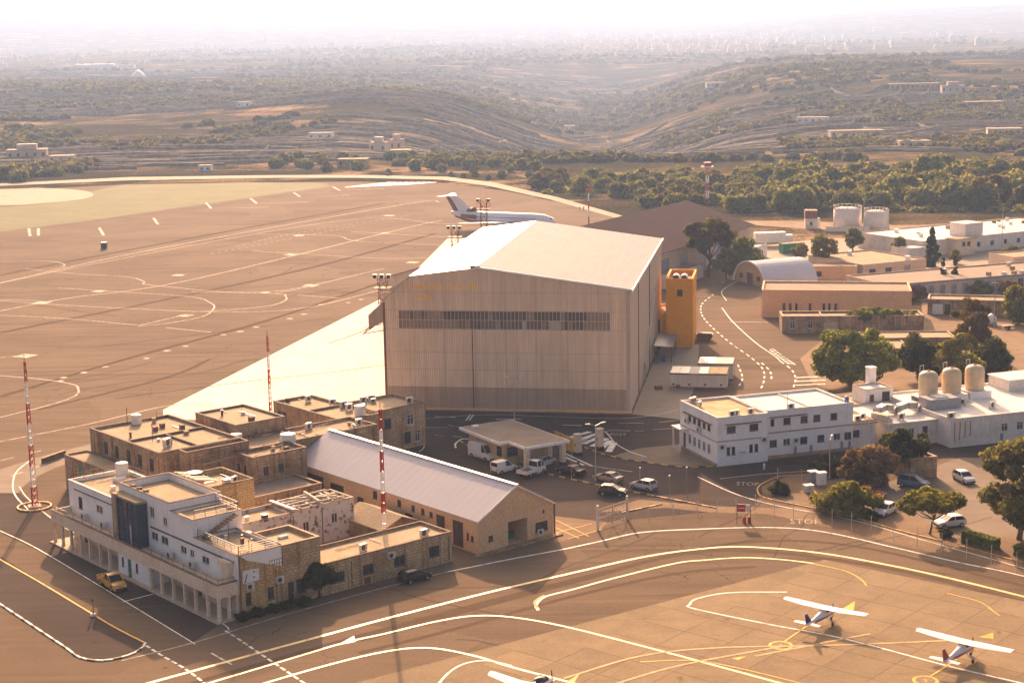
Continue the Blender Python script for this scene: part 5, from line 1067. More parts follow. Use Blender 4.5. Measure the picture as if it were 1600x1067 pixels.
    for x in s['wx']:
        for sy in (-1, 1):
            q = inst('wheel', _cm[('wh', s['r'])][0], e, (x, sy * (w - .08), s['r'])); inst('rim', _cm[('wh', s['r'])][1], q)
    return e
def park(px, py, to): return G(px, py), gdir((px, py), to)
kd = gdir((850, 739), (1123, 795))                      # along the striped kerb
def at(px, py): return G(px, py)
car('panel_van', 'tall white panel van parked against the ochre gatehouse wall', 'van', at(755, 716), gdir((737, 711), (775, 722)), 'van', 'p_white', closed=True)
car('small_van', 'small white van with twin rear windows behind the panel van', 'van', at(788, 737), gdir((772, 741), (806, 732)), 'small_van', 'p_white', closed=True)
tr = car('flatbed_truck', 'white flatbed pickup truck with dark open load bed', 'truck', at(831, 742), gdir((811, 745), (848, 732)), 'truck', 'p_white')
b = MB(); b.box(-2.3, .2, -.95, .95, .62, .75); b.build('load_bed', M['trim'], tr)
for q in ((-2.3, .2, -.98, -.93), (-2.3, .2, .93, .98), (-2.33, -2.28, -.98, .98)): MB().box(*q, .62, 1.12).build('bed_side', M['p_white'], tr)
MB().box(-2.0, -.2, -.7, .7, .75, .95).build('load', M['dark'], tr)
car('parked_hatchback', 'silver hatchback half hidden behind the flatbed truck by canopy', 'car', at(851, 727), gdir((811, 745), (848, 732)), 'hatch', 'p_silver')
car('parked_car', 'dark saloon on the gate road left of the beige saloon', 'car', at(892, 741), kd + math.pi, 'sedan', 'p_black')
car('parked_car', 'beige saloon waiting on the gate road beside striped kerb', 'car', at(950, 752), kd + math.pi + .03, 'sedan', 'p_beige')
car('parked_car', 'silver hatchback leading the row on the gate road', 'car', at(1006, 764), kd + math.pi, 'hatch', 'p_silver')
car('parked_car', 'dark green hatchback parked below the striped kerb', 'car', at(957, 773), kd + .45, 'hatch', 'p_green')
car('parked_car', 'black car parked close to the low stone wing', 'car', at(648, 907), math.radians(40), 'hatch', 'p_black')
car('parked_mpv', 'grey blue people carrier beside the stone planter', 'car', at(1427, 760), math.radians(-32), 'mpv', 'p_blue')
car('parked_car', 'dark red car mostly hidden behind the clipped shrub', 'car', at(1358, 776), math.radians(-30), 'sedan', 'p_red')
car('parked_car', 'old white car between shrub and small umbrella tree', 'car', at(1383, 803), math.radians(-130), 'hatch', 'p_white')
car('parked_car', 'white hatchback under the right side of the small umbrella tree', 'car', at(1484, 822), math.radians(195), 'hatch', 'p_white')
car('parked_car', 'white car facing away at the edge of the big right tree', 'car', at(1506, 752), math.radians(-75), 'hatch', 'p_white')
pk = car('yellow_pickup', 'yellow pickup truck with rusty open bed in front of the arcade', 'pickup truck', at(176, 917), gdir((100, 852), (250, 940)), 'cab', 'p_yellow')
b = MB(); b.box(-2.4, -.56, -.8, .8, .5, .62); b.build('load_bed', M['rust'], pk)
for q in ((-2.4, -.56, -.84, -.78), (-2.4, -.56, .78, .84), (-2.45, -2.4, -.84, .84), (-.6, -.56, -.84, .84)): MB().box(*q, .5, 1.1).build('bed_side', M['p_yellow'], pk)
MB().box(-2.2, -.8, -.7, .7, .62, 1.15).build('load', M['rust'], pk)
# far lorry and container by the fuel depot
lo = thing('box_lorry', 'white box lorry parked beside green container near the fuel tanks', 'lorry', G(1205, 384), .15)
MB().box(-5, 4, -1.25, 1.25, 1.0, 3.9).build('box_body', M['wht'], lo); MB().box(4.2, 6.0, -1.2, 1.2, .8, 3.0).build('cab', M['p_white'], lo); MB().box(6.0, 6.04, -1.0, 1.0, 1.9, 2.8).build('windscreen', M['carglass'], lo); MB().box(-5, 5.6, -.5, .5, .55, .95).build('chassis', M['trim'], lo)
for x in (-4, -2.8, 4.9):
    for sy in (-1, 1): MB().tube((x, sy * 1.1 - .15, .5), (x, sy * 1.1 + .15, .5), .5, k=12).build('wheel', M['tyre'], lo)
# ================================================================== AIRCRAFT
M['ac_white'] = paint('aircraft_white_paint', (.76, .74, .76)); M['ac_navy'] = paint('aircraft_navy_paint', (.02, .03, .16)); M['ac_brown'] = paint('airliner_brown_paint', (.20, .075, .045)); M['ac_lilac'] = paint('airliner_pale_lilac_paint', (.82, .80, .86)); M['ac_red'] = paint('aircraft_red_paint', (.35, .03, .03))
def wing_mesh(pts0, pts1):
    'loft between two closed airfoil rings'
    return MB().loft([pts0, pts1])
def foil(x0, c, y, z, t):   # leading edge x0, chord c (towards -x)
    return [(x0, y, z), (x0 - c * .25, y, z + t * .6), (x0 - c * .6, y, z + t * .45), (x0 - c, y, z), (x0 - c * .6, y, z - t * .2), (x0 - c * .25, y, z - t * .35)]
def vfoil(x0, c, z, t): return [(x0, 0, z), (x0 - c * .3, t * .5, z), (x0 - c, 0, z), (x0 - c * .3, -t * .5, z)]
def hull(secs, k=12):
    R = []
    for (x, zc, hw, hh) in secs: R.append([(x, hw * math.cos(2 * math.pi * i / k), zc + hh * math.sin(2 * math.pi * i / k)) for i in range(k)])
    return MB().loft(R)
def light_plane(label, loc, hd_, tail, high=True, group='light aircraft parked on the apron'):
    e = thing('light_aircraft', label, 'light aircraft', loc, hd_, group); Wm = M['ac_white']; wz = 2.12 if high else .95
    hull([(2.05, 1.12, .12, .12), (1.95, 1.15, .38, .36), (1.1, 1.2, .52, .46), (.5, 1.35, .56, .66), (-.6, 1.42, .55, .66), (-1.6, 1.32, .42, .48), (-3.2, 1.28, .22, .26), (-5.0, 1.35, .07, .14)]).build('fuselage', Wm, e, True)
    for sy in (-1, 1):
        lw = [foil(.75, 1.62, sy * (.0 if high else .4), wz, .26), foil(.75, 1.62, sy * 2.6, wz + .05, .24), foil(.62, 1.15, sy * 5.5, wz + (.14 if high else .45), .16)]
        if sy > 0: lw = [r[::-1] for r in lw]
        w = MB().loft(lw).build('wing', Wm, e)
        MB().box(-.72, -.69, min(sy * .6, sy * 2.6), max(sy * .6, sy * 2.6), wz - .03, wz + .02).build('flap_seam', M['trim'], w)
        tipm = MB().loft([foil(.63, 1.15, sy * 5.5, wz + (.14 if high else .45), .16), foil(.5, .8, sy * 5.68, wz + (.17 if high else .5), .06)] if sy < 0 else [foil(.63, 1.15, sy * 5.5, wz + (.14 if high else .45), .16)[::-1], foil(.5, .8, sy * 5.68, wz + (.17 if high else .5), .06)[::-1]]); tipm.build('wing_tip', M['ac_red'] if tail != 'ac_navy' else Wm, e)
        st = [foil(-4.15, .95, 0, 1.42, .1), foil(-4.4, .62, sy * 1.7, 1.42, .06)]
        MB().loft(st if sy < 0 else [r[::-1] for r in st]).build('tailplane', Wm if tail != 'ac_navy' else M['ac_lilac'], e)
        if high: MB().bar((.45, sy * .5, .95), (.2, sy * 2.7, 2.08), .09, .05).build('wing_strut', Wm, e)
        MB().bar((-.25, sy * .4, .95), (-.3, sy * 1.2, .3), .12, .06).build('gear_leg', Wm, e); MB().tube((-.3, sy * 1.2 - .08, .22), (-.3, sy * 1.2 + .08, .22), .22, k=12).build('wheel', M['tyre'], e)
        MB().quad(*[(p[0], sy * p[1], p[2]) for p in ((.75, .50, 1.62), (-.55, .50, 1.66), (-.5, .40, 2.02), (.45, .40, 2.02))][::(1 if sy < 0 else -1)]).build('side_window', M['carglass'], e)
    MB().loft([vfoil(-3.5, 1.6, 1.4, .16), vfoil(-4.2, 1.05, 2.1, .12), vfoil(-4.75, .62, 2.75, .08)]).build('fin', M[tail], e)
    MB().quad((.98, -.48, 1.6), (.98, .48, 1.6), (.5, .42, 2.05), (.5, -.42, 2.05)).build('windscreen', M['carglass'], e)
    if not high: hull([(.9, 1.6, .3, .1), (.3, 1.85, .46, .28), (-.6, 1.9, .46, .28), (-1.3, 1.68, .3, .12)]).build('canopy', M['carglass'], e, True)
    MB().tube((1.75, 0, .9), (1.7, 0, .25), .05).build('gear_leg', Wm, e); MB().tube((1.7, -.07, .2), (1.7, .07, .2), .2, k=12).build('wheel', M['tyre'], e)
    p = MB(); p.loft([[(2.12, -.05, 1.12), (2.16, .05, 1.12), (2.18, .05, 1.12), (2.14, -.05, 1.12)], [(2.12, -.08, 1.6), (2.15, .08, 1.6), (2.17, .08, 1.6), (2.14, -.08, 1.6)], [(2.12, -.04, 2.05), (2.14, .04, 2.05), (2.16, .04, 2.05), (2.14, -.04, 2.05)]]); p.loft([[(2.12, -.05, 1.12), (2.16, .05, 1.12), (2.18, .05, 1.12), (2.14, -.05, 1.12)], [(2.12, -.08, .65), (2.15, .08, .65), (2.17, .08, .65), (2.14, -.08, .65)], [(2.12, -.04, .22), (2.14, .04, .22), (2.16, .04, .22), (2.14, -.04, .22)]]); p.build('propeller', M['trim'], e)
    MB().loft([[(2.05, .16 * math.cos(a), 1.12 + .16 * math.sin(a)) for a in np.linspace(0, 2 * math.pi, 9)[:-1]], [(2.32, .03 * math.cos(a), 1.12 + .03 * math.sin(a)) for a in np.linspace(0, 2 * math.pi, 9)[:-1]]]).build('spinner', Wm, e)
    MB().box(-3.0, 1.8, -.57, .57, 1.18, 1.26).build('stripe', M[tail] if tail != 'ac_white' else M['ac_red'], e)
    return e
c1 = (G(1226, 930, 2.2) + G(1355, 957, 2.2)) / 2; wd = G(1355, 957, 2.2) - G(1226, 930, 2.2); h1 = math.atan2(wd.y, wd.x) + math.pi / 2
light_plane('white high wing aircraft with dark navy tail fin standing nose away', (c1.x, c1.y, .04), h1, 'ac_navy').scale = [wd.length / 11.36] * 3
c2 = (G(1432, 981, 2.2) + G(1585, 1016, 2.2)) / 2; wd2 = G(1585, 1016, 2.2) - G(1432, 981, 2.2)
light_plane('white high wing aircraft with red wing tips and rust coloured rudder at right', (c2.x, c2.y, .04), math.atan2(wd2.y, wd2.x) + math.pi / 2, 'ac_red').scale = [wd2.length / 11.36] * 3
c3 = G(846, 1066, .9); light_plane('white low wing aircraft cut off by the bottom edge of the picture', (c3.x - .1, c3.y - 1.6, .04), h1 + .12, 'ac_white', False)
# three engined airliner
tl = G(722, 358); ns_ = G(866, 366); hdA = math.radians(-28)
e = thing('airliner', 'white and brown three engined airliner with high tail parked beyond hangar', 'airliner', (-2.2, 532, 0), hdA)
sec = [(18.6, 3.2, .1, .1), (18.0, 3.25, .9, .8), (16.8, 3.4, 1.5, 1.45), (14.5, 3.6, 1.85, 1.9), (12, 3.7, 1.9, 2.0), (-8, 3.7, 1.9, 2.0), (-12, 4.0, 1.6, 1.7), (-16, 4.6, .95, 1.1), (-18.6, 5.0, .4, .5)]
hull(sec, 20).build('fuselage', M['ac_lilac'], e, True)
hull([(15.0, 2.55, 1.2, .9), (11, 2.6, 1.86, 1.05), (-8, 2.6, 1.86, 1.05), (-13, 3.2, 1.3, .9), (-17, 4.1, .7, .6)], 16).build('belly', M['ac_brown'], e, True)
MB().loft([vfoil(-10.2, 7.4, 5.2, .8), vfoil(-14.6, 5.2, 9.0, .5), vfoil(-16.8, 4.0, 10.4, .35)]).build('fin', M['ac_lilac'], e)
MB().loft([vfoil(-15.5, 2.2, 5.2, .84), vfoil(-17.9, 1.95, 9.0, .54), vfoil(-19.3, 1.5, 10.2, .4)]).build('rudder', M['ac_brown'], e)
for sy in (-1, 1):
    lw = [foil(4.5, 8.0, sy * 1.0, 2.5, .9), foil(-6.4, 2.2, sy * 16.4, 3.6, .3)]; MB().loft(lw if sy < 0 else [r[::-1] for r in lw]).build('wing', M['ac_lilac'], e)
    lw = [foil(-16.6, 3.6, 0, 10.4, .3), foil(-20.0, 1.6, sy * 5.4, 10.5, .16)]; MB().loft(lw if sy < 0 else [r[::-1] for r in lw]).build('tailplane', M['ac_white'], e)
    MB().tube((-8.2, sy * 2.9, 4.2), (-13.4, sy * 2.8, 4.4), .75, .6, 14).build('engine', M['ac_brown'], e, True); MB().tube((-1.5, sy * 2.6, .55), (-1.5, sy * 3.1, .55), .6, k=14).build('wheel', M['tyre'], e); MB().tube((-1.5, sy * 2.8, .6), (-1.5, sy * 2.4, 2.4), .16).build('gear_leg', M['steel'], e)
MB().tube((-9.6, 0, 6.2), (-12.6, 0, 5.6), .85, .8, 14).build('centre_intake', M['ac_brown'], e, True); MB().tube((13.2, -.25, .42), (13.2, .25, .42), .42, k=14).build('wheel', M['tyre'], e); MB().tube((13.2, 0, .5), (13.2, 0, 2.2), .12).build('gear_leg', M['steel'], e)
wm = MB().box(-.13, .13, -.02, .02, -.18, .18).mesh('window', M['carglass'])
for k in range(30):
    for sy in (-1, 1): inst('window', wm, e, (12.5 - k * .72, sy * 1.865, 4.15))
for y in (-.7, 0, .7): MB().box(17.05, 17.5, y - .28, y + .28, 4.1, 4.5).build('cockpit_window', M['carglass'], e)
# ================================================================== TREES AND SHRUBS
def leafmat(name, a, b, c, tr=.4):
    t = NT(name); g = t.n('NewGeometry'); oi = t.n('ObjectInfo')
    r = t.ramp(g.outputs['Random Per Island'], (0., a), (.5, b), (1., c)); big = t.noise(t.pos(), .35, 3)
    col = t.mix(r, tuple(x * .55 for x in a), t.math('MULTIPLY', t.ramp(big, (.45, 0.), (.7, 1.)), .6))
    col = t.mix(col, t.mix((.38, .38, .38), (.62, .6, .55), oi.outputs['Random']), .35, 'OVERLAY')
    df = t.n('BsdfDiffuse'); tl_ = t.n('BsdfTranslucent'); mx = t.n('MixShader', Fac=tr); t.l(col, df.inputs[0]); t.l(t.mix(col, (.35, .34, .06), .35), tl_.inputs[0]); t.l(df.outputs[0], mx.inputs[1]); t.l(tl_.outputs[0], mx.inputs[2]); t.l(mx.outputs[0], t.out.inputs[0]); return t.m
LM = {'green': leafmat('carob_leaves', (.10, .14, .026), (.19, .23, .044), (.34, .35, .075), .5), 'dark': leafmat('dark_evergreen_leaves', (.03, .04, .014), (.055, .065, .022), (.09, .095, .032), .35),
      'olive': leafmat('olive_leaves', (.13, .13, .045), (.20, .185, .06), (.28, .24, .085), .45), 'yellow': leafmat('yellow_green_leaves', (.15, .15, .026), (.25, .23, .038), (.38, .34, .06), .5),
      'brown': leafmat('brownish_feathery_leaves', (.15, .085, .035), (.20, .115, .05), (.24, .15, .065)), 'flower': leafmat('oleander_leaves', (.10, .09, .03), (.24, .13, .075), (.36, .19, .13)),
      'euc': leafmat('eucalyptus_leaves', (.085, .07, .032), (.12, .095, .045), (.155, .12, .055)), 'wood': leafmat('wood_leaves', (.15, .17, .045), (.235, .245, .065), (.35, .33, .10), .5), 'woodbrown': leafmat('dry_wood_leaves', (.16, .13, .05), (.23, .175, .07), (.23, .17, .07), .45)}
LM['scrub'] = leafmat('garrigue_scrub', (.055, .052, .03), (.085, .075, .042), (.13, .105, .058), .35)
M['bark'] = plain('bark', (.13, .085, .055), .95, 0, .3, 3)
def quads_mesh(name, ctr, nrm, size, mat, rs):
    n = len(ctr); nrm = nrm / np.maximum(np.linalg.norm(nrm, axis=1, keepdims=True), 1e-6)
    a = np.cross(nrm, rs.normal(size=(n, 3))); a /= np.maximum(np.linalg.norm(a, axis=1, keepdims=True), 1e-6); b = np.cross(nrm, a)
    s = size[:, None] * 1.3; co = np.stack([ctr - a * s - b * s * .6, ctr + a * s - b * s * .6, ctr + a * s * .8 + b * s * .6, ctr - a * s * .8 + b * s * .6], 1).reshape(-1, 3)
    me = bpy.data.meshes.new(name); me.vertices.add(4 * n); me.vertices.foreach_set('co', co.ravel().astype(np.float32)); me.loops.add(4 * n); me.loops.foreach_set('vertex_index', np.arange(4 * n)); me.polygons.add(n)
    me.polygons.foreach_set('loop_start', np.arange(0, 4 * n, 4)); me.polygons.foreach_set('loop_total', np.full(n, 4)); me.update(calc_edges=True); me.materials.append(mat); return me
def crown_data(rs, rx, ry, rz, cz, ncl, rcl, nleaf, ls, shape='round'):
    d = rs.normal(size=(ncl, 3)); d /= np.linalg.norm(d, axis=1, keepdims=True); rad = rs.uniform(.45, .92, (ncl, 1)) ** .8
    if shape == 'flat': d[:, 2] = np.abs(d[:, 2]) * .9 - .1
    if shape == 'dome': d[:, 2] = np.where(d[:, 2] < -.35, -d[:, 2], d[:, 2])
    C_ = d * rad * np.array([rx, ry, rz]) + np.array([0, 0, cz])
    if shape == 'cone':
        z = rs.uniform(0, 1, ncl) ** 1.2; t = rs.uniform(0, 2 * np.pi, ncl); r = (1 - z * .93) * rs.uniform(.3, .95, ncl); C_ = np.stack([r * rx * np.cos(t), r * ry * np.sin(t), cz - rz + 2 * rz * z], 1)
    rr = rs.uniform(.7, 1.25, ncl) * rcl
    if shape == 'cone': rr = rr * (1.1 - .8 * z)
    idx = rs.integers(0, ncl, nleaf); v = rs.normal(size=(nleaf, 3)); v /= np.linalg.norm(v, axis=1, keepdims=True); q = rs.uniform(.35, 1.05, (nleaf, 1)) ** .6
    ctr = C_[idx] + v * q * rr[idx][:, None] * np.array([1, 1, .8]); nrm = v + rs.normal(size=(nleaf, 3)) * .55 + np.array([0, 0, .35])
    return C_, ctr, nrm, rs.uniform(.6, 1.2, nleaf) * ls
def trunk_mesh(rs, C_, h0, r, lean=(0, 0), k=5, zmin=0.0):
    b = MB(); top = Vector((lean[0], lean[1], h0)); p = Vector((0, 0, -.1)); n = 4; prev = p
    for i in range(1, n + 1):
        q = Vector((0, 0, 0)).lerp(top, i / n) + Vector((rs.normal() * r * .35, rs.normal() * r * .35, 0)) * (1 if i < n else 0); b.tube(prev, q, r * (1 - .12 * (i - 1)), r * (1 - .12 * i), 7, False); prev = q
    for c in C_[rs.permutation(len(C_))[:k]]:
        c = Vector(c); m = prev.lerp(c, .5) + Vector((0, 0, -.1 * (c - prev).length)); b.tube(prev - Vector((0, 0, r * .5)), m, r * .5, r * .3, 5, False); b.tube(m, c, r * .3, r * .1, 5, False)
    return b.mesh('trunk', M['bark'], True, False)
_tm = {}
def tree_kind(key, seed, rx, ry, rz, cz, ncl, rcl, nleaf, ls, leaf, trunk_h=None, tr=.25, shape='round', limbs=6, lean=(0, 0)):
    rs = np.random.default_rng(seed); C_, ctr, nrm, sz = crown_data(rs, rx, ry, rz, cz, ncl, rcl, nleaf, ls, shape)
    ctr[:, 2] = np.maximum(ctr[:, 2], .05)
    _tm[key] = (quads_mesh('crown', ctr, nrm, sz, LM[leaf], rs), trunk_mesh(rs, C_, trunk_h if trunk_h is not None else max(.3, cz - rz * .5), tr, lean, limbs))
def tree(name, label, cat, loc, key, sc=1.0, rz=None, group=None, sz=None):
    e = thing(name, label, cat, loc, rnd.uniform(0, 6.28) if rz is None else rz, group); s = (sc, sc, sc * (sz or 1)); e.scale = s
    inst('trunk', _tm[key][1], e); inst('crown', _tm[key][0], e); return e
tree_kind('big', 1, 7.8, 7.2, 4.5, 5.7, 95, 1.5, 24000, .22, 'green', 2.2, .45, 'round', 9)
tree('carob_tree', 'big round green tree with domed crown behind the white office', 'tree', G(1330, 603), 'big')
tree_kind('row', 2, 7.6, 2.6, 1.7, 2.9, 36, 1.1, 6000, .2, 'green', 1.4, .25, 'flat', 8)
tree('tree_clump', 'low spreading green trees along the small stone building', 'tree', G(1372, 517), 'row', rz=-.1)
tree_kind('dark', 3, 4.4, 4.0, 3.8, 4.2, 42, 1.3, 8000, .22, 'dark', 1.5, .3, 'round', 5)
tree('evergreen_tree', 'dark dense evergreen tree behind the cream tanks', 'tree', G(1437, 594), 'dark')
tree_kind('yel', 4, 4.4, 3.8, 4.6, 4.8, 50, 1.2, 9000, .2, 'yellow', 1.5, .3, 'round', 5)
tree('pepper_tree', 'yellow green drooping tree behind the cream tanks', 'tree', G(1497, 604), 'yel')
tree('evergreen_tree', 'dark green tree at the right of the yellow green tree', 'tree', G(1545, 596), 'dark', .9)
tree_kind('brown', 5, 3.8, 3.4, 4.4, 8.6, 40, 1.0, 5500, .2, 'brown', 4.5, .3, 'round', 8)
tree('feathery_tree', 'tall feathery brownish tree rising above the yellow green tree', 'tree', G(1517, 575), 'brown')
tree_kind('flower', 6, 4.0, 3.4, 3.0, 2.3, 64, 1.0, 13000, .16, 'flower', .6, .2, 'round', 5)
tree('flowering_shrub', 'large pinkish flowering shrub left of the stone planter', 'shrub', G(1357, 755), 'flower')
tree_kind('bushdark', 7, 3.0, 2.6, 2.1, 1.5, 40, .9, 7000, .17, 'dark', .4, .15, 'round', 4)
tree_kind('shrub', 8, 4.6, 3.0, 2.3, 1.5, 64, .95, 13000, .15, 'yellow', .4, .15, 'round', 5)
tree('clipped_shrub', 'wide green shrub at the edge of the car park', 'shrub', G(1322, 800), 'shrub', rz=-.35)
tree_kind('umbrella', 9, 4.2, 3.4, 1.5, 3.9, 46, .85, 12000, .15, 'yellow', 2.0, .16, 'flat', 9, (-.5, .2))
tree('umbrella_tree', 'small umbrella shaped tree with twisting bare trunk in the car park', 'tree', G(1452, 834), 'umbrella')
tree_kind('right', 10, 5.6, 5.0, 5.4, 7.4, 70, 1.35, 15000, .2, 'olive', 3, .4, 'round', 9)
tree('large_olive_tree', 'large olive green tree at the right edge above the car park', 'tree', G(1592, 842), 'right')
tree('olive_tree', 'smaller olive tree against the service building at the right edge', 'tree', G(1618, 742), 'right', .55)
tree('round_bush', 'small round dark bush inside the kerbed island', 'bush', G(1217, 772), 'bushdark', .5)
tree('round_bush', 'little dark bush beside the old white car', 'bush', G(1360, 812), 'bushdark', .36); tree('round_bush', 'little dark bush at the foot of the umbrella tree', 'bush', G(1476, 838), 'bushdark', .3)
tree('evergreen_shrub', 'black green shrub shading the fence behind flowering shrub', 'shrub', G(1290, 742), 'bushdark', .8)
tree_kind('euc', 11, 6.6, 6.0, 5.6, 9.2, 60, 1.6, 10000, .28, 'euc', 4.5, .5, 'dome', 9); tree_kind('euc2', 12, 4.6, 4.2, 4.6, 5.6, 40, 1.4, 6000, .28, 'wood', 2, .4, 'round', 6)
tree('eucalyptus_tree', 'tall spreading brown green eucalyptus beside the brown roofed hangar', 'tree', G(1108, 432), 'euc'); tree('evergreen_tree', 'dark rounded tree right of the tall eucalyptus', 'tree', G(1163, 432), 'euc2'); tree('evergreen_tree', 'dark tree filling the gap below the eucalyptus', 'tree', G(1135, 436), 'euc2', .8)
tree_kind('feather', 13, 4.0, 3.6, 3.6, 5.6, 32, 1.1, 3200, .24, 'olive', 2.5, .25, 'round', 8)
tree('thin_tree', 'thin sandy olive tree behind the vaulted hut', 'tree', G(1287, 422), 'feather'); tree('thin_tree', 'low olive tree beside the green container', 'tree', G(1250, 414), 'feather', .62)
tree_kind('cyp', 14, 2.6, 2.6, 4.8, 4.9, 60, .9, 6000, .2, 'dark', 1, .3, 'cone', 3); tree_kind('cyp2', 15, 1.7, 1.7, 4.0, 4.1, 40, .6, 3500, .17, 'dark', 1, .2, 'cone', 2)
tree('cypress', 'broad dark conical cypress in front of the long white depot', 'tree', G(1455, 416), 'cyp', 1.05)
for (x, y, s, l) in ((1473, 450, .9, 'left one of a pair of pointed cypresses before the long grey building'), (1491, 450, .95, 'right one of a pair of pointed cypresses before the long grey building')): tree('cypress', l, 'tree', G(x, y), 'cyp2', s)
for (x, y, s, l, k) in ((1405, 402, .55, 'round dark tree beside the flat roofed workshop', 'euc2'), (1333, 392, .65, 'round tree behind the flat workshop', 'euc2'), (1492, 412, .38, 'small round tree right of the broad cypress', 'euc2'), (1530, 458, .75, 'round olive bush left of the pink bush', 'shrub'), (1576, 460, .62, 'round pinkish bush behind the long stone store', 'flower'), (1582, 400, .7, 'bush against the end of the white depot', 'shrub'), (1590, 505, .85, 'large green bush at the right end of the stone store', 'yel'), (1433, 466, .6, 'orange brown bush at the corner of the tan building', 'flower'), (1190, 416, .3, 'small bush below the teal and white hut', 'bushdark')): tree('round_bush', l, 'bush', G(x, y), k, s)
# clipped hedges: leafy blocks
def hedge(label, loc, rz, l, w, h, n, leaf='green', cat='hedge'):
    rs = np.random.default_rng(int(l * 100)); p = rs.uniform(-1, 1, (n, 3)); ax = rs.integers(0, 3, n); sg = np.sign(rs.uniform(-1, 1, n)); p[np.arange(n), ax] = sg * rs.uniform(.86, 1.03, n); nm = np.zeros((n, 3)); nm[np.arange(n), ax] = sg
    e = thing('hedge', label, cat, loc, rz); ctr = p * np.array([l / 2, w / 2, h / 2]) + np.array([0, 0, h / 2 + .05]); inst('foliage', quads_mesh('foliage', ctr, nm + rs.normal(size=(n, 3)) * .5, rs.uniform(.08, .16, n), LM[leaf], rs), e)
    b = MB(); b.box(-l / 2 + .15, l / 2 - .15, -w / 2 + .15, w / 2 - .15, .0, h - .15); b.build('branches', M['bark'], e)
hd2 = gdir((1510, 845), (1556, 858)); hedge('clipped box hedge beside the apron fence under the olive tree', G(1532, 852), hd2, 4.6, 1.4, 1.25, 2600); hedge('clipped hedge at the right edge of the picture by the fence', G(1612, 872), hd2, 4.0, 1.4, 1.2, 2200)
k = 0
for (x, y) in ((1492, 528), (1488, 534), (1520, 528), (1522, 533), (1516, 541), (1548, 535), (1545, 542), (1560, 546)):
    hedge(['left back', 'left front', 'middle back', 'centre', 'front middle', 'right back', 'right inner', 'front right'][k] + ' clipped box hedge of the parterre behind the tanks', G(x, y), .25, 2.6, 1.3, 1.2, 700); k += 1
# dark palm-like bush and creepers against the terminal wall
tree_kind('palm', 16, 1.5, 1.4, 1.6, 1.9, 26, .5, 2600, .2, 'dark', 1.0, .16, 'dome', 9); tree('yucca_bush', 'dark spiky bush against the corner stone building', 'bush', G(499, 933), 'palm', 1.15)
for i, (x, y, s) in enumerate(((378, 968, .3), (400, 962, .32), (425, 956, .3), (450, 950, .34), (473, 944, .36))): tree('creeper_bush', ['leftmost low creeper at the foot of the sign wall', 'second low creeper along the sign wall', 'third low creeper along the sign wall', 'low creeper below the corner door', 'low creeper beside the spiky bush'][i], 'bush', G(x, y), 'bushdark', s, sz=.8)
# ---------- wood beyond the depot, each tree a thing
for i, (k, sd, lf) in enumerate((('w0', 21, 'wood'), ('w1', 22, 'wood'), ('w2', 23, 'woodbrown'), ('w3', 24, 'wood'))): tree_kind(k, sd, 4.2, 4.0, 3.3, 2.9, 34, 1.3, 2000, .40, lf, 1.0, .25, 'round', 4)
n = 0
while n < 285:
    x = rnd.uniform(840, 1680); y = rnd.uniform(281, 333)
    if x < 1000 and y > 300 + (x - 840) * .06: continue
    if 1060 < x < 1150 and y > 322: continue
    if x > 1150 and y > 331 - 6 * (x > 1390): continue
    big = 1.0 + .55 * (x > 1180) * rnd.random() + (.5 if (x > 1380 and rnd.random() < .35) else 0)
    g_ = G(x, y); g_.z = float(terrain(g_.x, g_.y)) if g_.y > 760 else 0
    k = rnd.choice(['w0', 'w1', 'w3', 'w3', 'w2']); tree('wood_tree', 'rounded tree in the dense wood beyond the fuel depot', 'tree', g_, k, big * rnd.uniform(.65, 1.05), group='trees of the wood beyond the depot'); n += 1
n = 0
for (x0, x1, y0, y1, cnt, s0) in ((-60, 62, 270, 284, 14, 1.15), (60, 130, 266, 277, 6, .5), (430, 560, 250, 268, 26, .8), (600, 840, 246, 270, 34, .8), (700, 830, 268, 284, 8, .55), (600, 620, 270, 277, 2, .4)):
    for _ in range(cnt):
        g_ = G(rnd.uniform(x0, x1), rnd.uniform(y0, y1)); g_.z = float(terrain(g_.x, g_.y))
        tree('field_tree', 'rounded scrub tree standing beyond the curved runway end', 'tree', g_, rnd.choice(['w0', 'w1', 'w2', 'w3']), s0 * rnd.uniform(.6, 1.1), group='scrub trees beyond the runway')
# ---------- far woods and scrub on the hills: uncountable
def far_scrub(name, label, n, d0, d1, thr, size, leaf, seed, per=46):
    rs = np.random.default_rng(seed); got = []
    while len(got) < n:
        d = np.exp(rs.uniform(np.log(d0), np.log(d1), 4000)); a = rs.uniform(-.46, .46, 4000); x = d * np.sin(a); y = d * np.cos(a)
        ok = (fbm(x / 260, y / 330, 77, 4) > thr) & (fbm(x / 60, y / 80, 99, 3) > -.06); got += list(np.stack([x, y], 1)[ok])
    P = np.array(got[:n]); z = terrain(P[:, 0], P[:, 1]); s = rs.uniform(.55, 1.3, n) * size
    v = rs.normal(size=(n, per, 3)); v /= np.linalg.norm(v, axis=2, keepdims=True); v[:, :, 2] = np.abs(v[:, :, 2]); q = rs.uniform(.75, 1.05, (n, per, 1))
    ctr = np.concatenate([P, z[:, None]], 1)[:, None, :] + v * q * s[:, None, None] * np.array([1, 1, .8]); sz = (rs.uniform(.3, .5, (n, per)) * s[:, None]).ravel()
    o = inst(name, quads_mesh(name, ctr.reshape(-1, 3), (v + rs.normal(size=v.shape) * .4).reshape(-1, 3), sz, LM[leaf], rs)); tag(o, label, 'woodland', kind='stuff')
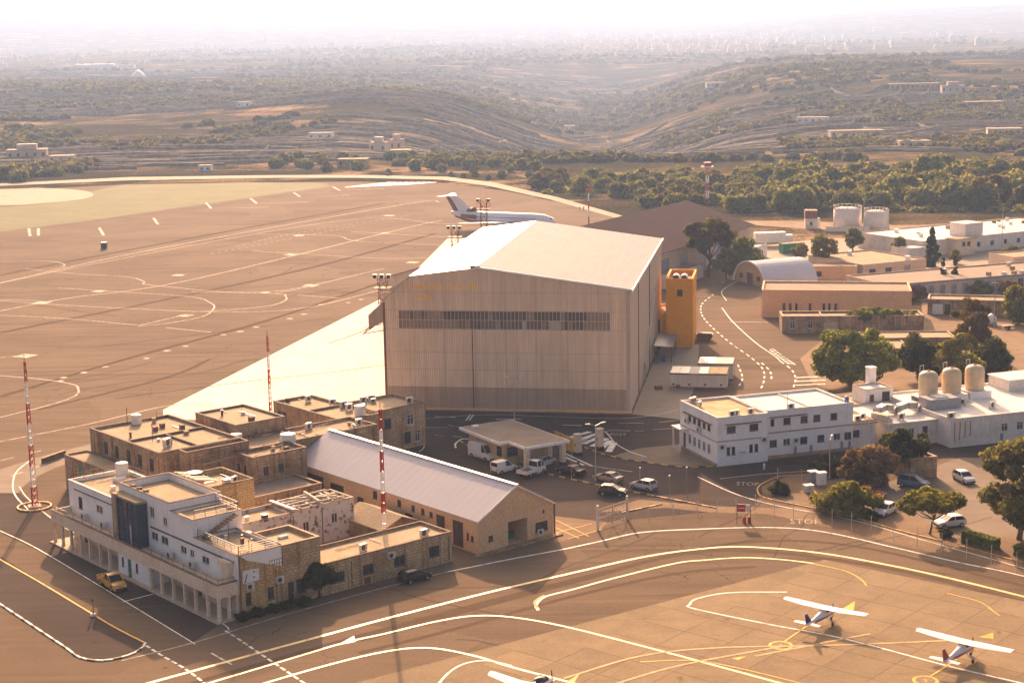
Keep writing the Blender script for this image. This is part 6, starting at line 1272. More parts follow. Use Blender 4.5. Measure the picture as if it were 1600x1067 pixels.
# undergrowth between the wood's trees
rs = np.random.default_rng(44); n = 800; px_ = rs.uniform(830, 1720, n); py_ = rs.uniform(279, 334, n); ok = ~((px_ < 1000) & (py_ > 302 + (px_ - 840) * .06)) & ~((px_ > 1150) & (py_ > 331)) & ~((px_ > 1000) & (px_ < 1150) & (py_ > 318))
P = np.array([tuple(G(float(a), float(c_))) for a, c_ in zip(px_[ok], py_[ok])]); P[:, 2] = np.where(P[:, 1] > 760, terrain(P[:, 0], P[:, 1]), 0); m = len(P); v = rs.normal(size=(m, 40, 3)); v /= np.linalg.norm(v, axis=2, keepdims=True); v[:, :, 2] = np.abs(v[:, :, 2]); sz_ = rs.uniform(.8, 2.2, m)
o = inst('undergrowth', quads_mesh('undergrowth', (P[:, None, :] + v * sz_[:, None, None] * np.array([1.3, 1.3, .7])).reshape(-1, 3), (v + rs.normal(size=v.shape) * .4).reshape(-1, 3), np.repeat(sz_ * .33, 40), LM['wood'], rs)); tag(o, 'low green undergrowth filling the wood beyond the depot', 'undergrowth', kind='stuff')
far_scrub('valley_scrub', 'dark scrub and trees covering the valley slopes beyond the airfield', 5200, 800, 2000, -.07, 3.2, 'scrub', 5)
far_scrub('far_woodland', 'distant woodland patches fading into haze on the plain', 4200, 1700, 5200, -.03, 5.0, 'scrub', 6, 24)
# ================================================================== SHEETS ROUND THE ROADS
sheet('gate_road', [(648, 642), (1000, 648), (1063, 636), (1064, 694), (1121, 731), (1345, 700), (1600, 688), (1800, 690), (1800, 730), (1600, 722), (1470, 715), (1290, 745), (1200, 755), (1180, 790), (1105, 800), (950, 815), (868, 806), (640, 705)], M['road'], .004)
sheet('traffic_island', [(-200, 790), (0, 868), (60, 906), (130, 948), (180, 978), (222, 1002), (222, 1012), (200, 1022), (160, 1030), (125, 1025), (95, 1005), (0, 942), (-200, 840)], M['road'], .005)
sheet('terminal_road', [(30, 770), (95, 822), (165, 860), (250, 912), (345, 974), (300, 1004), (190, 938), (60, 860), (0, 832), (-80, 800), (-80, 770)], M['road'], .006)
sheet('apron_verge', [(935, 800), (1040, 793), (1110, 800), (1200, 803), (1290, 822), (1400, 850), (1500, 874), (1600, 897), (1800, 955), (1800, 935), (1600, 878), (1500, 852), (1400, 826), (1290, 805), (1250, 790), (1215, 794), (1100, 790), (1000, 780)], M['dirt'], .008)
sheet('car_park', [(1190, 760), (1235, 742), (1300, 742), (1390, 752), (1500, 715), (1700, 715), (1850, 760), (1850, 930), (1600, 868), (1500, 842), (1400, 818), (1300, 795), (1215, 782)], M['lot'], .010)
sheet('planting_bed', [(1190, 762), (1225, 747), (1290, 750), (1300, 790), (1250, 784), (1205, 776)], M['dirt'], .014, curve=3)
sheet('planting_bed', [(1345, 808), (1400, 800), (1440, 812), (1500, 846), (1480, 848), (1400, 828)], M['dirt'], .014, curve=3); sheet('planting_bed', [(1500, 855), (1530, 835), (1700, 850), (1700, 900), (1600, 880)], M['dirt'], .014)
sheet('depot_yard', [(1150, 400), (1190, 385), (1290, 372), (1420, 375), (1650, 375), (1800, 400), (1800, 470), (1600, 462), (1440, 470), (1400, 462), (1190, 452)], M['yardc'], .006)
sheet('depot_track', [(1180, 352), (1260, 358), (1420, 366), (1700, 362), (1700, 350), (1400, 352), (1250, 345), (1100, 345)], M['dirt'], .008)
sheet('back_yard', [(1270, 600), (1400, 640), (1800, 640), (1800, 470), (1600, 465), (1440, 472), (1440, 500), (1300, 520), (1250, 560)], M['dirt'], .006)
sheet('shed_yard', [(866, 806), (948, 816), (940, 826), (880, 845), (866, 848)], M['dirt'], .008)
# ================================================================== KERBS
def kerb(name, pts, mats, step=1.0, w=.22, h=.13, world=False):
    P = smooth(gp(pts), 6); o = bpy.data.objects.new(name, None); COL.objects.link(o); o['kind'] = 'structure'
    L = [0]
    for i in range(1, len(P)): L.append(L[-1] + (P[i] - P[i - 1]).length)
    ms = [MB().box(0, step - .02, -w / 2, w / 2, 0, h).mesh('kerb_stone', M[m]) for m in mats]; n = int(L[-1] / step)
    for k in range(n):
        s = k * step; i = next(j for j in range(1, len(P)) if L[j] >= s); t = (s - L[i - 1]) / max(1e-6, L[i] - L[i - 1]); p = P[i - 1].lerp(P[i], t); d = P[i] - P[i - 1]
        inst('kerb_stone', ms[k % len(mats)], o, (p.x, p.y, 0), math.atan2(d.y, d.x))
M['kyel'] = plain('kerb_yellow', (.55, .30, .05), .7, 0, .25); M['kblk'] = plain('kerb_black', (.045, .04, .035), .7, 0, .3); M['kwht'] = plain('kerb_white', (.70, .68, .66), .7, 0, .15)
kerb('kerb', [(720, 690), (735, 698), (780, 719), (850, 739), (944, 760), (1074, 785), (1123, 795)], ('kyel', 'kblk'), 1.1)
kerb('kerb', [(901, 695), (955, 713), (1025, 725), (1075, 730), (1119, 729)], ('kyel', 'kblk'), 1.1)
kerb('kerb', [(972, 801), (1010, 793), (1044, 786)], ('kyel', 'kblk'), 1.1)
kerb('kerb', [(-60, 905), (0, 944), (95, 1007), (125, 1027), (160, 1032), (200, 1024), (222, 1012), (226, 1004)], ('kwht', 'kwht', 'kblk'), .9)
kerb('kerb', [(1262, 742), (1220, 745), (1190, 757), (1184, 768), (1195, 778), (1240, 788), (1300, 800)], ('kyel',), 1.1, .2)
kerb('kerb', [(1340, 810), (1400, 828), (1480, 848)], ('kyel',), 1.1, .2); kerb('kerb', [(1499, 853), (1600, 880)], ('kyel',), 1.1, .2)
kerb('kerb', [(650, 640), (800, 642), (985, 647)], ('kyel',), 1.2, .25)
# hatched island by the gate
for k in range(6):
    ribbon('hatched_mark', [(886 + k * 13, 685 + k * 4.2), (922 + k * 10.5 - k * k * .6, 674.5 + k * 3.4)], 1.0, PW, .014)
ribbon('painted_line', [(903, 693), (940, 675), (951, 680), (962, 693), (985, 706), (1010, 714)], .2, PW, .016)
ribbon('painted_line', [(712, 700), (712, 693), (722, 686), (733, 686)], .3, PW, .016); ribbon('painted_line', [(655, 706), (662, 700), (662, 692), (655, 687)], .18, PW, .016)
for (a, c_) in (((880, 712), (912, 727)), ((884, 709), (925, 728))): ribbon('hatched_mark', [a, c_], .3, PW, .015)
for a, c_ in (((868, 812), (920, 838)), ((868, 824), (905, 841)), ((870, 832), (925, 818)), ((888, 842), (940, 827))): ribbon('bay_line', [a, c_], .12, PY, .014)
# pavement round the office
sheet('office_pavement', [(958, 712), (1025, 723), (1075, 728), (1118, 727), (1063, 694), (1000, 700)], M['lot'], .009)
# ================================================================== MASTS, LAMPS, FENCES
def lattice_mast(label, loc, h, r0, r1, n, first='red', group='red and white lattice masts'):
    e = thing('lattice_mast', label, 'mast', loc, .4, group)
    for k in range(n):
        z0, z1 = h * k / n, h * (k + 1) / n; b = MB(); ra, rb = r0 + (r1 - r0) * k / n, r0 + (r1 - r0) * (k + 1) / n
        P = lambda z, i: Vector(((r0 + (r1 - r0) * z / h) * math.cos(i * 2.0944), (r0 + (r1 - r0) * z / h) * math.sin(i * 2.0944), z))
        m = max(2, int((z1 - z0) / .9))
        for i in range(3):
            b.bar(P(z0, i), P(z1, i), .085)
            for j in range(m):
                za, zc = z0 + (z1 - z0) * j / m, z0 + (z1 - z0) * (j + 1) / m; b.bar(P(za, i), P(zc, i + 1), .06); b.bar(P(za, i + 1), P(zc, i), .06); b.bar(P(za, i), P(za, i + 1), .06)
        b.build('mast_section', M['red'] if (n - 1 - k) % 2 == 0 else M['wht'], e)
    MB().tube((0, 0, h), (0, 0, h + .9), .04, k=6).build('lightning_rod', M['dark'], e); MB().box(-r0 - .3, r0 + .3, -r0 - .3, r0 + .3, 0, .25).build('footing', M['beige'], e); return e
lattice_mast('red and white lattice mast in a ringed kerb at the left', G(54, 792), 20.0, .52, .14, 7)
lattice_mast('red and white lattice mast behind the raised stone roof block', G(423, 652), 13.6, .3, .14, 5)
lattice_mast('red and white lattice mast rising from the courtyard behind the low stone wing', G(601, 866), 18.0, .34, .17, 7)
rg = G(54, 792); kr = bpy.data.objects.new('mast_kerb', None); COL.objects.link(kr); kr['kind'] = 'structure'; km = MB().box(0, .75, -.11, .11, 0, .2).mesh('kerb_stone', M['kyel'])
for k in range(18): a = k * math.pi / 9; inst('kerb_stone', km, kr, (rg.x + 2.15 * math.cos(a), rg.y + 2.15 * math.sin(a), 0), a + math.pi / 2)
def lamp_post(label, loc, h, rz, two=True, group='street lamps'):
    e = thing('street_lamp', label, 'street lamp', loc, rz, group); MB().tube((0, 0, 0), (0, 0, h), .11, .06, 8).build('pole', M['steel'], e); MB().lathe([(.2, 0), (.2, .3), (.12, .5)], k=8).build('base', M['steel'], e)
    for s in ((-1, 1) if two else (1,)):
        MB().tube((0, 0, h - .05), (s * .9, 0, h + .25), .04, k=6).build('arm', M['steel'], e); q = MB().loft([[(s * .85, -.14, h + .2), (s * .85, .14, h + .2), (s * .85, .1, h + .36), (s * .85, -.1, h + .36)], [(s * 1.55, -.1, h + .28), (s * 1.55, .1, h + .28), (s * 1.55, .06, h + .38), (s * 1.55, -.06, h + .38)]]); q.build('lamp_head', M['wht'], e)
    return e
lamp_post('twin headed street lamp in front of the great hangar wall', G(804, 664), 7.6, .35); lamp_post('twin headed street lamp on the gate road beside parked cars', G(931, 752), 8.0, .4); lamp_post('single street lamp beside the flowering shrub', G(1296, 748), 5.6, 1.2, False)
for (x, y, h, l) in ((1073, 776, 4.0, 'thin post at the front end of the gate road kerb'), (893, 748, 3.2, 'thin post beside the dark saloon'), (1000, 765, 3.0, 'thin post beside the silver hatchback'), (1046, 783, 3.4, 'thin post on the striped kerb past the parked cars')):
    e = thing('thin_post', l, 'post', G(x, y)); MB().tube((0, 0, 0), (0, 0, h), .05, .04, 6).build('pole', M['steel'], e); MB().box(-.1, .1, -.1, .1, h, h + .16).build('lamp', M['wht'], e)
def band_mast(label, loc, h, wide, n, plat):
    e = thing('banded_mast', label, 'mast', loc, .2)
    for k in range(n):
        b = MB(); z0, z1 = h * k / n, h * (k + 1) / n
        if wide < .3: b.tube((0, 0, z0), (0, 0, z1), wide, k=8)
        else:
            c4 = [(-wide, -wide), (wide, -wide), (wide, wide), (-wide, wide)]
            for i in range(4): b.bar((*c4[i], z0), (*c4[i], z1), .12); b.bar((*c4[i], z0), (*c4[(i + 1) % 4], z1), .07); b.bar((*c4[i], z0), (*c4[(i + 1) % 4], z0), .07)
        b.build('mast_section', M['red'] if (n - k) % 2 else M['wht'], e)
    if plat: MB().box(-2.0, 2.0, -1.3, 1.3, h, h + .4).build('platform', M['wht'], e); MB().box(-1.2, 1.2, -1.0, 1.0, h + .4, h + 1.8).build('lamp_cabin', M['red'], e)
    else: MB().box(-.9, .9, -.1, .1, h - 1.5, h - 1.2).build('crossarm', M['red'], e)
band_mast('red and white approach light tower beyond the brown roofed hangar', G(1105, 322), 13.5, .42, 5, True); band_mast('thin red and white pole beside the far taxiway', G(920, 351), 12.6, .22, 5, False)
def fence(label, pts, h=2.4, posts=None):
    P = [G(*p) for p in pts]; e = thing('chain_link_fence', label, 'fence', P[0]); o = P[0]
    pm_ = MB().tube((0, 0, 0), (0, 0, h), .04, .035, 6).mesh('post', M['frame_w']); L = [(P[i + 1] - P[i]).length for i in range(len(P) - 1)]
    for i in range(len(P) - 1):
        n = max(1, round(L[i] / 3.0))
        for k in range(n): inst('post', pm_, e, P[i].lerp(P[i + 1], k / n) - o)
        b = MB(); a, c = P[i] - o, P[i + 1] - o
        for z in np.linspace(.1, h - .1, 7): b.bar(a + Vector((0, 0, z)), c + Vector((0, 0, z)), .008)
        m = int(L[i] / .45)
        for k in range(m): q, q2 = a.lerp(c, k / m), a.lerp(c, (k + 1) / m); b.bar(q + Vector((0, 0, .1)), q2 + Vector((0, 0, h - .1)), .006); b.bar(q2 + Vector((0, 0, .1)), q + Vector((0, 0, h - .1)), .006)
        b.build('wire_mesh', M['pipe'], e)
    inst('post', pm_, e, P[-1] - o)
fence('long chain link fence between apron verge and car park road', [(1180, 800), (1270, 818), (1361, 836), (1433, 852), (1510, 872), (1588, 893), (1700, 922)])
fence('chain link fence round the fenced meters beside flowering shrub', [(1215, 748), (1290, 752), (1305, 742)], 1.6); fence('wire fence from the frame gate to the red notice board', [(975, 817), (1090, 806), (1150, 803)], 2.0)
# tall framed gate by the shed
e = thing('framed_gate', 'pale tubular double gate with cross bracing near the gabled shed', 'gate', G(934, 828), gdir((934, 828), (980, 812)))
Lg_ = (G(980, 812) - G(934, 828)).length
for x in (0, Lg_): MB().box(x - .12, x + .12, -.12, .12, 0, 3.2).build('gate_post', M['frame_w'], e)
for k in range(2):
    b = MB(); x0, x1 = .12 + k * (Lg_ - .24) / 2, .12 + (k + 1) * (Lg_ - .24) / 2 - .04
    for z in (.3, 1.5, 2.6): b.bar((x0, 0, z), (x1, 0, z), .055)
    for x in (x0, x1): b.bar((x, 0, .3), (x, 0, 2.6), .09)
    b.bar((x0, 0, .3), (x1, 0, 2.6), .04); b.bar((x1, 0, .3), (x0, 0, 2.6), .04); b.build('gate_leaf', M['beige'], e)
# notice board, extinguisher trolleys, meters, planter, bollard
e = thing('notice_board', 'red notice board on two posts by the apron edge', 'sign', G(1162, 818), -.15)
for x in (-.85, .85): MB().bar((x, 0, 0), (x, 0, 2.6), .08).build('post', M['rust'], e)
MB().box(-.85, .2, -.05, .05, 1.55, 2.55).build('panel', M['red'], e); MB().box(.25, .8, -.05, .05, 1.6, 2.5).build('panel', M['frame_w'], e); MB().box(-.7, .05, -.065, -.05, 2.0, 2.1).build('lettering', M['wht'], e)
for (x, y, l) in ((1163, 817, 'left red fire extinguisher under the red notice board'), (1171, 817, 'right red fire extinguisher under the red notice board')):
    e = thing('fire_extinguisher', l, 'fire extinguisher', G(x, y)); MB().lathe([(.2, 0), (.22, .1), (.22, .75), (.1, .9)], k=10).build('cylinder', M['red'], e, True); MB().tube((0, 0, .9), (.15, 0, 1.05), .04, k=6).build('nozzle', M['dark'], e)
P0_ = G(1404, 740); ap = gdir((1404, 735), (1424, 748)); pf = Frame((G(1404, 737).x, G(1404, 737).y), math.degrees(ap))
pl_ = Bld('stone_planter', 'tall square stone planter holding a dark bush', Frame(tuple(G(1423, 750))[:2], 20), 0, 0, 'planter'); pl_.block(0, 4.2, 0, 5.0, 0, 2.9, M['stone_old'], M['dirt'], .3, .3)
tree('evergreen_bush', 'dark bush growing out of the tall stone planter', 'bush', pl_.fr.w(1.2, 2.8, 2.5), 'bushdark', 1.15)
for (x, y, m, l) in ((1270, 755, 'grey', 'blue grey meter cabinet beside the fenced island'), (1283, 757, 'wht', 'white meter cabinet beside the grey one'), (1263, 768, 'frame_w', 'low pale cabinet in front of the meter cabinets')):
    e = thing('meter_cabinet', l, 'cabinet', G(x, y), .3); MB().box(-.6, .6, -.45, .45, 0, 1.7 if m != 'frame_w' else .9).build('casing', M[m], e); MB().box(-.66, .66, -.5, .5, 1.7 if m != 'frame_w' else .9, 1.8 if m != 'frame_w' else 1.0).build('lid', M['wht'], e); MB().box(-.05, .05, -.48, -.45, .5, .7).build('handle', M['dark'], e)
e = thing('white_bollard', 'white bollard at the corner of the office road', 'bollard', G(1194, 735)); MB().lathe([(.16, 0), (.16, .9), (.1, 1.05)], k=10).build('post', M['wht'], e, True); MB().lathe([(.2, 0), (.2, .1)], k=10).build('base', M['dark'], e)
e = thing('marker_post', 'orange marker post on a pale base on the yellow line', 'marker post', G(146, 962)); MB().lathe([(.35, 0), (.35, .18), (.2, .3)], k=12).build('base', M['frame_w'], e); MB().tube((0, 0, .3), (0, 0, 1.7), .1, .08, 8).build('pole', M['kyel'], e); MB().lathe([(.14, 1.7), (.14, 1.95), (.05, 2.0)], k=10).build('lamp', M['rust'], e)
e = thing('equipment_box', 'small dark equipment box alone on the wide tarmac', 'box', G(163, 389)); MB().box(-.8, .8, -.8, .8, .2, 2.0).build('casing', M['dark'], e); MB().box(-.95, .95, -.95, .95, 0, .2).build('base', M['yardc'], e)
e = thing('low_wall', 'long low dark wall behind the terminal corner', 'wall', G(66, 724), gdir((66, 724), (102, 711))); LL = (G(102, 711) - G(66, 724)).length; MB().box(0, LL, -.15, .15, 0, .75).build('wall', M['cope_dark'], e); MB().box(0, LL, -.2, .2, .75, .83).build('coping', M['cope'], e)
# ================================================================== PEOPLE
def person(label, loc, rz, top, legs, h=1.72, stride=.12):
    e = thing('person', label, 'person', loc, rz); k = h / 1.72
    J = dict(pel=(0, 0, .94), wai=(0, 0, 1.1), che=(.01, 0, 1.32), nek=(.01, 0, 1.47), hed=(.03, 0, 1.62), top=(.03, 0, 1.70))
    V = [J['pel'], J['wai'], J['che'], J['nek'], J['hed'], J['top']]; R = [(.15, .12), (.135, .11), (.17, .12), (.06, .06), (.095, .085), (.06, .06)]; E_ = [(0, 1), (1, 2), (2, 3), (3, 4), (4, 5)]
    for s in (-1, 1):
        b = len(V); V += [(0, s * .1, .88), (.04 + s * stride * .5, s * .11, .5), (s * stride, s * .11, .09), (s * stride + .13, s * .12, .04)]; R += [(.09, .09), (.06, .06), (.045, .045), (.045, .04)]; E_ += [(0, b), (b, b + 1), (b + 1, b + 2), (b + 2, b + 3)]
        b = len(V); V += [(.0, s * .19, 1.40), (-.03 - s * .03, s * .24, 1.14), (.08 - s * .05, s * .23, .9), (.12 - s * .05, s * .22, .81)]; R += [(.06, .06), (.045, .045), (.035, .035), (.035, .025)]; E_ += [(2, b), (b, b + 1), (b + 1, b + 2), (b + 2, b + 3)]
    me = bpy.data.meshes.new('body'); me.from_pydata([tuple(c * k for c in v) for v in V], E_, []); o = bpy.data.objects.new('body', me); link(o, e); sk = o.modifiers.new('skin', 'SKIN'); ss = o.modifiers.new('sub', 'SUBSURF'); ss.levels = 1; ss.render_levels = 1
    for i, r in enumerate(R): me.skin_vertices[0].data[i].radius = (r[0] * k, r[1] * k)
    me.skin_vertices[0].data[0].use_root = True; t = NT('clothes_' + label[:8]); sx = t.n('SeparateXYZ'); t.l(t.n('TexCoord').outputs['Object'], sx.inputs[0]); c = t.ramp(t.math('DIVIDE', sx.outputs[2], 1.75 * k), (.0, (.02, .02, .02)), (.05, legs), (.55, legs), (.56, top), (.84, top), (.85, (.35, .2, .13)), (.94, (.03, .02, .015)))
    for n_ in t.t.nodes:
        if n_.type == 'VALTORGB': n_.color_ramp.interpolation = 'CONSTANT'
    me.materials.append(t.fin(c, .8)); return e
person('person in dark clothes standing beside the dark saloon at the gate', G(903, 737), 2.0, (.03, .03, .04), (.04, .04, .05)); person('person in dark clothes on the far taxiway, left of two', G(906, 330), .5, (.06, .05, .05), (.03, .03, .04), stride=.2); person('person in dark clothes on the far taxiway, right of two', G(912, 330), 1.0, (.08, .05, .04), (.03, .03, .04), stride=.2)
sheet('perimeter_road', [(-120, 775), (0, 733), (90, 706), (175, 688), (185, 700), (110, 722), (62, 742), (34, 762), (28, 778), (40, 800), (20, 812), (0, 822), (-120, 790)], M['lot'], .003, curve=2)
# ================================================================== BUILDINGS BEHIND THE OFFICE
def fr_at(px, py, deg): g_ = G(px, py); return Frame((g_.x, g_.y), deg)
q = Bld('tan_hall', 'long tan rendered hall with small barred windows and pale roof', fr_at(1190, 496, -10), 0, 0)
q.block(0, 31.5, 0, 13, 0, 6.0, M['tan'], M['roof_dark'], .3, .3, S=[(x, x + .55, 1.6, 3.2, 'd2') for x in (4.5, 5.8, 7.1, 10.0, 12.9, 14.1, 15.4)], W=[(4, 5.2, .1, 2.4, 'dark'), (8, 9, 2, 3.2, 'd2')], E=[(3, 6, .1, 3.6, 'brown')], cope=M['tan'])
q = Bld('small_stone_block', 'low stone building with two sash windows before the tan hall', fr_at(1222, 521, -4), 0, 0)
q.block(0, 28.5, 0, 6.5, 0, 3.5, M['stone_old'], M['roof'], .35, .3, S=[(1.6, 2.6, 1.0, 2.6, 'w2'), (5.2, 6.2, 1.0, 2.6, 'w2'), (8.4, 11.2, .1, 2.2, 'steel')]); q.fbox('roof_upstand', M['cope'], (8.0, 8.25, .3, 6.2, 3.15, 3.55))
q = Bld('stone_store', 'long rough stone store with pale double doors', fr_at(1449, 491, -16), 0, 0)
q.block(0, 24, 0, 7, 0, 3.3, M['stone_old'], M['roof'], .25, .3, S=[(1.0, 3.2, .05, 2.3, 'wht'), (3.6, 4.8, .05, 2.3, 'dark')])
q = Bld('lower_stone_range', 'low flat roofed stone range behind the big round tree', fr_at(1408, 566, -2), 0, 0); q.block(-6, 1.6, 0, 9, 0, 2.6, M['stone_old'], M['roof'], .1, .2); q.block(-8, 12, 9.02, 16, 0, 2.9, M['stone_old'], M['roof'], .15, .2)
q = Bld('ruined_wall', 'broken stone wall end beside the parterre hedges', fr_at(1556, 565, 70), 0, 0, 'wall'); b = MB(); b.extr([(0, 0), (7, 0), (7, 1.4), (5, 2.2), (3.4, 3.0), (2.2, 4.2), (.8, 4.0), (0, 3.2)], 0, .6); q.part('wall', b, M['stone'])
q = Bld('terrace_wall', 'long low retaining wall in front of the stone store', fr_at(1300, 530, -3), 0, 0, 'wall'); q.fbox('wall', M['stone_old'], (0, 29, 0, .5, 0, 1.1)); q.fbox('coping', M['cope'], (0, 29, -.05, .55, 1.1, 1.2))
# vaulted hut
vf = fr_at(1196, 450, 24); q = Bld('vaulted_hut', 'pale blue white vaulted hut beside the tan hall', vf, 0, 0, 'hut')
b = MB(); ra = [(-math.cos(a) * 7.2 + 7.2, math.sin(a) * 5.6) for a in np.linspace(0, math.pi, 17)]
n0 = [(0.0 + 0, x, z) for x, z in ra]; rings = [[(xx, y, z) for (y, z) in ra] for xx in (0, 15)]
for i in range(16): b.quad((0, ra[i][0] + 0, ra[i][1]), (15, ra[i][0], ra[i][1]), (15, ra[i + 1][0], ra[i + 1][1]), (0, ra[i + 1][0], ra[i + 1][1]))
q.part('vault_roof', b, render_wall('pale_vault_sheet', (.60, .62, .68), (.5, .47, .47), .25), smooth=True)
b = MB(); b.quad(*[(.15, y, z * .98) for y, z in ra[::-1]]); q.part('end_wall', b, M['gwall']); b = MB(); b.quad(*[(14.85, y, z * .98) for y, z in ra]); q.part('end_wall', b, M['gwall'])
b = MB()
for i in range(16): b.bar((-.1, ra[i][0], ra[i][1]), (-.1, ra[i + 1][0], ra[i + 1][1]), .35, .35)
q.part('arch_rim', b, M['wht']); q.fbox('door', M['brown'], (.02, .12, 6.0, 8.4, 0, 2.8)); q.fbox('window', M['glass_brown'], (.04, .13, 2.6, 4.0, 1.2, 2.3), (.04, .13, 10.4, 11.8, 1.2, 2.3))
def flat(name, label, px, py, deg, w, d, h, wall, roof, **kw):
    q = Bld(name, label, fr_at(px, py, deg), 0, 0); q.block(0, w, 0, d, 0, h, M[wall], M[roof], kw.pop('par', .2), .25, **kw); return q
q = flat('flat_workshop', 'broad flat roofed workshop with two white roof tanks', 1348, 437, 27, 20, 22, 3.6, 'beige', 'roof', S=[(2, 4, 1, 2.4, 'd2'), (7, 9, 1, 2.4, 'd2'), (13, 15, .1, 2.6, 'grey')], W=[(3, 5, 1, 2.4, 'd2'), (9, 11, 1, 2.4, 'd2')])
for (x, y, s) in ((2.0, 20.0, 1.4), (4.5, 20.6, 1.4), (16, 2.4, 1.0), (10, 18, .9)): q.vent(x, y, 3.4, s, 1.0, M['wht'] if x > 9 else M['cope'])
flat('small_brown_annex', 'small brown flat roofed annex behind the tan hall', 1262, 438, -6, 12, 7, 3.4, 'tan', 'roof_dark', S=[(2, 3.4, 1, 2.2, 'd2')])
flat('low_grey_outhouse', 'low grey outhouse between workshop and tan hall', 1310, 436, 20, 9, 6, 3.0, 'beige', 'roof_dark', W=[(2, 3, 1, 2.2, 'd2')])
q = flat('long_grey_building', 'long grey building with strip of doors and roof fans', 1385, 470, 21, 62, 17, 3.6, 'beige', 'roof_dark', S=[(x, x + 1.5, .2, 2.6, ('d2', 'wb', 'grey')[int(x) % 3]) for x in np.arange(2, 58, 3.1)])
for i, (x, y) in enumerate(((30, 3), (33, 1.2), (36, 1.4), (38, 1.3), (40.5, 8), (44, 14), (50, 6), (24, 12))): q.vent(x, y, 3.4, .9, .8, M['acw'] if i % 2 else M['cope'])
b = MB(); q.fbox('fascia', M['grey'], (-.1, 62.1, -.12, -.02, 3.2, 3.7))
q = flat('white_depot', 'long white depot with cluttered roof and raised box', 1440, 402, 29, 62, 26, 4.2, 'white2', 'roof_white', S=[(x, x + 1.2, 1.4, 2.6, 'd2') for x in np.arange(20, 60, 5)])
q.block(9, 16, -3.5, -.02, 0, 4.4, M['cream'], M['roof'], 0, S=[(11.2, 12.3, 2.4, 3.6, 'd2'), (13.0, 14.1, 2.4, 3.6, 'd2')], over=.4); q.fbox('plant_room', M['white2'], (16.5, 23, 1, 7, 4.0, 7.6)); q.fbox('plant_room_roof', M['roof_white'], (16.4, 23.1, .9, 7.1, 7.6, 7.75))
for k in range(16): q.vent(4 + rnd.random() * 52, 8 + rnd.random() * 16, 4.0, rnd.uniform(.5, 1.0), rnd.uniform(.4, 1.0), M[rnd.choice(['acw', 'cope', 'rust', 'wht'])])
q.rail([(40, 10, 4.2), (60, 10, 4.2), (60, 24, 4.2)], 1.4, M['rust'], 3.0)
flat('small_white_store', 'small white store left of the broad cypress', 1420, 408, 29, 9, 7, 3.2, 'white2', 'roof_white'); flat('cream_store', 'cream store at the far right edge beside bushes', 1582, 430, 20, 16, 10, 4.4, 'cream', 'roof')
flat('teal_hut', 'small white hut with teal fascia beside dark trees', 1184, 408, 66, 9, 5, 3.6, 'white', 'green', S=[(1.5, 2.6, 1, 2.4, 'd2'), (4, 5, 1, 2.4, 'd2')], W=[(1, 2, 1, 2.4, 'd2')])
q = flat('side_store', 'low white store beneath the eucalyptus', 1042, 452, 60, 22, 7, 3.4, 'white2', 'roof_dark', S=[(3, 4.2, 1, 2.4, 'd2'), (8, 9.2, 1, 2.4, 'd2'), (14, 15, .1, 2.4, 'brown')])
q = thing('green_container', 'bright green shipping container near the box lorry', 'container', G(1224, 397), .35); MB().box(0, 6.0, 0, 2.6, .15, 2.7).build('body', ribbed('green_container_sheet', (.03, .26, .14), .3, .5), q); MB().box(-.03, 6.03, -.03, 2.63, 2.7, 2.78).build('roof', M['roof'], q)
for y in (.1, 1.35): MB().box(-.06, -.01, y, y + 1.15, .3, 2.6).build('door', M['green'], q)
# fuel tanks
for i, (px, py, r, h, l) in enumerate(((1323, 359, 4.1, 6.4, 'larger left white fuel storage tank with railed top'), (1368, 361, 3.5, 5.8, 'smaller right white fuel storage tank with railed top'))):
    e = thing('fuel_tank', l, 'fuel tank', G(px, py), 0, 'fuel tanks'); MB().lathe([(r, 0), (r, h)], k=36).build('shell', M['white2'], e, True); MB().lathe([(r + .05, h), (r * .6, h + .45), (.2, h + .7)], k=36).build('roof', M['roof_white'], e, True)
    b = MB()
    for k in range(18):
        a, a2_ = k * math.pi / 9, (k + 1) * math.pi / 9; p, p2 = (r * math.cos(a), r * math.sin(a)), (r * math.cos(a2_), r * math.sin(a2_)); b.bar((*p, h), (*p, h + 1.1), .1); b.bar((*p, h + 1.1), (*p2, h + 1.1), .1)
    b.build('railing', M['frame_w'], e); MB().bar((r + .1, -.6, 0), (r + .1, -.6, h + 1), .5, .1).build('ladder', M['frame_w'], e)
    for z in (h * .33, h * .66): MB().lathe([(r + .03, z), (r + .06, z + .05), (r + .03, z + .1)], k=36).build('weld_band', M['white2'], e)
q = Bld('bund_wall', 'low pale bund wall in front of the fuel tanks', fr_at(1290, 362, -14), 0, 0, 'wall'); q.fbox('wall', M['white2'], (0, 19, 0, .4, 0, 1.5)); q.fbox('coping', M['roof_white'], (0, 19, -.05, .45, 1.5, 1.6))
q = flat('brick_pump_house', 'small square pump house with brown upper storey', 1258, 358, -6, 3.6, 4, 5.6, 'white2', 'roof_dark', S=[(1.4, 2.2, 1.2, 2.2, 'd2')]); q.fbox('upper_cladding', M['rust'], (-.1, 3.7, -.1, 4.1, 3.2, 5.7)); tank('white spherical topped tank beside the brick pump house', G(1275, 357), 1.2, 3.2)
for (x, y, h, l) in ((1349, 372, 11, 'thin lamp mast beside the fuel tanks'), (1565, 395, 13, 'thin lamp mast behind the white depot'), (1553, 512, 9, 'thin mast beside the parterre hedges')):
    e = thing('lamp_mast', l, 'mast', G(x, y)); MB().tube((0, 0, 0), (0, 0, h), .12, .07, 6).build('pole', M['steel'], e); MB().box(-.6, .6, -.15, .15, h, h + .25).build('lamp', M['dark'], e)
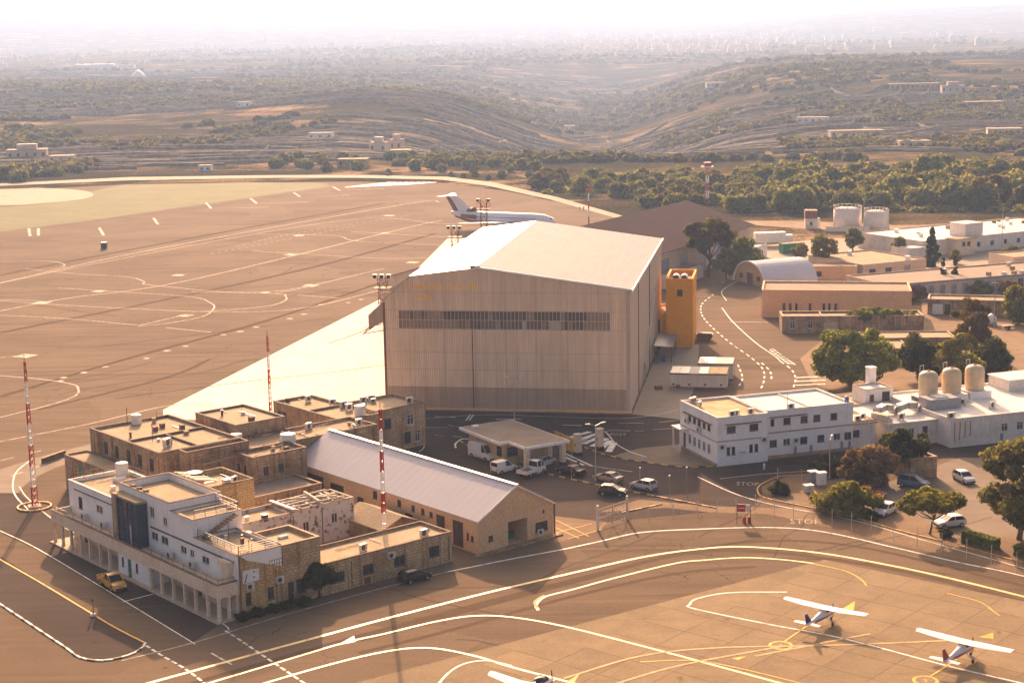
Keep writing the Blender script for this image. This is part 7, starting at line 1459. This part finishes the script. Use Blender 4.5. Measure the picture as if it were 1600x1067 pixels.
# small aircraft-like sculpture of white sheeting and a handcart in the yard
e = thing('covered_equipment', 'white sheeted equipment standing in the yard before the green bush', 'equipment', G(1548, 508), .4); hull([(-1.3, .8, .3, .3), (-.8, 1.2, .9, .9), (.2, 1.4, 1.0, 1.1), (1.2, 1.0, .6, .7)], 10).build('cover', M['wht'], e, True); MB().box(-1, 1, -.7, .7, 0, .5).build('base', M['grey'], e)
e = thing('handcart', 'wooden handcart beside the white sheeted equipment', 'cart', G(1574, 514), .2); MB().box(-1.3, 1.3, -.7, .7, .6, .8).build('bed', M['beige'], e); MB().bar((1.3, 0, .7), (2.2, 0, 1.1), .08).build('handle', M['brown'], e)
for sy in (-1, 1): MB().tube((0, sy * .75 - .06, .4), (0, sy * .75 + .06, .4), .4, k=12).build('wheel', M['tyre'], e)
# ================================================================== FAR HOUSES
def far_house(label, px, py, w, d, h, m='cream', two=False, deg=0):
    g_ = G(px, py); gy = g_.y; z = 0.0
    if gy > 780:                                    # step back along the sight line until the land is met
        dr = (FWD + RGT * ((px - 800) / FPX) + UPV * ((533.5 - py) / FPX)); k = 700 / dr.y
        while k * dr.y < 9000:
            p = Vector((0, 0, CAMH)) + dr * k
            if p.z <= float(terrain(p.x, p.y)): break
            k *= 1.004
        g_ = p; z = float(terrain(p.x, p.y)) - .6
    e = thing('farmhouse', label, 'house', (g_.x, g_.y, z), math.radians(deg), 'far houses in the fields'); b = MB(); P0, D0 = facade(b, (-w / 2, 0), (w / 2, 0), 0, h, [(x - .6 + w / 2, x + .6 + w / 2, h * .4, h * .75) for x in np.linspace(-w / 2 + 1.6, w / 2 - 1.6, max(2, int(w / 4)))], .3)
    b.quad((w / 2, 0, 0), (w / 2, d, 0), (w / 2, d, h), (w / 2, 0, h)); b.quad((w / 2, d, 0), (-w / 2, d, 0), (-w / 2, d, h), (w / 2, d, h)); b.quad((-w / 2, d, 0), (-w / 2, 0, 0), (-w / 2, 0, h), (-w / 2, d, h)); b.build('wall', M[m], e); MB().box(-w / 2 - .2, w / 2 + .2, -.2, d + .2, h, h + .3).build('roof', M['roof'], e)
    for x in np.linspace(-w / 2 + 1.6, w / 2 - 1.6, max(2, int(w / 4))): MB().box(x - .6, x + .6, .28, .3, h * .4, h * .75).build('window', M['glass'], e)
    if two: MB().box(-w / 4, w / 4, d * .2, d * .8, h + .3, h + 3).build('upper_storey', M[m], e)
FH_ = [(42, 250, 20, 10, 5.5, 'beige', 'long colonnaded farm building among trees at the far left'), (95, 256, 12, 8, 4, 'cream', 'low cream farm building beside the left tree clump'), (590, 240, 9, 8, 6, 'cream', 'square pale farmhouse above the runway curve'), (628, 250, 10, 8, 5, 'beige', 'farmhouse at the edge of the scrub left of the tail'), (550, 262, 14, 8, 4, 'stone', 'low rubble farm range beyond the runway'), (618, 238, 7, 7, 7, 'beige', 'narrow tall farmhouse beyond the runway'), (320, 268, 6, 5, 3, 'wht', 'tiny white hut beside the runway'), (500, 218, 14, 8, 4, 'wht', 'white greenhouse roof on the terraces'), (1125, 137, 26, 10, 5, 'white2', 'white farm on the right hilltop'), (1430, 140, 40, 10, 5, 'stone_old', 'long quarry building on the right skyline fields'), (1490, 148, 18, 10, 7, 'beige', 'tall pale block beside the quarry building'), (1540, 170, 26, 10, 5, 'stone_old', 'pale walled farm on the right slope'), (1270, 193, 20, 8, 4, 'wht', 'long white shed on the right terraces'), (1430, 232, 16, 8, 4, 'cream', 'cream farmhouse at the foot of the right slope'), (1340, 215, 30, 8, 4, 'cream', 'long cream farm wall below the terraces'), (1570, 215, 18, 10, 5, 'cream', 'cream farmhouse at the right edge of the slope'), (145, 109, 150, 20, 7, 'wht', 'long white greenhouse on the left plain'), (380, 169, 10, 8, 5, 'wht', 'small white house on the left terraces'), (890, 205, 9, 7, 5, 'wht', 'small white house in the valley'), (955, 150, 14, 8, 5, 'beige', 'stone house above the valley')]
for (px, py, w, d, h, m, l) in FH_: far_house(l, px, py, w, d, h, m, h > 5.4, rnd.uniform(-12, 12))
e = thing('domed_store', 'white conical heap beside the long greenhouse on the left plain', 'store', (0, 0, 0)); dr = (FWD + RGT * ((216 - 800) / FPX) + UPV * ((533.5 - 116) / FPX)); k = 2400 / dr.y; p = Vector((0, 0, CAMH)) + dr * k; e.location = (p.x, p.y, float(terrain(p.x, p.y)) - .5); MB().lathe([(11, 0), (9, 4), (4, 9), (.5, 10.5)], k=20).build('cone', M['wht'], e, True); MB().lathe([(11.5, 0), (11.5, 1.2)], k=20).build('base_ring', M['beige'], e)
# far towns: too small to count
rs = np.random.default_rng(3); b = MB()
for k in range(520):
    d = rs.uniform(3600, 6200); a = rs.normal(.085, .05) if k < 400 else rs.uniform(-.3, .3); x, y = d * math.sin(a), d * math.cos(a); z = float(terrain(x, y)); w, dd, h = rs.uniform(8, 26), rs.uniform(8, 16), rs.uniform(5, 14); b.box(x - w / 2, x + w / 2, y - dd / 2, y + dd / 2, z - 3, z + h); b.box(x - w * .3, x + w * .1, y - dd * .3, y + dd * .2, z + h, z + h + rs.uniform(1, 4))
o = b.build('distant_town', M['cream'], None, uv=False); tag(o, 'pale distant town spread across the hazy plain', 'town', kind='stuff')
b = MB()
for k in range(90):
    c = rs.choice([-.293, -.03, .02]); a = rs.normal(c, .012 if c < -.2 else .006); d = rs.uniform(8700, 9100); x, y = d * math.sin(a), d * math.cos(a); z = float(terrain(x, y)); w, h = rs.uniform(10, 30), rs.uniform(8, 40); b.box(x - w / 2, x + w / 2, y - 10, y + 10, z - 5, z + h)
o = b.build('hilltop_town', M['cream'], None, uv=False); tag(o, 'faint walled town along the far ridge line', 'town', kind='stuff')
# rubble field walls on the terraces: too many and small to pick apart
rs = np.random.default_rng(9); b = MB(); n = 0
while n < 1500:
    d = math.exp(rs.uniform(math.log(840), math.log(3000))); a = rs.uniform(-.42, .42); x, y = d * math.sin(a), d * math.cos(a)
    if float(fbm(x / 300, y / 300, 45, 3)) < -.08: continue
    th = rs.normal(0, .22) if rs.random() < .78 else rs.normal(1.35, .3); L_ = rs.uniform(25, 120); m = max(2, int(L_ / 9)); hh = rs.uniform(1.0, 2.2); tk = .45
    xs_ = x + np.cos(th) * np.linspace(0, L_, m + 1) + 4 * np.sin(np.linspace(0, 3, m + 1) + n); ys_ = y + np.sin(th) * np.linspace(0, L_, m + 1) + 5 * np.sin(np.linspace(0, 2.4, m + 1) + 2 * n); zs_ = terrain(xs_, ys_)
    for i in range(m):
        p0, p1 = (xs_[i], ys_[i]), (xs_[i + 1], ys_[i + 1]); z0, z1 = zs_[i], zs_[i + 1]
        b.quad((*p0, z0 - .5), (*p1, z1 - .5), (*p1, z1 + hh), (*p0, z0 + hh)); b.quad((p0[0], p0[1], z0 + hh), (p1[0], p1[1], z1 + hh), (p1[0], p1[1] + tk * 2, z1 + hh), (p0[0], p0[1] + tk * 2, z0 + hh))
    n += 1
o = b.build('field_walls', plain('rubble_stone', (.24, .19, .135), .95, 0, .35, .3), None, uv=False); tag(o, 'rubble stone field walls lining the far terraces', 'walls', kind='stuff')
# ================================================================== HAZE
b = MB(); b.box(-10500, 10500, -300, 15800, -70, 235); t = bpy.data.materials.new('haze_air'); t.use_nodes = True; nt = t.node_tree
for n_ in list(nt.nodes):
    if n_.type != 'OUTPUT_MATERIAL': nt.nodes.remove(n_)
pv = nt.nodes.new('ShaderNodeVolumePrincipled'); pv.inputs['Color'].default_value = (.38, .58, 1.0, 1); pv.inputs['Density'].default_value = .000125; pv.inputs['Anisotropy'].default_value = .36; nt.links.new(pv.outputs[0], nt.nodes['Material Output'].inputs['Volume'])
o = b.build('haze', t, None, uv=False); o['kind'] = 'stuff'; o['label'] = 'pale summer haze lying over the whole land'
